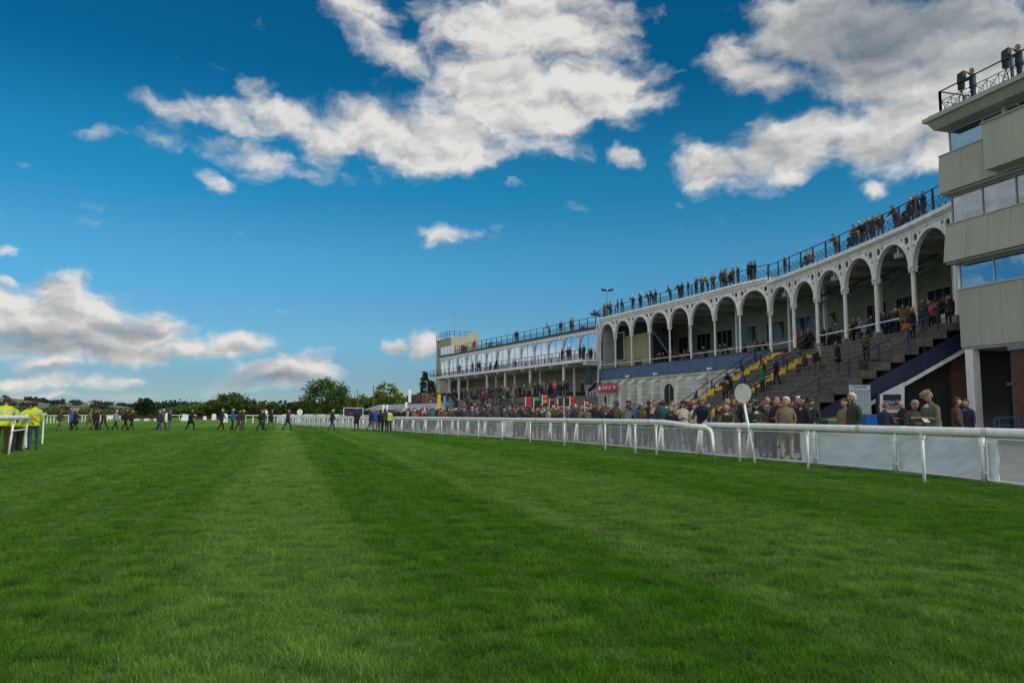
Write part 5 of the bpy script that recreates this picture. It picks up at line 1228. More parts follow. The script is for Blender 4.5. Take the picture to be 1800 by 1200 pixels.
def gp(px, d): p = at_d(px, 728, d); return p.x, p.y
def crowd(px, d, H, pose, face, coat, hair, hat=None, legs='black', kind='short', place='', **k):
    x, y = gp(px, d); back = .42 if pose == 'lean' else .3
    while fence_w(x, y) < back: d += .15; x, y = gp(px, d)
    return person(x, y, apron(x, y), face, coat, legs, hair, hat, pose, H, kind, place, group='crowd behind the rails', **k)
TAKEN = []
near = 'behind the white cloth banners'
FR = [ # px, depth, height, pose, facing, coat, hair, hat, legs, coat kind, place
 (1640,17.3,1.84,'read',100,'tweed','short:grey','flat:tan','charcoal','long',near+' beside the brick recess'),
 (1603,17.6,1.64,'read',190,'dark green','short:grey',None,'charcoal','long',near),
 (1682,21.5,1.74,'pocket',250,'brown','short:brown',None,'brown','long','before the white ground floor column'),
 (1700,23.5,1.72,'stand',110,'navy','short:brown',None,'navy','short','against the white ground floor column'),
 (1553,22.5,1.62,'read',300,'navy','short:ginger',None,'denim','short','below the navy notice'),
 (1590,25,1.70,'read',100,'black','bald',None,'black','short','right of the navy notice'),
 (1500,19.4,1.86,'pocket',95,'dark green','short:white',None,'khaki','short','in front of the runners board'),
 (1486,20.6,1.72,'stand',120,'tan','short:brown',None,'brown','short','half hidden by the white haired man'),
 (1413,21.8,1.80,'pocket',95,'black','short:black',None,'grey','short','left of the green bin'),
 (1405,25.5,1.88,'fold',100,'black','short:white',None,'black','short','behind the white disc crowd'),
 (1385,24.5,1.84,'stand',80,'navy','short:white','beanie:white','navy','short','on the far side of the green bin'),
 (1381,21.7,1.78,'pocket',160,'tan','short:blonde',None,'beige','long','above the end of the white banners'),
 (1367,22.3,1.80,'fold',130,'black','short:grey',None,'black','short','right of the disc pole'),
 (1353,21.6,1.60,'read',120,'olive','short:grey',None,'denim','short','by the fence right of the disc pole'),
 (1328,22.6,1.68,'read',175,'dark green','long:black',None,'denim','long','by the pole of the white disc'),
 (1344,26.5,1.86,'stand',190,'navy','short:brown',None,'black','short','second row right of the white disc'),
 (1357,28,1.80,'stand',20,'dark green','short:brown',None,'brown','short','second row right of the white disc'),
 (1281,23.8,1.68,'lean',150,'olive','receding:grey',None,'brown','short','at the fence left of the white disc'),
 (1279,26.6,1.84,'stand',350,'brown','receding:grey',None,'black','long','behind the man bending over left of the disc'),
 (1238,23.9,1.92,'lean',150,'navy','short:grey','flat:grey','charcoal','short','resting on the rail at its bent end'),
 (1217,24.8,1.68,'stand',240,'beige','short:brown',None,'black','short','beside the bent end of the rail'),
 (1219,29,1.88,'pocket',160,'black','short:brown',None,'black','short','behind the beige hooded coat'),
 (1229,30,1.86,'stand',230,'navy','short:black',None,'navy','short','behind the beige hooded coat'),
 (1180,26.4,1.60,'pocket',150,'black','long:blonde',None,'denim','short','at the fence before the big arched doorway'),
 (1200,29,1.78,'fold',175,'cream','long:brown','brim:black','denim','short','before the big arched doorway'),
 (1182,32,1.80,'stand',170,'tan','short:blonde',None,'black','short','below the big arched doorway'),
 (1166,30.5,1.84,'stand',350,'teal','short:brown',None,'denim','long','left of the big arched doorway'),
 (1146,28,1.56,'read',330,'navy','long:blonde',None,'denim','short','at the fence below the fifth buttress'),
 (1130,27.6,1.56,'lean',180,'brown','short:brown',None,'black','short','at the fence below the fourth buttress'),
 (1128,32,1.78,'stand',20,'olive','short:grey',None,'brown','short','below the fourth buttress'),
 (1141,35,1.88,'stand',10,'black','short:brown',None,'black','short','below the fifth buttress'),
 (1150,36,1.88,'bino',170,'charcoal','short:brown',None,'black','short','below the fifth buttress'),
 (1100,30.6,1.78,'lean',330,'grey','receding:brown',None,'charcoal','short','below the third buttress'),
 (1107,34,1.88,'stand',100,'dark green','short:brown','flat:maroon','black','short','below the third buttress'),
 (1085,33,1.86,'pocket',60,'olive','short:brown','beanie:olive','brown','short','below the second buttress'),
 (1079,30.8,1.66,'lean',110,'navy','short:brown',None,'navy','short','at the fence right of the pink sign'),
 (1064,31.6,1.66,'phone',180,'charcoal','short:black',None,'black','short','at the fence below the pink sign'),
 (1060,36,1.82,'stand',200,'navy','receding:brown',None,'navy','short','below the pink sign'),
 (1044,37,1.86,'stand',210,'black','short:brown','flat:blue','black','short','left of the pink sign'),
 (1036,31.5,1.72,'lean',20,'tweed','short:grey',None,'khaki','long','at the fence left of the pink sign'),
 (1024,31.8,1.72,'stand',130,'tan','short:blonde',None,'brown','short','at the fence left of the pink sign'),
 (1012,32.5,1.78,'pocket',160,'charcoal','short:white',None,'blue','short','at the fence below the navy stair'),
 (1002,34,1.66,'read',110,'grey','short:grey',None,'black','short','at the fence below the navy stair'),
 (984,35,1.72,'stand',120,'dark green','receding:brown',None,'black','short','at the fence before the orange price boards'),
 (975,34.6,1.66,'read',200,'olive','bald',None,'black','short','at the fence before the orange price boards'),
 (964,36,1.70,'pocket',100,'beige','short:grey',None,'navy','short','at the fence before the orange price boards'),
 (953,35.6,1.76,'stand',170,'dark green','short:grey','flat:dark green','brown','long','at the fence before the orange price boards'),
 (944,37,1.66,'stand',200,'brown','receding:brown',None,'brown','short','at the fence before the red price board'),
 (937,36.6,1.60,'fold',160,'brown','bald',None,'brown','short','at the fence before the red price board'),
 (922,36.8,1.64,'lean',175,'navy','short:grey','flat:charcoal','navy','short','at the fence left of the red price board'),
 (908,38.5,1.62,'phone',150,'charcoal','short:brown',None,'black','short','at the fence over the barred gate'),
 (890,38.8,1.64,'read',120,'olive','short:grey',None,'brown','short','at the fence over the barred gate'),
]
for px, d, H, pose, face, coat, hair, hat, legs, kd, pl in FR:
    if pl.startswith('behind the white disc crowd'): pl = 'tallest at the back right of the white disc'
    o = crowd(px, d, H, pose, face, coat, hair, hat, legs, kd, pl); TAKEN.append((o.location.x, o.location.y))
def free(x, y, r=.5): return all((x - a) ** 2 + (y - b) ** 2 > r * r for a, b in TAKEN)
COATS = ['navy'] * 6 + ['black'] * 6 + ['dark green'] * 4 + ['olive'] * 3 + ['brown'] * 4 + ['charcoal'] * 5 + ['grey'] * 2 + ['tweed'] * 3 + ['tan'] * 2 + ['beige', 'teal', 'blue', 'maroon', 'red', 'denim', 'pale blue', 'cream', 'pink', 'green', 'purple', 'khaki', 'tweed', 'denim', 'navy', 'black', 'charcoal', 'dark green', 'brown', 'black']
HRS = ['short:grey'] * 6 + ['short:white'] * 4 + ['short:brown'] * 5 + ['short:black', 'bald', 'bald', 'receding:grey', 'receding:brown', 'receding:white', 'long:brown', 'long:blonde', 'long:blonde', 'short:blonde']
HTS = [None] * 9 + ['flat:tweed', 'flat:olive', 'flat:brown', 'flat:navy', 'beanie:black', 'beanie:navy', 'brim:brown', 'flat:grey']
LGS = ['black'] * 4 + ['navy'] * 3 + ['denim'] * 3 + ['brown', 'charcoal', 'khaki', 'grey']
def zone(x):
    for lim, s_ in ((730, 'beyond the yellow steward'), (770, 'before the far end of the tower'), (810, 'in front of the yellow pillar sign'), (850, 'in front of the brown ramp wall'), (890, 'before the glazed block columns'), (930, 'left of the red price board'), (970, 'around the price boards'), (1010, 'right of the price boards'), (1060, 'by the small annex'), (1120, 'below the buttressed wall'), (1180, 'before the arched doorway'), (1300, 'at the foot of the far yellow steps')):
        if x < lim: return s_
    return 'at the foot of the steps'
n_ = 0; tries = 0
while n_ < 122 and tries < 6000:
    tries += 1
    q = rnd.uniform(29, 92); wq = (rnd.random() ** 1.6) * 10 + .5
    v, u = along(FENCE, q, -wq); px, py = proj(v.x, v.y, 1)
    if not (650 < px < 1215) or v.y < 33: continue
    fq = Fr(FACC[0], FACC[-1]); dq = v - fq.a
    if dq.dot(fq.u) > -1 and dq.dot(fq.n) < 12.8: continue
    if wq > 8 and rnd.random() < .5: continue
    if px > 880 and wq < 1.6 : continue
    if px > 1130 and wq > 6: continue
    if not free(v.x, v.y, .55 if wq > 1.5 else .5): continue
    TAKEN.append((v.x, v.y)); n_ += 1
    fa = FACES(math.degrees(math.atan2(u.x, -u.y)) - 90 + 180, 70) if rnd.random() < .6 else rnd.uniform(0, 360)
    person(v.x, v.y, apron(v.x, v.y), fa, rnd.choice(COATS), rnd.choice(LGS), rnd.choice(HRS), rnd.choice(HTS), rnd.choice(['stand', 'stand', 'pocket', 'fold', 'read', 'read', 'lean' if wq < 1 else 'stand', 'bino', 'phone']), rnd.gauss(1.73, .07), rnd.choice(['short', 'short', 'long']), zone(px), group='crowd behind the rails')
n_ = 0; tries = 0
while n_ < 34 and tries < 4000:
    tries += 1
    px = rnd.uniform(1185, 1440); d = rnd.uniform(25, 40); x, y = gp(px, d)
    if fence_w(x, y) < 1.2 or x > 11.6 or not free(x, y, .55): continue
    if px > 1425 and d > 30: continue
    TAKEN.append((x, y)); n_ += 1
    person(x, y, apron(x, y), FACES(130, 80), rnd.choice(COATS), rnd.choice(LGS), rnd.choice(HRS), rnd.choice(HTS), rnd.choice(['stand', 'pocket', 'fold', 'read', 'phone', 'bino']), rnd.gauss(1.77, .07), rnd.choice(['short', 'short', 'long']), 'before the far yellow steps' if px < 1290 else ('behind the white disc' if px < 1350 else 'between white disc and green bin'), group='crowd behind the rails')
# terrace of block C
n_ = 0; tries = 0; Lc = plen(cp)
while n_ < 106 and tries < 3000:
    tries += 1
    q = .6 + (rnd.random() ** 1.2) * 31; k = rnd.randrange(0, 8) if rnd.random() < .42 else -1; tt = 5.6 + k * .8 + .45 if k >= 0 else rnd.uniform(1.2, 5.3)
    v, u = along(cp, q, tt)
    if not free(v.x, v.y, .48): continue
    TAKEN.append((v.x, v.y)); n_ += 1; z = 3.5 if k < 0 else 3.17 - .34 * k
    person(v.x, v.y, z, FACES(115, 50), rnd.choice(COATS), rnd.choice(LGS), rnd.choice(HRS), rnd.choice(HTS), rnd.choice(['stand', 'pocket', 'fold', 'read', 'bino']), rnd.gauss(1.73, .07), 'short', 'on the steps under the glazed balcony', group='people on the far terrace')
def on_line(line, px, z, t, **k):
    q = find_px(line, px, z + 1, t); v, u = along(line, q, t); return person(v.x, v.y, z, k.pop('face', FACES(112, 35)), **k)
RC = ['navy', 'black', 'charcoal', 'brown', 'dark green', 'black', 'grey', 'olive', 'navy', 'tan']
HRX = ['short:brown', 'short:grey', 'short:brown', 'short:black', 'receding:grey', 'short:white', 'long:brown']
for i, (px, ps) in enumerate([(1623, 'bino'), (1594, 'sit'), (1584, 'sit'), (1535, 'bino'), (1527, 'stand'), (1517, 'lean'), (1511, 'stand'), (1502, 'stand'), (1496, 'sit'), (1426, 'sit'), (1419, 'sit'), (1614, 'lean'), (1601, 'stand'), (1575, 'lean'), (1547, 'pocket'), (1521, 'fold'), (1506, 'lean'), (1470, 'lean'), (1380, 'stand')]):
    on_line(ptA[::1], px, 12.3, -.55 if i not in (2, 6) else -1.1, coat=RC[i % 10], hair=HRX[i % 7], pose=ps, H=1.76, legs=rnd.choice(LGS), place='on the roof above the near arcade', group='people on the stand roofs')
for i, (px, ps) in enumerate([(1328, 'pocket'), (1315, 'stand'), (1288, 'stand'), (1284, 'sit'), (1272, 'bino'), (1265, 'stand'), (1242, 'lean'), (1232, 'phone'), (1202, 'stand'), (1192, 'lean'), (1148, 'lean'), (1137, 'lean'), (1122, 'fold'), (1112, 'phone'), (1083, 'pocket'), (1078, 'read'), (1065, 'stand'), (1060, 'stand'), (1074, 'lean'), (1093, 'stand'), (1128, 'stand'), (1155, 'pocket'), (1180, 'lean'), (1209, 'stand'), (1226, 'stand'), (1253, 'pocket'), (1278, 'fold'), (1301, 'stand'), (1321, 'bino')]):
    on_line(ptB, px + rnd.uniform(-4, 4), 12.655, -.45, coat=RC[(i * 3 + 1) % 10], hair=HRX[(i * 2) % 7], pose=ps, H=1.76, legs=rnd.choice(LGS), place='on the roof above the far arcade', group='people on the stand roofs')
for i, (px, ps, c_) in enumerate([(1007, 'read', 'tan'), (1003, 'stand', 'charcoal'), (986, 'stand', 'navy'), (965, 'lean', 'grey'), (909, 'stand', 'black'), (906, 'stand', 'charcoal'), (834, 'stand', 'red')]):
    on_line(cp, px, 11.68, -.6, coat=c_, hair=HRX[i % 7], pose=ps, H=1.76, legs='black', place='on the roof of the glazed block', group='people on the stand roofs')
for i, (px, ps, c_) in enumerate([(808, 'bino', 'black'), (831, 'stand', 'charcoal'), (840, 'stand', 'black'), (843, 'pocket', 'navy'), (873, 'stand', 'black'), (988, 'pocket', 'navy'), (998, 'fold', 'brown'), (1002, 'stand', 'charcoal'), (1019.5, 'stand', 'navy'), (1026, 'stand', 'black')]):
    on_line(cp, px, ZB, 1.35, coat=c_, hair=HRX[(i * 2) % 7], pose=ps, H=1.76, legs='navy', place='on the balcony before the glass front', group='people on the glazed balcony')
for i, (px, ps, c_, h_) in enumerate([(1085, 'stand', 'pale blue', 0), (1120, 'sit', 'maroon', 0), (1126, 'sit', 'brown', 0), (1157, 'fold', 'brown', 0), (1163, 'lean', 'black', 0), (1167, 'stand', 'black', 0), (1181, 'stand', 'charcoal', 0), (1191, 'lean', 'charcoal', 0), (1200, 'sit', 'blue', 0), (1204, 'stand', 'red', 0), (1210, 'stand', 'navy', 0), (1241, 'lean', 'black', 0), (1271, 'lean', 'brown', 0), (1280, 'lean', 'charcoal', 0), (1309, 'lean', 'navy', 0), (1329, 'stand', 'tweed', 1), (1335, 'lean', 'maroon', 0), (1346, 'lean', 'navy', 0)]):
    on_line(ptB, px, FL, -.7 - 1.3 * h_, coat=c_, hair=HRX[(i * 3) % 7], pose=ps, H=1.72, legs='black', place='behind the navy balcony front', group='people on the arcade floor')
# arcade A floor
for i, (px, ps, c_, lg, t_, hr, z_) in enumerate([(1404, 'stand', 'red', 'navy', -.9, 'short:brown', FL), (1411, 'pocket', 'brown', 'black', -.4, 'short:brown', FL), (1416, 'bino', 'black', 'black', -1.2, 'short:black', FL), (1424, 'fold', 'charcoal', 'black', -1.0, 'long:black', FL), (1429, 'lean', 'navy', 'denim', -.5, 'short:grey', FL),
      (1500, 'bino', 'black', 'black', -1.4, 'short:black', FL), (1508, 'lean', 'black', 'khaki', -.4, 'receding:brown', FL), (1520, 'lean', 'pale blue', 'denim', -.5, 'receding:grey', FL), (1527, 'stand', 'charcoal', 'denim', -1.1, 'short:brown', FL),
      (1556, 'stand', 'navy', 'black', -.5, 'short:brown', FL), (1561, 'fold', 'blue', 'denim', -1.3, 'short:black', FL), (1575, 'bino', 'brown', 'navy', -.45, 'short:white', FL), (1590, 'stand', 'grey', 'denim', -.9, 'long:brown', FL),
      (1621, 'stand', 'navy', 'black', -2.7, 'short:grey', FL + .32), (1617, 'stand', 'brown', 'black', -3.7, 'short:brown', FL + .64), (1636, 'fold', 'grey', 'black', -2.8, 'short:brown', FL + .32), (1645, 'bino', 'cream', 'black', -4.6, 'short:black', FL + .96), (1662, 'bino', 'black', 'black', -4.7, 'short:black', FL + .96), (1655, 'pocket', 'charcoal', 'black', -3.8, 'short:grey', FL + .64), (1628, 'pocket', 'black', 'black', -3.6, 'short:grey', FL + .64)]):
    on_line(FACA, px, z_, t_, coat=c_, hair=hr, pose=ps, H=1.74, legs=lg, face=FACES(100, 30), place='inside the arcade behind the white columns', group='people on the arcade floor')
def on_terrace(px, yf, **k):
    best = None
    for i in range(-1, NT):
        z = FL if i < 0 else tier(i)[2]
        P = at_z(px, yf, z)
        for q in [x * .15 for x in range(int(plen(TA) / .15))]:
            v, u = along(TA, q); d = Vector((P.x, P.y)) - v
            if abs(d.dot(u)) < .1:
                n3 = Vector((-u.y, u.x)); tt = d.dot(n3)
                lo, hi = (-1, T0) if i < 0 else tier(i)[:2]
                e = 0 if lo <= tt <= hi else min(abs(tt - lo), abs(tt - hi))
                if best is None or e < best[0]: best = (e, q, max(lo + .3, min(hi - .25, tt)), z)
    _, q, tt, z = best; v, u = along(TA, q, tt)
    return person(v.x, v.y, z, k.pop('face', FACES(100, 30)), group='people on the concrete steps', **k)
SP_ = [
 (1604,598,'phone','black','black','long:blonde',None,1.70,'with an orange bag before the last white column',210),
 (1622,593,'pocket','tweed','khaki','short:brown','flat:brown',1.84,'on the top step beside the orange bag woman',120),
 (1652,586,'fold','dark green','denim','short:brown','flat:brown',1.86,'on the top step by the white panel',110),
 (1455,690,'stand','green','black','short:grey',None,1.72,'on the steps behind the long navy handrail',110),
 (1471,657,'stand','black','denim','short:black',None,1.82,'on the steps talking with the cream jumper',60),
 (1452,652,'pocket','cream','khaki','short:white',None,1.74,'on the steps beside the nearest yellow gangway',230),
 (1498,640,'read','olive','navy','short:brown','brim:tan',1.80,'on the steps in front of the open arch',120),
 (1503,662,'stand','black','khaki','short:brown','flat:black',1.74,'on the steps with a striped top, below the open arch',110),
 (1287,701,'stand','navy','black','short:brown',None,1.78,'on the far yellow steps',110),
 (1334,680,'stand','black','black','short:brown',None,1.76,'going down beside the nearest yellow gangway',60),
 (1360,678,'step','black','navy','short:brown',None,1.80,'coming down between the two yellow gangways',100),
 (1227,693,'lean','navy','black','short:grey',None,1.74,'bending over the handrail by the block wall',60),
 (1197,712,'phone','charcoal','black','short:brown',None,1.78,'at the foot of the handrail by the block wall',150)]
BOX = {}
for i, px in enumerate((1441, 1447, 1459, 1466, 1474, 1492, 1514, 1533, 1549, 1568, 1583, 1598, 1611, 1629, 1641, 1650, 1667, 1672)):
    on_line(FACA, px, FL if i % 3 else FL + .32, -.7 if i % 3 else -2.8, coat=COATS[(i * 7) % len(COATS)], hair=HRS[(i * 5) % len(HRS)], pose=('stand', 'bino', 'pocket', 'fold', 'lean')[i % 5], H=1.75, legs=LGS[i % len(LGS)], face=FACES(100, 30), place='standing behind the near arcade columns', group='people on the arcade floor')
for px, yf, ps, c_, lg, hr, ht, H, pl, fc in SP_:
    o = on_terrace(px, yf, coat=c_, legs=lg, hair=hr, hat=ht, pose=ps, H=H, place=pl, face=fc, vest='blue' if px == 1287 else None, kind='long' if c_ in ('green',) or px == 1471 else 'short'); BOX[px] = o
# walkers crossing the course
WK = [(106,'brown','khaki','short:brown','walk',270),(126,'blue','black','short:brown','stand',270),(133.5,'black','black','short:grey','walk',272),(158,'tan','khaki','short:brown','stride',268),(166,'black','black','short:black','walk',270),(172,'navy','navy','short:brown','stand',275),
      (183,'charcoal','black','short:brown','stride',90),(204,'pale blue','navy','short:white','walk',270),(221,'black','black','short:brown','walk',272),(232,'black','black','short:grey','walk',268),(280,'charcoal','denim','short:white','walk',270),(286,'grey','denim','short:white','stride',270),
      (298,'navy','grey','short:brown','stand',270),(336,'black','black','short:brown','stride',265),(390,'navy','black','short:white','walk',270),(409,'blue','black','short:white','step',270),(420,'maroon','brown','short:brown','walk',270),(427.5,'dark green','denim','short:grey','stand',268),
      (458,'black','black','short:brown','walk',270),(464,'navy','navy','short:ginger','stand',270),(476,'navy','grey','short:brown','stride',270),(506,'maroon','black','short:grey','stride',270),(584,'black','charcoal','short:white','walk',270),(627,'black','black','short:brown','step',0),
      (652,'navy','grey','short:grey','walk',275),(660,'blue','khaki','short:blonde','stand',10),(669,'black','black','short:brown','stand',350),(676,'charcoal','black','short:brown','pocket',30)]
for i, (px, c_, lg, hr, ps, fc) in enumerate(WK):
    d = 64.2 + (i % 3) * .35 if px < 560 else 62.2
    x, y = gp(px, d)
    person(x, y, 0, fc, c_, lg, hr, 'flat:white' if px == 427.5 else None, ps, rnd.gauss(1.75, .05), 'long' if px in (336, 627, 133.5) else 'short', 'crossing the turf', group='people walking across the course')
x, y = gp(684.5, 62.4); person(x, y, 0, 20, 'yellow', 'black', 'short:brown', None, 'stand', 1.74, 'short', 'at the end of the running rail', vest='yellow', group='stewards')
# stewards by the left rail
x, y = gp(6, 25.8); person(x, y, 0, 20, 'yellow', 'brown', 'short:brown', 'beanie:purple', 'lean', 1.98, 'short', 'by the rail at the left picture edge, biggest of the stewards', vest='yellow', group='stewards')
x, y = gp(37, 28.4); person(x, y, 0, 340, 'yellow', 'black', 'short:black', 'beanie:black', 'lean', 1.82, 'short', 'bending at the left rail between two posts', vest='yellow', group='stewards')
x, y = gp(61, 29.4); person(x, y, 0, 50, 'yellow', 'denim', 'short:brown', None, 'pocket', 1.86, 'short', 'standing past the corner of the left rail', vest='yellow', group='stewards')
x, y = gp(20, 27.5); person(x, y, 0, 60, 'yellow', 'charcoal', 'short:brown', None, 'fold', 1.84, 'short', 'half hidden behind the steward with the purple hat', vest='yellow', group='stewards')
# camera crew on the clad roof
fN = Fr(Pn, Pf)
for s_, px in ((1.1, 0), (3.55, 1)):
    p = fN.p(NBL - s_ - .5, .1, 16.05)
    person(p.x, p.y, 16.05, 75, 'charcoal' if px else 'dark green', 'navy', 'short:brown', None, 'bino', 1.8, 'short', 'on the clad roof at the %s television camera' % ('picture edge' if px else 'inner'), group='camera crew')
    p = fN.p(NBL - s_ + .1, .15, 16.05)
    t = empty('television_camera', 'dark hooded television camera on the clad roof%s' % (' at the picture edge' if px else ', the one fully in view'), 'camera', p, 'television cameras', R(20)); t.scale = (.56, .56, .84)
    MB().hexa([(-.22, -.35, 1.62), (.2, -.35, 1.62), (.2, .25, 1.56), (-.22, .25, 1.56), (-.2, -.4, 2.22), (.22, -.4, 2.22), (.22, .2, 2.14), (-.2, .2, 2.14)]).build('camera_hood', mat('camera_cover', (.015, .028, .025), .6, .2), t, loc=(0, 0, 0))
    MB().hexa([(-.15, -.25, 1.2), (.15, -.25, 1.2), (.15, .25, 1.2), (-.15, .25, 1.2), (-.15, -.25, 1.56), (.15, -.25, 1.56), (.15, .25, 1.56), (-.15, .25, 1.56)]).build('camera_body', BLK, t, loc=(0, 0, 0))
    for k in range(3):
        a = R(120 * k); MB().tube([(0, 0, 1.2), (.45 * math.cos(a), .45 * math.sin(a), 0)], .035, 5).build('leg', BLK, t, loc=(0, 0, 0))

# the 300 people who show largest stay individuals; the farthest of the crowd become one mass
def merge_crowd(ps):
    V_, LV, LS, LT, MI, mats = [], [], [], [], [], []; base = 0; lbase = 0
    for p in ps:
        o = p['o']; M0 = o.matrix_basis.copy()
        for q in [o] + list(o.children):
            M_ = M0 if q is o else M0 @ q.matrix_basis
            me = q.data; n = len(me.vertices); co = np.empty(n * 3, np.float32); me.vertices.foreach_get('co', co); co = co.reshape(-1, 3)
            A = np.array(M_); V_.append(co @ A[:3, :3].T + A[:3, 3])
            lv = np.empty(len(me.loops), np.int32); me.loops.foreach_get('vertex_index', lv); LV.append(lv + base)
            np_ = len(me.polygons); ls = np.empty(np_, np.int32); me.polygons.foreach_get('loop_start', ls); LS.append(ls + lbase)
            lt = np.empty(np_, np.int32); me.polygons.foreach_get('loop_total', lt); LT.append(lt)
            mi = np.empty(np_, np.int32); me.polygons.foreach_get('material_index', mi)
            idx = []
            for k in range(max(1, len(q.material_slots))):
                m_ = q.material_slots[k].material
                if m_ not in mats: mats.append(m_)
                idx.append(mats.index(m_))
            MI.append(np.array(idx, np.int32)[mi]); base += n; lbase += len(lv)
    me = bpy.data.meshes.new('crowd'); V_ = np.concatenate(V_).astype(np.float32); LV = np.concatenate(LV); LS = np.concatenate(LS); LT = np.concatenate(LT)
    me.vertices.add(len(V_)); me.vertices.foreach_set('co', V_.ravel()); me.loops.add(len(LV)); me.loops.foreach_set('vertex_index', LV); me.polygons.add(len(LS)); me.polygons.foreach_set('loop_start', LS); me.polygons.foreach_set('loop_total', LT)
    for m_ in mats: me.materials.append(m_)
    me.polygons.foreach_set('material_index', np.concatenate(MI)); me.polygons.foreach_set('use_smooth', np.ones(len(LS), bool)); me.update(); me.validate()
    for p in ps:
        for q in list(p['o'].children_recursive) + [p['o']]: bpy.data.objects.remove(q)
    o = bpy.data.objects.new('crowd', me); COL.objects.link(o); return tag(o, 'mass of small far spectators packed behind the rails and on the far terrace', kind='stuff')
bpy.context.view_layer.update()
far_ = sorted([p for p in PEOPLE if p['o']['group'] in ('crowd behind the rails', 'people on the far terrace') and p['o'].location.y > 45], key=lambda p: -p['o'].location.y)[:max(0, len(PEOPLE) - 299)]
ids_ = set(id(p) for p in far_); merge_crowd(far_); PEOPLE = [p for p in PEOPLE if id(p) not in ids_]

# labels that single people out: look first, then place, then a neighbour, then order
def words(s_): return len(s_.split())
def lab(p, parts_): return ' '.join(x for x in parts_ if x)
from collections import Counter
for p in PEOPLE:
    p['lab'] = 'person %s with %s %s' % (p['a'], p['b'], p['place'])
cnt = Counter(p['lab'] for p in PEOPLE)
for p in PEOPLE:
    if cnt[p['lab']] > 1:
        p['lab'] = 'person %s with %s, %s%s' % (p['a'], p['b'], (p['act'] + ', ') if p['act'] else 'in %s trousers, ' % p['legs'], p['place'])
cnt = Counter(p['lab'] for p in PEOPLE)
byplace = {}
for p in PEOPLE: byplace.setdefault(p['place'], []).append(p)
ORD = ['', 'second ', 'third ', 'fourth ', 'fifth ', 'sixth ', 'seventh ', 'eighth ']
for p in PEOPLE:
    if cnt[p['lab']] > 1:
        same = sorted([r for r in PEOPLE if r['lab'] == p['lab']], key=lambda r: r['px'])
        for k, r in enumerate(same): r['fin'] = r['lab'] + ', %sleftmost such' % ORD[min(k, 7)]
for p in PEOPLE:
    l_ = p.get('fin', p['lab'])
    if words(l_) > 16: l_ = l_.replace(' with ', ', ', 1).replace('in a ', '', 1)
    if words(l_) > 16: l_ = ' '.join(l_.replace('the ', '').split()[:16])
    p['o']['label'] = l_
c2 = Counter(p['o']['label'] for p in PEOPLE)
for l_, k in c2.items():
    if k > 1:
        for j, p in enumerate(sorted([p for p in PEOPLE if p['o']['label'] == l_], key=lambda p: p['px'])):
            w_ = l_.split()[:13]; p['o']['label'] = ' '.join(w_) + ', ' + ['leftmost', 'second from left', 'third from left', 'fourth from left', 'fifth from left'][min(j, 4)]

# things people hold
o = BOX[1604]; p = o.location
t = empty('handbag', 'orange handbag held by the blonde person on the top step', 'bag', (p.x - .34, p.y - .12, p.z + .52))
MB().hexa([(-.22, -.08, 0), (.22, -.08, 0), (.22, .08, 0), (-.22, .08, 0), (-.17, -.06, .32), (.17, -.06, .32), (.17, .06, .32), (-.17, .06, .32)]).build('bag_body', cloth('orange'), t, loc=(0, 0, 0))
MB().tube([(-.12, 0, .3), (-.09, 0, .45), (.09, 0, .45), (.12, 0, .3)], .012, 5).build('strap', cloth('brown'), t, loc=(0, 0, 0))
q = on_terrace(1436, 655, coat='brown', legs='brown', hair='short:brown', pose='sit', place='seated beside the tan bags on the steps', face=100, H=1.7); q['label'] = 'person in a brown jacket seated beside the cream jumper on the steps'
for i, px in enumerate((1640, 1603)):
    x, y = gp(px - 13, 17.0); t = MB().hexa([(-.06, -.06, 0), (.06, -.06, 0), (.06, .06, .07), (-.06, .06, .07), (-.06, -.06, .012), (.06, -.06, .012), (.06, .06, .085), (-.06, .06, .085)]).build('race_card', mat('printed_card', (.42, .45, .52), .5, .3, 14), None, loc=(x, y, 1.18 if i == 0 else 1.02))
    tag(t, 'open white and blue race card held by the %s' % ('person in the tan flat cap' if i == 0 else 'grey haired person below the cap wearer'), 'card', 'race cards')

# ------------------------------------------------------------------ price boards, poles and far enclosure
def price_board(px, d, zt, cols, label, wd=.42, h=1.2, z0=None):
    x, y = gp(px, d); z = z0 if z0 is not None else apron(x, y); t = empty('price_board', label, 'board', (x, y, z), "bookmakers' lit price boards")
    MB().box(-wd / 2 - .05, -.05, 0, -wd / 2 - .005, .05, zt - z).build('pole', WHITE2, t, loc=(0, 0, 0))
    MB().box(-wd / 2, -.04, zt - z - h, wd / 2, .04, zt - z).build('panel', BLK, t, loc=(0, 0, 0))
    n = len(cols)
    for k, c_ in enumerate(cols):
        a = zt - z - h + h * (n - 1 - k) / n + .03
        MB().box(-wd / 2 + .03, -.055, a, wd / 2 - .03, -.042, a + h / n - .06).build('lit_row', LIT[c_], t, loc=(0, 0, 0))
LIT = {}
for n__, c_ in (('red', (.55, .03, .02)), ('orange', (.6, .12, .015)), ('green', (.04, .4, .09)), ('blue', (.02, .12, .4)), ('dark', (.02, .02, .025)), ('amber', (.5, .22, .03))):
    m = mat('lit_' + n__, c_, .5, .8, 14)
    if n__ != 'dark': m.node_tree.nodes['Principled BSDF'].inputs['Emission Color'].default_value = (*c_, 1); m.node_tree.nodes['Principled BSDF'].inputs['Emission Strength'].default_value = .06
    LIT[n__] = m
price_board(930, 62, 2.8, ['red', 'red', 'red', 'dark', 'red'], 'tall price board lit all red, leftmost beside a white pole', .5, 1.4)
price_board(944, 62, 2.7, ['green', 'dark', 'dark', 'dark', 'orange'], 'price board with a green top and an orange foot', .46, 1.2)
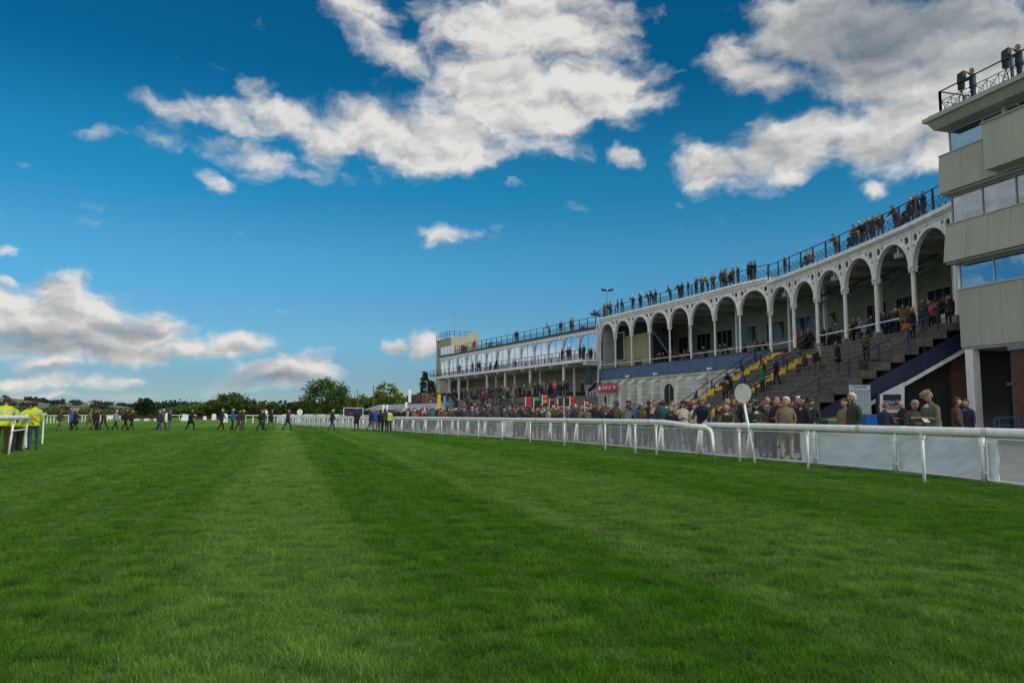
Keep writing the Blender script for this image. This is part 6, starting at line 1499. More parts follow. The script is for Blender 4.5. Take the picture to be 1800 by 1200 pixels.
price_board(958.5, 61, 2.95, ['orange', 'amber', 'dark', 'orange', 'orange'], 'tall price board lit orange beside a tall white pole', .42, 1.8)
price_board(970.5, 61, 2.65, ['red', 'dark', 'dark', 'amber', 'blue'], 'dark price board with a red top and an amber row', .36, 1.3)
price_board(985, 60, 2.6, ['dark', 'dark', 'red', 'orange'], 'small price board with orange lower rows', .34, 1.1)
price_board(996, 60, 2.6, ['dark', 'dark', 'orange', 'red'], 'small dark price board with orange base beside a white pole', .34, 1.1)
price_board(1007, 59, 2.75, ['red', 'red', 'dark', 'dark', 'red'], 'price board with a red head right of the white pole', .36, 1.8)
price_board(1032, 57, 2.35, ['amber', 'dark', 'red'], 'short price board nearest to the small annex', .3, .9)
def totem(px, d, zt, h, wd, m, label, cat='sign'):
    x, y = gp(px, d); z = apron(x, y); t = empty('totem_sign', label, cat, (x, y, z), 'totem signs in the far enclosure')
    MB().box(-wd / 2, -.1, zt - z - h, wd / 2, .1, zt - z).build('panel', m, t, loc=(0, 0, 0)); MB().box(-.04, -.04, 0, .04, .04, zt - z - h).build('pole', GREYM, t, loc=(0, 0, 0))
totem(771.5, 78, 3.4, 1.5, .32, mat('sign_yellow', (.62, .50, .01)), 'bright yellow vertical sign above the crowd in front of the tower')
totem(781.5, 80, 3.3, 1.1, .3, mat('sign_sky', (.06, .26, .55)), 'light blue vertical sign beside the yellow one')
totem(791, 82, 3.2, 1.2, .26, mat('sign_slate', (.06, .12, .17)), 'slate grey vertical sign before the brown ramp wall')
totem(720, 92, 4.3, 1.5, .32, WHITE2, 'tall white vertical sign left of the marquee roof end')
totem(714, 90, 2.8, 1.1, .28, WHITE2, 'shorter white vertical sign beside the tallest white one')
totem(674, 90, 2.5, 1.0, .22, WHITE2, 'slim white vertical sign left of the yellow steward')
totem(680.5, 90, 2.5, 1.0, .22, WHITE2, 'slim white vertical sign above the yellow steward')
def pole(px, d, zt, r=.11, m=None, label='', arm=False):
    x, y = gp(px, d); t = MB().tube([(0, 0, 0), (0, 0, zt)], [r, r * .7], 8)
    if arm: t.box(-.9, -.06, zt - .5, .9, .06, zt - .38)
    o = t.build('pole', m or WOODP, None, loc=(x, y, 0)); tag(o, label, 'pole', 'poles by the far enclosure')
pole(628, 132, 5.6, .1, label='pale wooden pole standing between the two broad trees'); pole(750, 118, 6.6, .11, label='brown wooden pole in front of the dark conifers')
pole(656, 150, 7.0, .13, label='dark topped pole rising out of the light green tree')
# covered betting hall: long low roof
MARQ = mat('marquee_roof', (.20, .25, .28), .5, .15)
p0 = gp(634, 120); p1 = gp(762, 108)
f = Fr(p0, p1); mq = empty('marquee', 'long low grey roofed betting shelter beyond the far rails', 'marquee', (*p0, 0))
b = MB(); Lm = f.L
b.hexa([f.p(0, 0, 2.0), f.p(Lm, 0, 2.1), f.p(Lm, 7, 2.1), f.p(0, 7, 2.0), f.p(2.5, 1.5, 2.85), f.p(Lm - 1, 1.5, 2.95), f.p(Lm - 1, 5, 2.95), f.p(2.5, 5, 2.85)]); part('roof', b, MARQ, mq)
part('valance', MB().fbox(f, -.1, Lm + .1, -.1, 0, 1.75, 2.08), NAVY, mq); part('back_sheet', MB().fbox(f, 0, Lm, 6.8, 7, 0, 2.0), DARK, mq)
for k in range(9): part('leg', MB().fbox(f, Lm * k / 8 - .05, Lm * k / 8 + .05, .01, .11, 0, 2.0), GREYM, mq)
gb = empty('big_gantry_board', 'dark blue hoarding in a white tubular frame beyond the far rails', 'board', (*gp(620, 100), 0))
x0, y0 = gp(604, 100); x1, y1 = gp(638, 100); gb.location = ((x0 + x1) / 2, 100, 0)
part('board', MB().box(x0 + .15, 100, .9, x1 - .15, 100.06, 2.0), NAVY, gb); part('frame', MB().tube([(x0, 100, 0), (x0, 100, 2.2), (x1, 100, 2.2), (x1, 100, 0)], .06, 6), WHITE2, gb)
vs_ = [(x0 + .9 + .12 * math.cos(k), 99.985, 1.55 + .12 * math.sin(k)) for k in [2 * math.pi * j / 12 for j in range(12)]]; part('emblem', MB().add(vs_, [tuple(range(12))]), PINK, gb)
# furlong disc markers
for px, d, lab_, num in ((527, 118, 'round white distance marker on a post beside the big tree', '1'), (466.5, 130, 'small round white marker behind the walking pair', '')):
    x, y = gp(px, d); t = empty('distance_marker', lab_, 'sign', (x, y, 0), 'round distance markers'); r = .42
    part('pole', MB().tube([(x, y, 0), (x, y, 1.4)], .05, 6), WHITE2, t)
    part('disc', MB().tube([(x, y - .03, 1.75), (x, y + .03, 1.75)], r, 20), WHITE2, t)
    if num: put_text(num, .6, BLK, t, (x, y - .06, 1.75), (1, 0, 0))
# barred gate in the crowd fence
q_ = find_px(FENCE, 904, .5); q2_ = find_px(FENCE, 886, .5); f = Fr(along(FENCE, q2_, .16)[0], along(FENCE, q_, .16)[0])
gt = empty('barred_gate', 'small white gate of upright bars in the crowd fence', 'gate', (f.a.x, f.a.y, 0))
for z in (.15, .95): part('rail', MB().tube([f.p(0, 0, z), f.p(f.L, 0, z)], .03, 6), WHITE2, gt)
for k in range(10): part('bar', MB().tube([f.p(f.L * k / 9, 0, .15), f.p(f.L * k / 9, 0, .95)], .018, 5), WHITE2, gt)

# distant rails, steeplechase fences and adverts
def far_rail(a, b, label, n=None):
    p, q = Vector(a), Vector(b); L_ = (q - p).length; n = n or int(L_ / 3.0); t = empty('distant_rail', label, 'rail', (*p, 0), 'distant white rails')
    o = part('rail_bar', MB().tube([(*p.lerp(q, k / 4), 1.2) for k in range(5)], .085, 6), WHITE2, t)
    for k in range(n + 1):
        v = p.lerp(q, k / n); part('post', MB().tube([(v.x, v.y, 0), (v.x, v.y, 1.15)], .06, 5), WHITE2, t)
far_rail(gp(70, 112), gp(101, 126), 'white rail seen beyond the stewards, first stretch'); far_rail(gp(108, 128), gp(156, 140), 'white rail behind the first walking group')
far_rail(gp(-60, 80), gp(66, 108), 'white rail running behind the stewards out of the picture'); far_rail(gp(150, 141), gp(200, 165), 'far white rail ending at the dark hurdle fence')
far_rail(gp(395, 150), gp(520, 128), 'white rail behind the walkers beside the small round markers'); far_rail(gp(420, 120), gp(524, 112), 'nearer white rail meeting the end of the crowd fence')
far_rail(gp(300, 205), gp(345, 215), 'short far white rail between the two dark hurdle fences'); far_rail(gp(520, 160), gp(700, 140), 'white rail in front of the parked cars')
HEDGE = mat('birch_brush', (.028, .017, .012), .95, .5, 6, .6, 20)
def chase_fence(px0, px1, d, h, label):
    (x0, y0), (x1, _) = gp(px0, d), gp(px1, d); t = empty('steeplechase_fence', label, 'fence', ((x0 + x1) / 2, y0, 0), 'dark brush jumps'); b = MB(); n = int((x1 - x0) / .45)
    for k in range(n):
        a = x0 + (x1 - x0) * k / n; c = x0 + (x1 - x0) * (k + 1) / n; hh = h * (1 + rnd.uniform(-.05, .05)); b.hexa([(a, y0, .0), (c, y0, 0), (c, y0 + 1.6, 0), (a, y0 + 1.6, 0), (a, y0 + .3, hh), (c, y0 + .3, hh), (c, y0 + 1.1, hh), (a, y0 + 1.1, hh)])
    part('brush', b, HEDGE, t); part('ground_board', MB().box(x0, y0 - .5, .0, x1, y0 - .35, .3), mat('board_orange_brown', (.18, .09, .03)), t)
chase_fence(203, 284, 182, 1.15, 'dark brush jump in front of the dark round tree'); chase_fence(344, 392, 205, .95, 'dark brush jump behind the white haired walker')
ADG = mat('advert_green', (.01, .33, .12)); ADY = mat('advert_yellow', (.6, .45, .03))
x0, y0 = gp(232, 172); x1, _ = gp(284, 172); t = empty('advert_boards', 'low green and yellow advert boards lying before the dark jump', 'board', (x0, y0, 0)); n = 3
for k in range(n):
    a = x0 + (x1 - x0) * k / n; c = x0 + (x1 - x0) * (k + 1) / n; w3 = (c - a)
    for m_, u0, u1 in ((ADG, 0, .25), (WHITE2, .25, .68), (ADY, .68, .88), (ADG, .88, 1)): part('board_section', MB().box(a + w3 * u0, y0, 0, a + w3 * u1 - .01, y0 + .1, .48), m_, t)
x0, y0 = gp(188, 174); x1, _ = gp(212, 174); tag(MB().box(x0, y0, .35, x1, y0 + .1, 1.1).box(x0, y0 + .02, 0, x0 + .1, y0 + .08, .35).box(x1 - .1, y0 + .02, 0, x1, y0 + .08, .35).build('white_board', WHITE2), 'plain white board beside the left end of the dark jump', 'board')
for i, (px, d, w4, h4, lb) in enumerate([(294, 150, 1.0, 1.7, 'white jump wing behind the jeans wearing pair'), (325, 168, 1.3, 1.5, 'white jump wing left of the striding figure in black'), (322, 170, 1.0, .9, 'low white jump wing left of the striding figure'), (376, 200, 1.2, 1.6, 'white jump wing on top of the far jump'), (360, 200, .9, 1.0, 'small white panel on the far jump'), (396, 140, .9, 1.6, 'white panel behind the white haired walker')]):
    x0, y0 = gp(px, d); tag(MB().hexa([(-w4 / 2, 0, 0), (w4 / 2, 0, 0), (w4 / 2, .12, 0), (-w4 / 2, .12, 0), (-w4 / 2 * .7, 0, h4), (w4 / 2 * .9, 0, h4 * .92), (w4 / 2 * .9, .12, h4 * .92), (-w4 / 2 * .7, .12, h4)]).build('jump_wing', WHITE2, None, loc=(x0, y0, 0)), lb, 'wing', 'white jump wings')

# parked cars beyond
CARM = [mat('car_silver', (.42, .44, .46), .3, .05, metal=.3), mat('car_white', (.6, .6, .6), .3, .05), mat('car_dark', (.03, .035, .05), .3, .05), mat('car_blue', (.03, .08, .2), .3, .05), mat('car_red', (.22, .02, .02), .3, .05)]
def make_car(m):
    t = bpy.data.objects.new('parked_car', None); COL.objects.link(t)
    prof = [(-2.1, .35), (2.1, .35), (2.15, .75), (1.9, .88), (1.05, .95), (.45, 1.42), (-1.2, 1.45), (-1.85, 1.0), (-2.12, .9)]
    n = len(prof); vs = [(x, -.85 + (.12 if z > 1.2 else 0), z) for x, z in prof] + [(x, .85 - (.12 if z > 1.2 else 0), z) for x, z in prof]
    MB().add(vs, [tuple(range(n)), tuple(range(2 * n - 1, n - 1, -1))] + [(k, (k + 1) % n, n + (k + 1) % n, n + k) for k in range(n)]).build('body', m, t, loc=(0, 0, 0))
    for y in (-.86, .84): MB().hexa([(-1.5, y, 1.0), (.95, y, 1.0), (.95, y + .02, 1.0), (-1.5, y + .02, 1.0), (-1.15, y + .04, 1.36), (.42, y + .04, 1.36), (.42, y + .06, 1.36), (-1.15, y + .06, 1.36)]).build('side_window', mat('dark_pane', (.02, .03, .035)), t, loc=(0, 0, 0))
    for x in (-1.3, 1.3):
        for y in (-.8, .62): MB().tube([(x, y, .33), (x, y + .18, .33)], .33, 12).build('wheel', BLK, t, loc=(0, 0, 0))
    return t
cars = [make_car(m) for m in CARM]; used = set()
CN = ['silver', 'white', 'dark', 'blue', 'red']
for i in range(17):
    px = 508 + i * 6.6; k = [0, 1, 0, 2, 1, 3, 0, 2, 1, 0, 4, 2, 0, 1, 3, 2, 0][i]; x, y = gp(px, 176 + (i % 3) * 5)
    if k not in used: t = cars[k]; used.add(k)
    else:
        t = cars[k].copy(); COL.objects.link(t)
        for ch in cars[k].children:
            if ch.parent is cars[k]: c = ch.copy(); COL.objects.link(c); c.parent = t
    t.location = (x, y, 0); t.rotation_euler.z = R(60 + (i * 37) % 50); tag(t, '%s parked car in the far car park, number %s from its left end' % (CN[k], ['one', 'two', 'three', 'four', 'five', 'six', 'seven', 'eight', 'nine', 'ten', 'eleven', 'twelve', 'thirteen', 'fourteen', 'fifteen', 'sixteen', 'seventeen'][i]), 'car', 'cars parked beyond the rails')

# floodlight post behind the roof, arch floodlights, bird, chairs
x, y = gp(1070, 97); t = empty('floodlight_post', 'twin headed lamp post rising behind the arcade roof', 'lamp', (x, y, 0)); zt = 17.0
part('pole', MB().tube([(x, y, 0), (x, y, zt)], .08, 6), GREYM, t)
for s_ in (-1, 1): part('lamp_head', MB().hexa([(x + s_ * .1 - .0, y - .2, zt), (x + s_ * .75, y - .2, zt + .1), (x + s_ * .75, y + .2, zt + .1), (x + s_ * .1, y + .2, zt), (x + s_ * .1, y - .2, zt + .2), (x + s_ * .75, y - .2, zt + .35), (x + s_ * .75, y + .2, zt + .35), (x + s_ * .1, y + .2, zt + .2)]), BLK, t)
for i, lb in ((6, 'first'), (4, 'second'), (2, 'third')):
    f = Fr(ptA[i], ptA[i + 1]); P = f.p(f.L / 2, -.35, 10.95); t = empty('floodlight', 'white floodlight under the arch crown, %s' % {6: 'farthest of the three along the near arcade', 4: 'middle of the three along the near arcade', 2: 'nearest of the three along the near arcade'}[i], 'lamp', P, 'floodlights under the arches')
    part('housing', MB().fbox(f, f.L / 2 - .24, f.L / 2 + .24, -.5, -.2, 10.72, 10.98), WHITE2, t); part('bracket', MB().fbox(f, f.L / 2 - .03, f.L / 2 + .03, -.4, -.3, 10.99, 11.4), WHITE2, t); part('lens', MB().fbox(f, f.L / 2 - .2, f.L / 2 + .2, -.195, -.18, 10.75, 10.95), GREYM, t)
B_ = at_d(1296, 377, 120); MB_ = MB().hexa([(-.1, -.12, -.03), (.1, -.12, -.03), (.06, .14, -.02), (-.06, .14, -.02), (-.07, -.1, .05), (.07, -.1, .05), (.03, .12, .03), (-.03, .12, .03)]); MB_.add([(-.08, -.04, .02), (-.08, .07, .02), (-.5, .02, .16)], [(0, 1, 2)]); MB_.add([(.08, -.04, .02), (.08, .07, .02), (.5, .02, .16)], [(0, 2, 1)])
tag(MB_.build('bird', BLK, None, loc=B_), 'tiny dark bird flying in the blue sky left of the roof', 'bird')
def chair(P, rz, lb):
    t = empty('chair', lb, 'chair', P, 'chairs inside the arcade', R(rz))
    MB().box(-.22, -.22, .43, .22, .22, .47).build('seat', BLK, t, loc=(0, 0, 0)); MB().box(-.22, -.24, .5, .22, -.2, .9).build('backrest', BLK, t, loc=(0, 0, 0))
    for a in (-.2, .2):
        for b_ in (-.2, .2): MB().tube([(a, b_, 0), (a, b_, .44)], .015, 5).build('leg', GREYM, t, loc=(0, 0, 0))
for px, i, lb in ((1385, 0, 'dark chair alone in the first open arch of the near arcade'), (1452, 1, 'dark chair at the left of two in the second wide arch'), (1467, 2, 'dark chair at the right of two in the second wide arch')):
    v, _ = along(FACA, find_px(FACA, px, FL + .8, -2.9), -2.9); chair((v.x, v.y, FL + .325), 100, lb)

# ------------------------------------------------------------------ trees, hedges, hills
def leaf_mat(n, c, c2):
    m = bpy.data.materials.new(n); m.use_nodes = True; t = m.node_tree; b = t.nodes['Principled BSDF']; b.inputs['Roughness'].default_value = .7; b.inputs['Specular IOR Level'].default_value = .2
    g = t.nodes.new('ShaderNodeNewGeometry'); ns = t.nodes.new('ShaderNodeTexNoise'); ns.inputs['Scale'].default_value = .45; ns.inputs['Detail'].default_value = 5; t.links.new(g.outputs['Position'], ns.inputs['Vector'])
    mr = t.nodes.new('ShaderNodeMapRange'); mr.inputs['From Min'].default_value = .35; mr.inputs['From Max'].default_value = .65; t.links.new(ns.outputs['Fac'], mr.inputs['Value'])
    ri = t.nodes.new('ShaderNodeMix'); ri.data_type = 'RGBA'; t.links.new(mr.outputs[0], ri.inputs['Factor']); ri.inputs[6].default_value = (*c, 1); ri.inputs[7].default_value = (*c2, 1)
    t.links.new(ri.outputs[2], b.inputs['Base Color']); tr = t.nodes.new('ShaderNodeBsdfTranslucent'); t.links.new(ri.outputs[2], tr.inputs['Color'])
    mx = t.nodes.new('ShaderNodeMixShader'); mx.inputs[0].default_value = .2; t.links.new(b.outputs[0], mx.inputs[1]); t.links.new(tr.outputs[0], mx.inputs[2]); t.links.new(mx.outputs[0], t.nodes['Material Output'].inputs[0]); return m
LEAF = {'oak': leaf_mat('oak_leaves', (.03, .07, .012), (.09, .15, .03)), 'light': leaf_mat('light_leaves', (.07, .12, .016), (.17, .21, .04)), 'dark': leaf_mat('dark_leaves', (.012, .034, .016), (.03, .066, .02)),
        'brown': leaf_mat('autumn_leaves', (.055, .07, .02), (.13, .12, .035)), 'blue': leaf_mat('far_wood_leaves', (.012, .03, .022), (.03, .055, .032))}
BARK = mat('bark', (.045, .033, .022), .95, .3, 4, .6, 12)
def clumps(n, dims, seed, kind='dome', nl=34, ls=.38, cr=1.0):
    r = random.Random(seed); V_ = []; F_ = []
    W, H = dims
    for i in range(n):
        while True:
            x, y, z = r.uniform(-1, 1), r.uniform(-1, 1), r.uniform(-1 if kind != 'dome' else -.75, 1); q = x * x + y * y + z * z
            if q <= 1 and (q > .35 or r.random() < .3): break
        if kind == 'cone': k = 1 - (z + 1) / 2; x *= .25 + k * .95; y *= .25 + k * .95
        bump = 1 + .22 * noise.noise(Vector((x * 1.6 + seed, y * 1.6, z * 1.6)))
        c = Vector((x * W / 2 * bump, y * W / 2 * bump, z * H / 2 * bump)); rad = cr * r.uniform(.6, 1.25)
        for j in range(nl):
            d = Vector((r.gauss(0, .5), r.gauss(0, .5), r.gauss(0, .38))) * rad; p = c + d
            a = Vector((r.uniform(-1, 1), r.uniform(-1, 1), r.uniform(-.5, .5))).normalized(); b_ = a.cross(Vector((r.uniform(-1, 1), r.uniform(-1, 1), r.uniform(-1, 1)))).normalized(); s_ = ls * r.uniform(.6, 1.3); o = len(V_)
            V_ += [p + a * s_, p + b_ * s_ * .6, p - a * s_, p - b_ * s_ * .6]; F_.append((o, o + 1, o + 2, o + 3))
    return V_, F_
def tree(px, d, H, W, kind, label, seed, shape='dome', base=.18, group='trees beyond the course', dens=1.0, name='broadleaf_tree', ls=None):
    x, y = gp(px, d); r = random.Random(seed); t = empty(name, label, 'tree', (x, y, 0), group); zc = H * (base + (1 - base) / 2); hh = H * (1 - base)
    n = int(60 * dens * max(.6, W / 12)); V_, F_ = clumps(n, (W * .86, hh * .92), seed, shape, 40, ls or max(.26, d * .0014), W * .10)
    MB().add([v + Vector((0, 0, zc)) for v in V_], F_).build('crown', LEAF[kind], t, loc=(0, 0, 0))
    b = MB(); b.tube([(0, 0, 0), (.1, .1, H * base), (0, .2, H * .62)], [W * .035 + .08, W * .028 + .05, .08], 8)
    for k in range(6):
        a = R(60 * k + r.uniform(-20, 20)); z0_ = H * (base + r.uniform(-.02, .12)); b.tube([(0, 0, z0_), (W * .17 * math.cos(a), W * .17 * math.sin(a), z0_ + H * .17), (W * .34 * math.cos(a), W * .34 * math.sin(a), z0_ + H * .32)], [W * .016 + .03, W * .011 + .02, .03], 5)
    b.build('trunk', BARK, t, loc=(0, 0, 0)); return t
T = [(573, 255, 13.6, 17.5, 'oak', 'big broad dark green oak, tallest left of the wooden pole', 'dome', .12, 1.8),
     (407, 300, 10.2, 15, 'oak', 'domed dark oak behind the walkers, highest of its clump', 'dome', .05, 1.6), (376, 310, 7.6, 10, 'oak', 'lower oak joined to the left side of the domed clump', 'dome', .03, 1.2), (437, 305, 7.0, 10, 'oak', 'lower oak on the right side of the domed clump', 'dome', .03, 1.2),
     (452, 280, 6.8, 7, 'brown', 'small brownish tree right of the domed clump', 'dome', .05, 1), (484, 285, 6.4, 8.5, 'oak', 'round dark tree above the reddish haired walker', 'dome', .03, 1), (504, 275, 6.2, 5.5, 'dark', 'thin open dark tree left of the big oak', 'dome', .1, .5), (517, 280, 6.6, 6, 'dark', 'second thin dark tree against the big oak', 'dome', .08, .6), (532, 262, 6.3, 8, 'brown', 'low autumn brown tree at the foot of the big oak', 'dome', .02, 1),
     (622, 290, 7.0, 9, 'brown', 'brownish tree just right of the big oak', 'dome', .02, 1), (640, 300, 7.4, 10, 'oak', 'mid green tree between the two poles', 'dome', .02, 1.1), (603, 285, 6.8, 8, 'oak', 'tree tucked behind the right of the big oak', 'dome', .02, 1),
     (679, 225, 10.4, 9.6, 'light', 'light green tree with pointed top right of the dark topped pole', 'dome', .04, 1.5), (698, 235, 8.0, 6, 'light', 'lower yellowish tree on the right of the light green one', 'dome', .05, 1), (664, 230, 7.6, 5.5, 'oak', 'darker small tree on the left of the light green one', 'dome', .05, .9),
     (716, 280, 7.4, 9, 'brown', 'brown green tree of the row left of the conifers', 'dome', .02, 1), (733, 285, 7.6, 9, 'oak', 'green tree nearest the conifers in the back row', 'dome', .02, 1),
     (747, 170, 11.5, 4.6, 'dark', 'tall dark conifer beside the tower', 'cone', .03, 1.2), (757, 175, 10.6, 5, 'dark', 'dark conifer touching the tower', 'cone', .03, 1.2), (741, 180, 8.4, 3.6, 'dark', 'smaller dark conifer left of the tall one', 'cone', .03, .9),
     (257, 320, 8.6, 10.5, 'dark', 'solitary round dark tree behind the hurdle fence', 'dome', .06, 1.3),
     (1032, 128, 17.2, 7.5, 'dark', 'dark tree top showing over the roof at the block joint', 'dome', .3, 1.0), (1052, 122, 18.2, 5.5, 'dark', 'dark tree top behind the far end of the arcade roof', 'dome', .3, .9), (1019, 135, 17.6, 5, 'oak', 'tree top behind the glazed block roof railing', 'dome', .3, .8),
     (871, 160, 17.4, 8, 'brown', 'round brownish tree top over the glazed block roof', 'dome', .3, 1.0), (846, 165, 16.2, 6, 'oak', 'small tree top over the far glazed roof', 'dome', .3, .9)]
for i, (px, d, H, W, k, lb, sh_, bs, dn) in enumerate(T): tree(px, d, H, W, k, lb, 50 + i, sh_, bs, dens=dn, name='conifer' if sh_ == 'cone' else 'broadleaf_tree')
# woods and hedges one cannot count
def wood(name, px0, px1, d, hfun, k, label, n, ls, dep=18, cr=1.8):
    r = random.Random(len(label)); Vv = []; Ff = []
    for i in range(n):
        px = px0 + (px1 - px0) * r.random(); dd = d + r.random() * dep; x, y = gp(px, dd); h = hfun(px) * r.uniform(.2, 1)
        for j in range(12):
            p = Vector((x + r.gauss(0, cr), y + r.gauss(0, cr), max(.2, h + r.gauss(0, cr * .45)))); a = Vector((r.uniform(-1, 1), r.uniform(-1, 1), r.uniform(-.6, .6))).normalized(); b_ = a.cross(Vector((r.random(), r.random(), -r.random()))).normalized(); s_ = ls * r.uniform(.6, 1.3); o = len(Vv)
            Vv += [p + a * s_, p + b_ * s_ * .7, p - a * s_, p - b_ * s_ * .7]; Ff.append((o, o + 1, o + 2, o + 3))
    o = MB().add(Vv, Ff).build(name, LEAF[k]); tag(o, label, kind='stuff')
wood('woodland', 272, 352, 520, lambda p: 8.4 - abs(p - 300) * .03 + 1.2 * math.sin(p * .5), 'blue', 'dark bluish wood behind the solitary tree', 900, 1.0, 40, 2.4)
wood('woodland', 310, 700, 360, lambda p: 4.6 + 1.0 * math.sin(p * .11), 'oak', 'long low tree belt across the far side of the course', 2600, .8, 20, 2)
wood('woodland', 590, 800, 300, lambda p: 7.2 + .8 * math.sin(p * .21), 'brown', 'brownish wood behind the marquee', 1500, .6, 25, 1.6)
wood('hedge', -40, 340, 400, lambda p: 3.0 + .9 * math.sin(p * .09), 'brown', 'hedges and scrub along the foot of the distant hill', 1800, .7, 60, 1.6)
# distant hill with fields
def hillh(px): return 24 + (44 - 24) * sg(260, -60, px) + 2.2 * math.sin(px * .045) + 1.2 * math.sin(px * .13)
hv = []; nx, ny = 90, 24
for j in range(ny + 1):
    for i in range(nx + 1):
        px = -260 + 1000 * i / nx; d = 900 + 1300 * (j / ny); x, y = gp(px, d)
        k = sg(0, .85, j / ny); z = (hillh(px) * 1.0) * k * (d / 2000) * 1.0 + 3.5 * noise.noise(Vector((x * .004, y * .004, 0))) * k
        hv.append((x, y, z - .3))
hm_ = bpy.data.materials.new('hill_fields'); hm_.use_nodes = True; t_ = hm_.node_tree; b_ = t_.nodes['Principled BSDF']; b_.inputs['Roughness'].default_value = .95
g_ = t_.nodes.new('ShaderNodeNewGeometry'); vo = t_.nodes.new('ShaderNodeTexVoronoi'); vo.inputs['Scale'].default_value = .006; t_.links.new(g_.outputs['Position'], vo.inputs['Vector'])
cr_ = t_.nodes.new('ShaderNodeValToRGB'); s_ = t_.nodes.new('ShaderNodeSeparateColor'); t_.links.new(vo.outputs['Color'], s_.inputs[0]); t_.links.new(s_.outputs[0], cr_.inputs[0])
cr_.color_ramp.elements[0].color = (.035, .06, .035, 1); cr_.color_ramp.elements[1].color = (.13, .14, .07, 1); e_ = cr_.color_ramp.elements.new(.5); e_.color = (.06, .09, .04, 1)
t_.links.new(cr_.outputs[0], b_.inputs['Base Color'])
o = MB().add(hv, [(j * (nx + 1) + i, j * (nx + 1) + i + 1, (j + 1) * (nx + 1) + i + 1, (j + 1) * (nx + 1) + i) for j in range(ny) for i in range(nx)]).build('hills', hm_, smooth=True); tag(o, 'low distant hillside of fields and hedgerows', kind='structure')
def hz_(px, d):
    j = (d - 900) / 1300; k = sg(0, .85, j); x, y = gp(px, d); return hillh(px) * k * (d / 2000) + 3.5 * noise.noise(Vector((x * .004, y * .004, 0))) * k
r = random.Random(5); Vv = []; Ff = []
for i in range(150):                                   # hedgerow lines and copses on the hill
    px = r.uniform(-200, 470); d = r.choice([1050, 1200, 1350, 1500, 1700, 1900, 2050]) + r.uniform(-10, 10); ln_ = r.uniform(2, 16)
    for q in range(int(ln_ * 4)):
        p2 = px + ln_ * r.random(); dd = d + r.uniform(-8, 8); x, y = gp(p2, dd); z = hz_(p2, dd) + r.uniform(0, 6)
        for c in range(5):
            p = Vector((x + r.gauss(0, 3), y + r.gauss(0, 3), z + r.gauss(0, 1.5))); a = Vector((r.uniform(-1, 1), r.uniform(-1, 1), r.uniform(-.6, .6))).normalized(); b2_ = a.cross(Vector((r.random(), -r.random(), r.random()))).normalized(); s2 = r.uniform(1.6, 3.4); o_ = len(Vv)
            Vv += [p + a * s2, p + b2_ * s2 * .7, p - a * s2, p - b2_ * s2 * .7]; Ff.append((o_, o_ + 1, o_ + 2, o_ + 3))
tag(MB().add(Vv, Ff).build('woodland', LEAF['blue']), 'hedgerows and copses scattered over the distant hill', kind='stuff')
HW = mat('far_house_wall', (.5, .48, .44), .8, .1); HRF = mat('far_house_roof', (.12, .09, .08), .8, .2)
for i, (px, d) in enumerate([(96, 1400), (108, 1450), (112, 1400), (120, 1500), (126, 1450), (134, 1380), (20, 1600), (352, 1100), (345, 1150), (160, 1700)]):
    x, y = gp(px, d); z = hz_(px, d); t = empty('distant_house', '%s distant house on the hillside above %s' % (['pale', 'small pale', 'white', 'gabled', 'cream', 'low white', 'lone', 'white gabled', 'small cream', 'highest'][i], ['the leftmost walkers', 'the brown coated walker', 'the blue coated walker', 'the left walkers', 'the dark coated pair', 'the right end of the hamlet', 'the stewards', 'the copse', 'the far wood', 'the khaki coated walker'][i]), 'house', (x, y, z), 'houses on the hillside')
    MB().box(-6, -4, -1, 6, 4, 5).build('wall', HW, t, loc=(0, 0, 0)); MB().add([(-6.3, -4.4, 5), (6.3, -4.4, 5), (6.3, 4.4, 5), (-6.3, 4.4, 5), (-6.3, 0, 8), (6.3, 0, 8)], [(0, 1, 5, 4), (2, 3, 4, 5), (0, 4, 3), (1, 2, 5), (3, 2, 1, 0)]).build('roof', HRF, t, loc=(0, 0, 0))
    for a in (-3.5, 0, 3.5): MB().box(a - .6, -4.05, 2, a + .6, -4.01, 3.6).build('window', DARK, t, loc=(0, 0, 0))

# ------------------------------------------------------------------ grass blades near the camera (instanced clumps)
def clump(seed, n, rad, hgt, wd, lean_):
    r = random.Random(seed); Vv = []; Ff = []
    for i in range(n):
        a = r.uniform(0, 6.283); q = rad * math.sqrt(r.random()); x, y = q * math.cos(a), q * math.sin(a); h = hgt * r.uniform(.45, 1.15); b_ = r.uniform(0, 6.283); lx, ly = math.cos(b_), math.sin(b_); l_ = h * r.uniform(.1, lean_); w_ = wd * r.uniform(.7, 1.3); sx, sy = -ly * w_, lx * w_; o = len(Vv)
        Vv += [(x - sx, y - sy, -.005), (x + sx, y + sy, -.005), (x + sx * .75 + lx * l_ * .3, y + sy * .75 + ly * l_ * .3, h * .55), (x - sx * .75 + lx * l_ * .3, y - sy * .75 + ly * l_ * .3, h * .55), (x + lx * l_, y + ly * l_, h)]
        Ff += [(o, o + 1, o + 2, o + 3), (o + 3, o + 2, o + 4)]
    me = bpy.data.meshes.new('grass_clump'); me.from_pydata(Vv, [], Ff); me.materials.append(BLADE); return bpy.data.objects.new('grass_clump', me)
DIVOT = mat('dead_grass', (.045, .07, .022), .95, .6, 25)
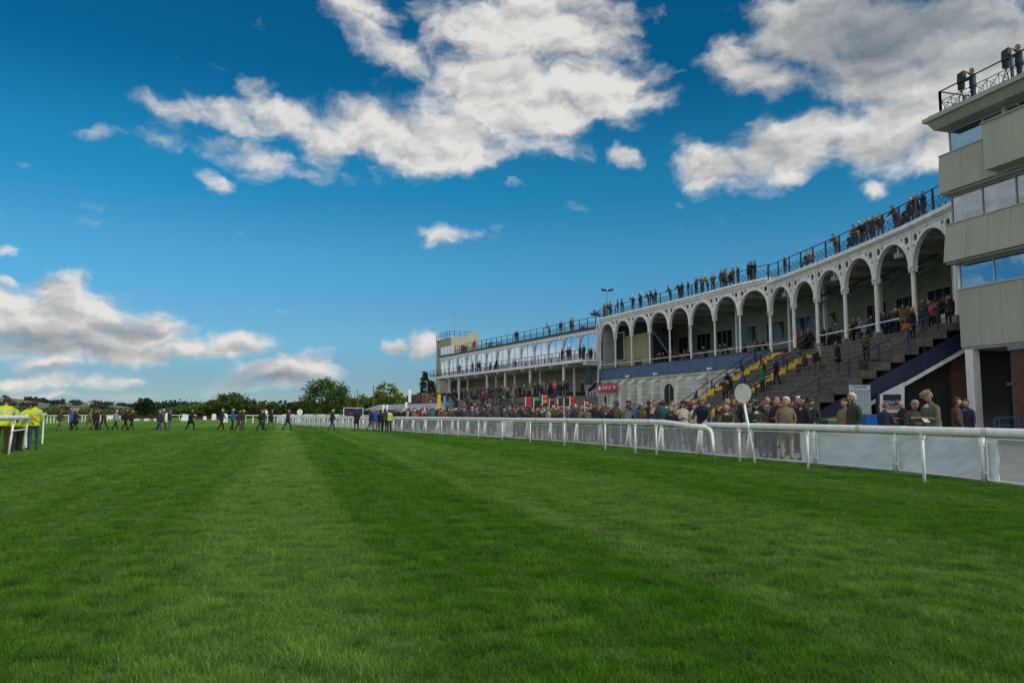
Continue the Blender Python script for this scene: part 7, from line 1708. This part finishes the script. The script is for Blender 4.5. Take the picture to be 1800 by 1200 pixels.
for px, py, rr_, hh_, m_, lb in ((1275, 1018, .17, .07, DIVOT, 'grey torn tuft of grass lying right of the middle of the turf'), (1068, 945, .16, .045, DIVOT, 'small flattened grey patch of torn turf nearer the middle'), (1308, 1158, .12, .045, DIVOT, 'torn grey turf scrap near the bottom edge'), (520, 1168, .15, .10, BLADE, 'dark lush tuft standing up near the bottom edge'), (1224, 932, .07, .05, DIVOT, 'smallest torn grass tuft, farthest out on the turf')):
    P_ = at_z(px, py, 0); me_ = clump(int(px), 260, rr_, hh_, .0022, 1.8).data; me_.materials[0] = m_; me_.name = 'turf_tuft'; o = bpy.data.objects.new('turf_tuft', me_); COL.objects.link(o); o.location = P_; tag(o, lb, 'tuft', 'torn tufts on the turf')
gcol = bpy.data.collections.new('grass_clumps')
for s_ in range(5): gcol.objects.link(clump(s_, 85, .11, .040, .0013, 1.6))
rng = np.random.default_rng(4)
def scatter(d0, d1, dens):
    area = (d1 - d0) * (.70 * (d0 + d1) + 3.0); n = int(area * dens)
    d = np.sqrt(rng.uniform(d0 * d0, d1 * d1, n)); u = rng.uniform(-1, 1, n) * (.70 * d + 1.5); return np.stack([u, d], 1)
P = np.concatenate([scatter(2.6, 6, 330), scatter(6, 10, 190), scatter(10, 17, 85), scatter(17, 30, 30), scatter(30, 46, 13), scatter(46, 62, 7), scatter(62, 85, 2.5)])
fx = np.interp(P[:, 1], [p[1] for p in FENCE], [p[0] for p in FENCE]); P = P[P[:, 0] < fx - .02]
me = bpy.data.meshes.new('grass'); me.vertices.add(len(P)); co = np.zeros((len(P), 3), np.float32); co[:, :2] = P; me.vertices.foreach_set('co', co.ravel())
dd = P[:, 1]
scl = np.interp(dd, [3, 10, 20, 46, 85], [1, 1.25, 1.9, 3.0, 4.2]) * rng.uniform(.75, 1.2, len(P))
# tufts: patches of longer and shorter grass
tuft = np.array([noise.fractal(Vector((float(x) * 3.4, float(y) * 3.4, 0)), 1.0, 2.0, 4) for x, y in P]); tz_ = np.clip(.9 + tuft * 1.0, .3, 1.7)
zs = np.interp(dd, [3, 10, 20, 46], [1, 1.0, 1.15, 1.3]) * tz_
for nm, arr in (('scl', np.stack([scl, scl, zs], 1)), ('rot', np.stack([rng.uniform(-.15, .15, len(P)), rng.uniform(-.15, .15, len(P)), rng.uniform(0, 6.28, len(P))], 1))):
    a = me.attributes.new(nm, 'FLOAT_VECTOR', 'POINT'); a.data.foreach_set('vector', arr.astype(np.float32).ravel())
go = bpy.data.objects.new('grass', me); COL.objects.link(go); tag(go, 'short tufted green grass blades of the racecourse turf', kind='stuff')
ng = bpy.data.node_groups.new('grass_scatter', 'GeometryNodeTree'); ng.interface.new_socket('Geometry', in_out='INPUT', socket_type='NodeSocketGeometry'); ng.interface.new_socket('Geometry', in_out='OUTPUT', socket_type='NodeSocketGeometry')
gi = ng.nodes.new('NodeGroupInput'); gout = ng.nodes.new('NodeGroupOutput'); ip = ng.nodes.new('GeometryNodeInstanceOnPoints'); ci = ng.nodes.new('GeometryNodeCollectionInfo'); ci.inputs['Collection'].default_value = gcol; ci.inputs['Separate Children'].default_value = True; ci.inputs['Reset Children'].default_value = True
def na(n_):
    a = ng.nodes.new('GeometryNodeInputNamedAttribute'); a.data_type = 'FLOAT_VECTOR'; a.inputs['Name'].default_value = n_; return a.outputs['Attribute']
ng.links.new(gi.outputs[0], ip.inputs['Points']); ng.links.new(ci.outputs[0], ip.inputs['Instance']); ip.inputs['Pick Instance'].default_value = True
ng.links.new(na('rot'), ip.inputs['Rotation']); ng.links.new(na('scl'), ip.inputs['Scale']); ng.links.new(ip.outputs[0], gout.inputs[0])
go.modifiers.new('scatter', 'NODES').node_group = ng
print('people', len(PEOPLE), 'clumps', len(P), 'objects', len(bpy.data.objects))
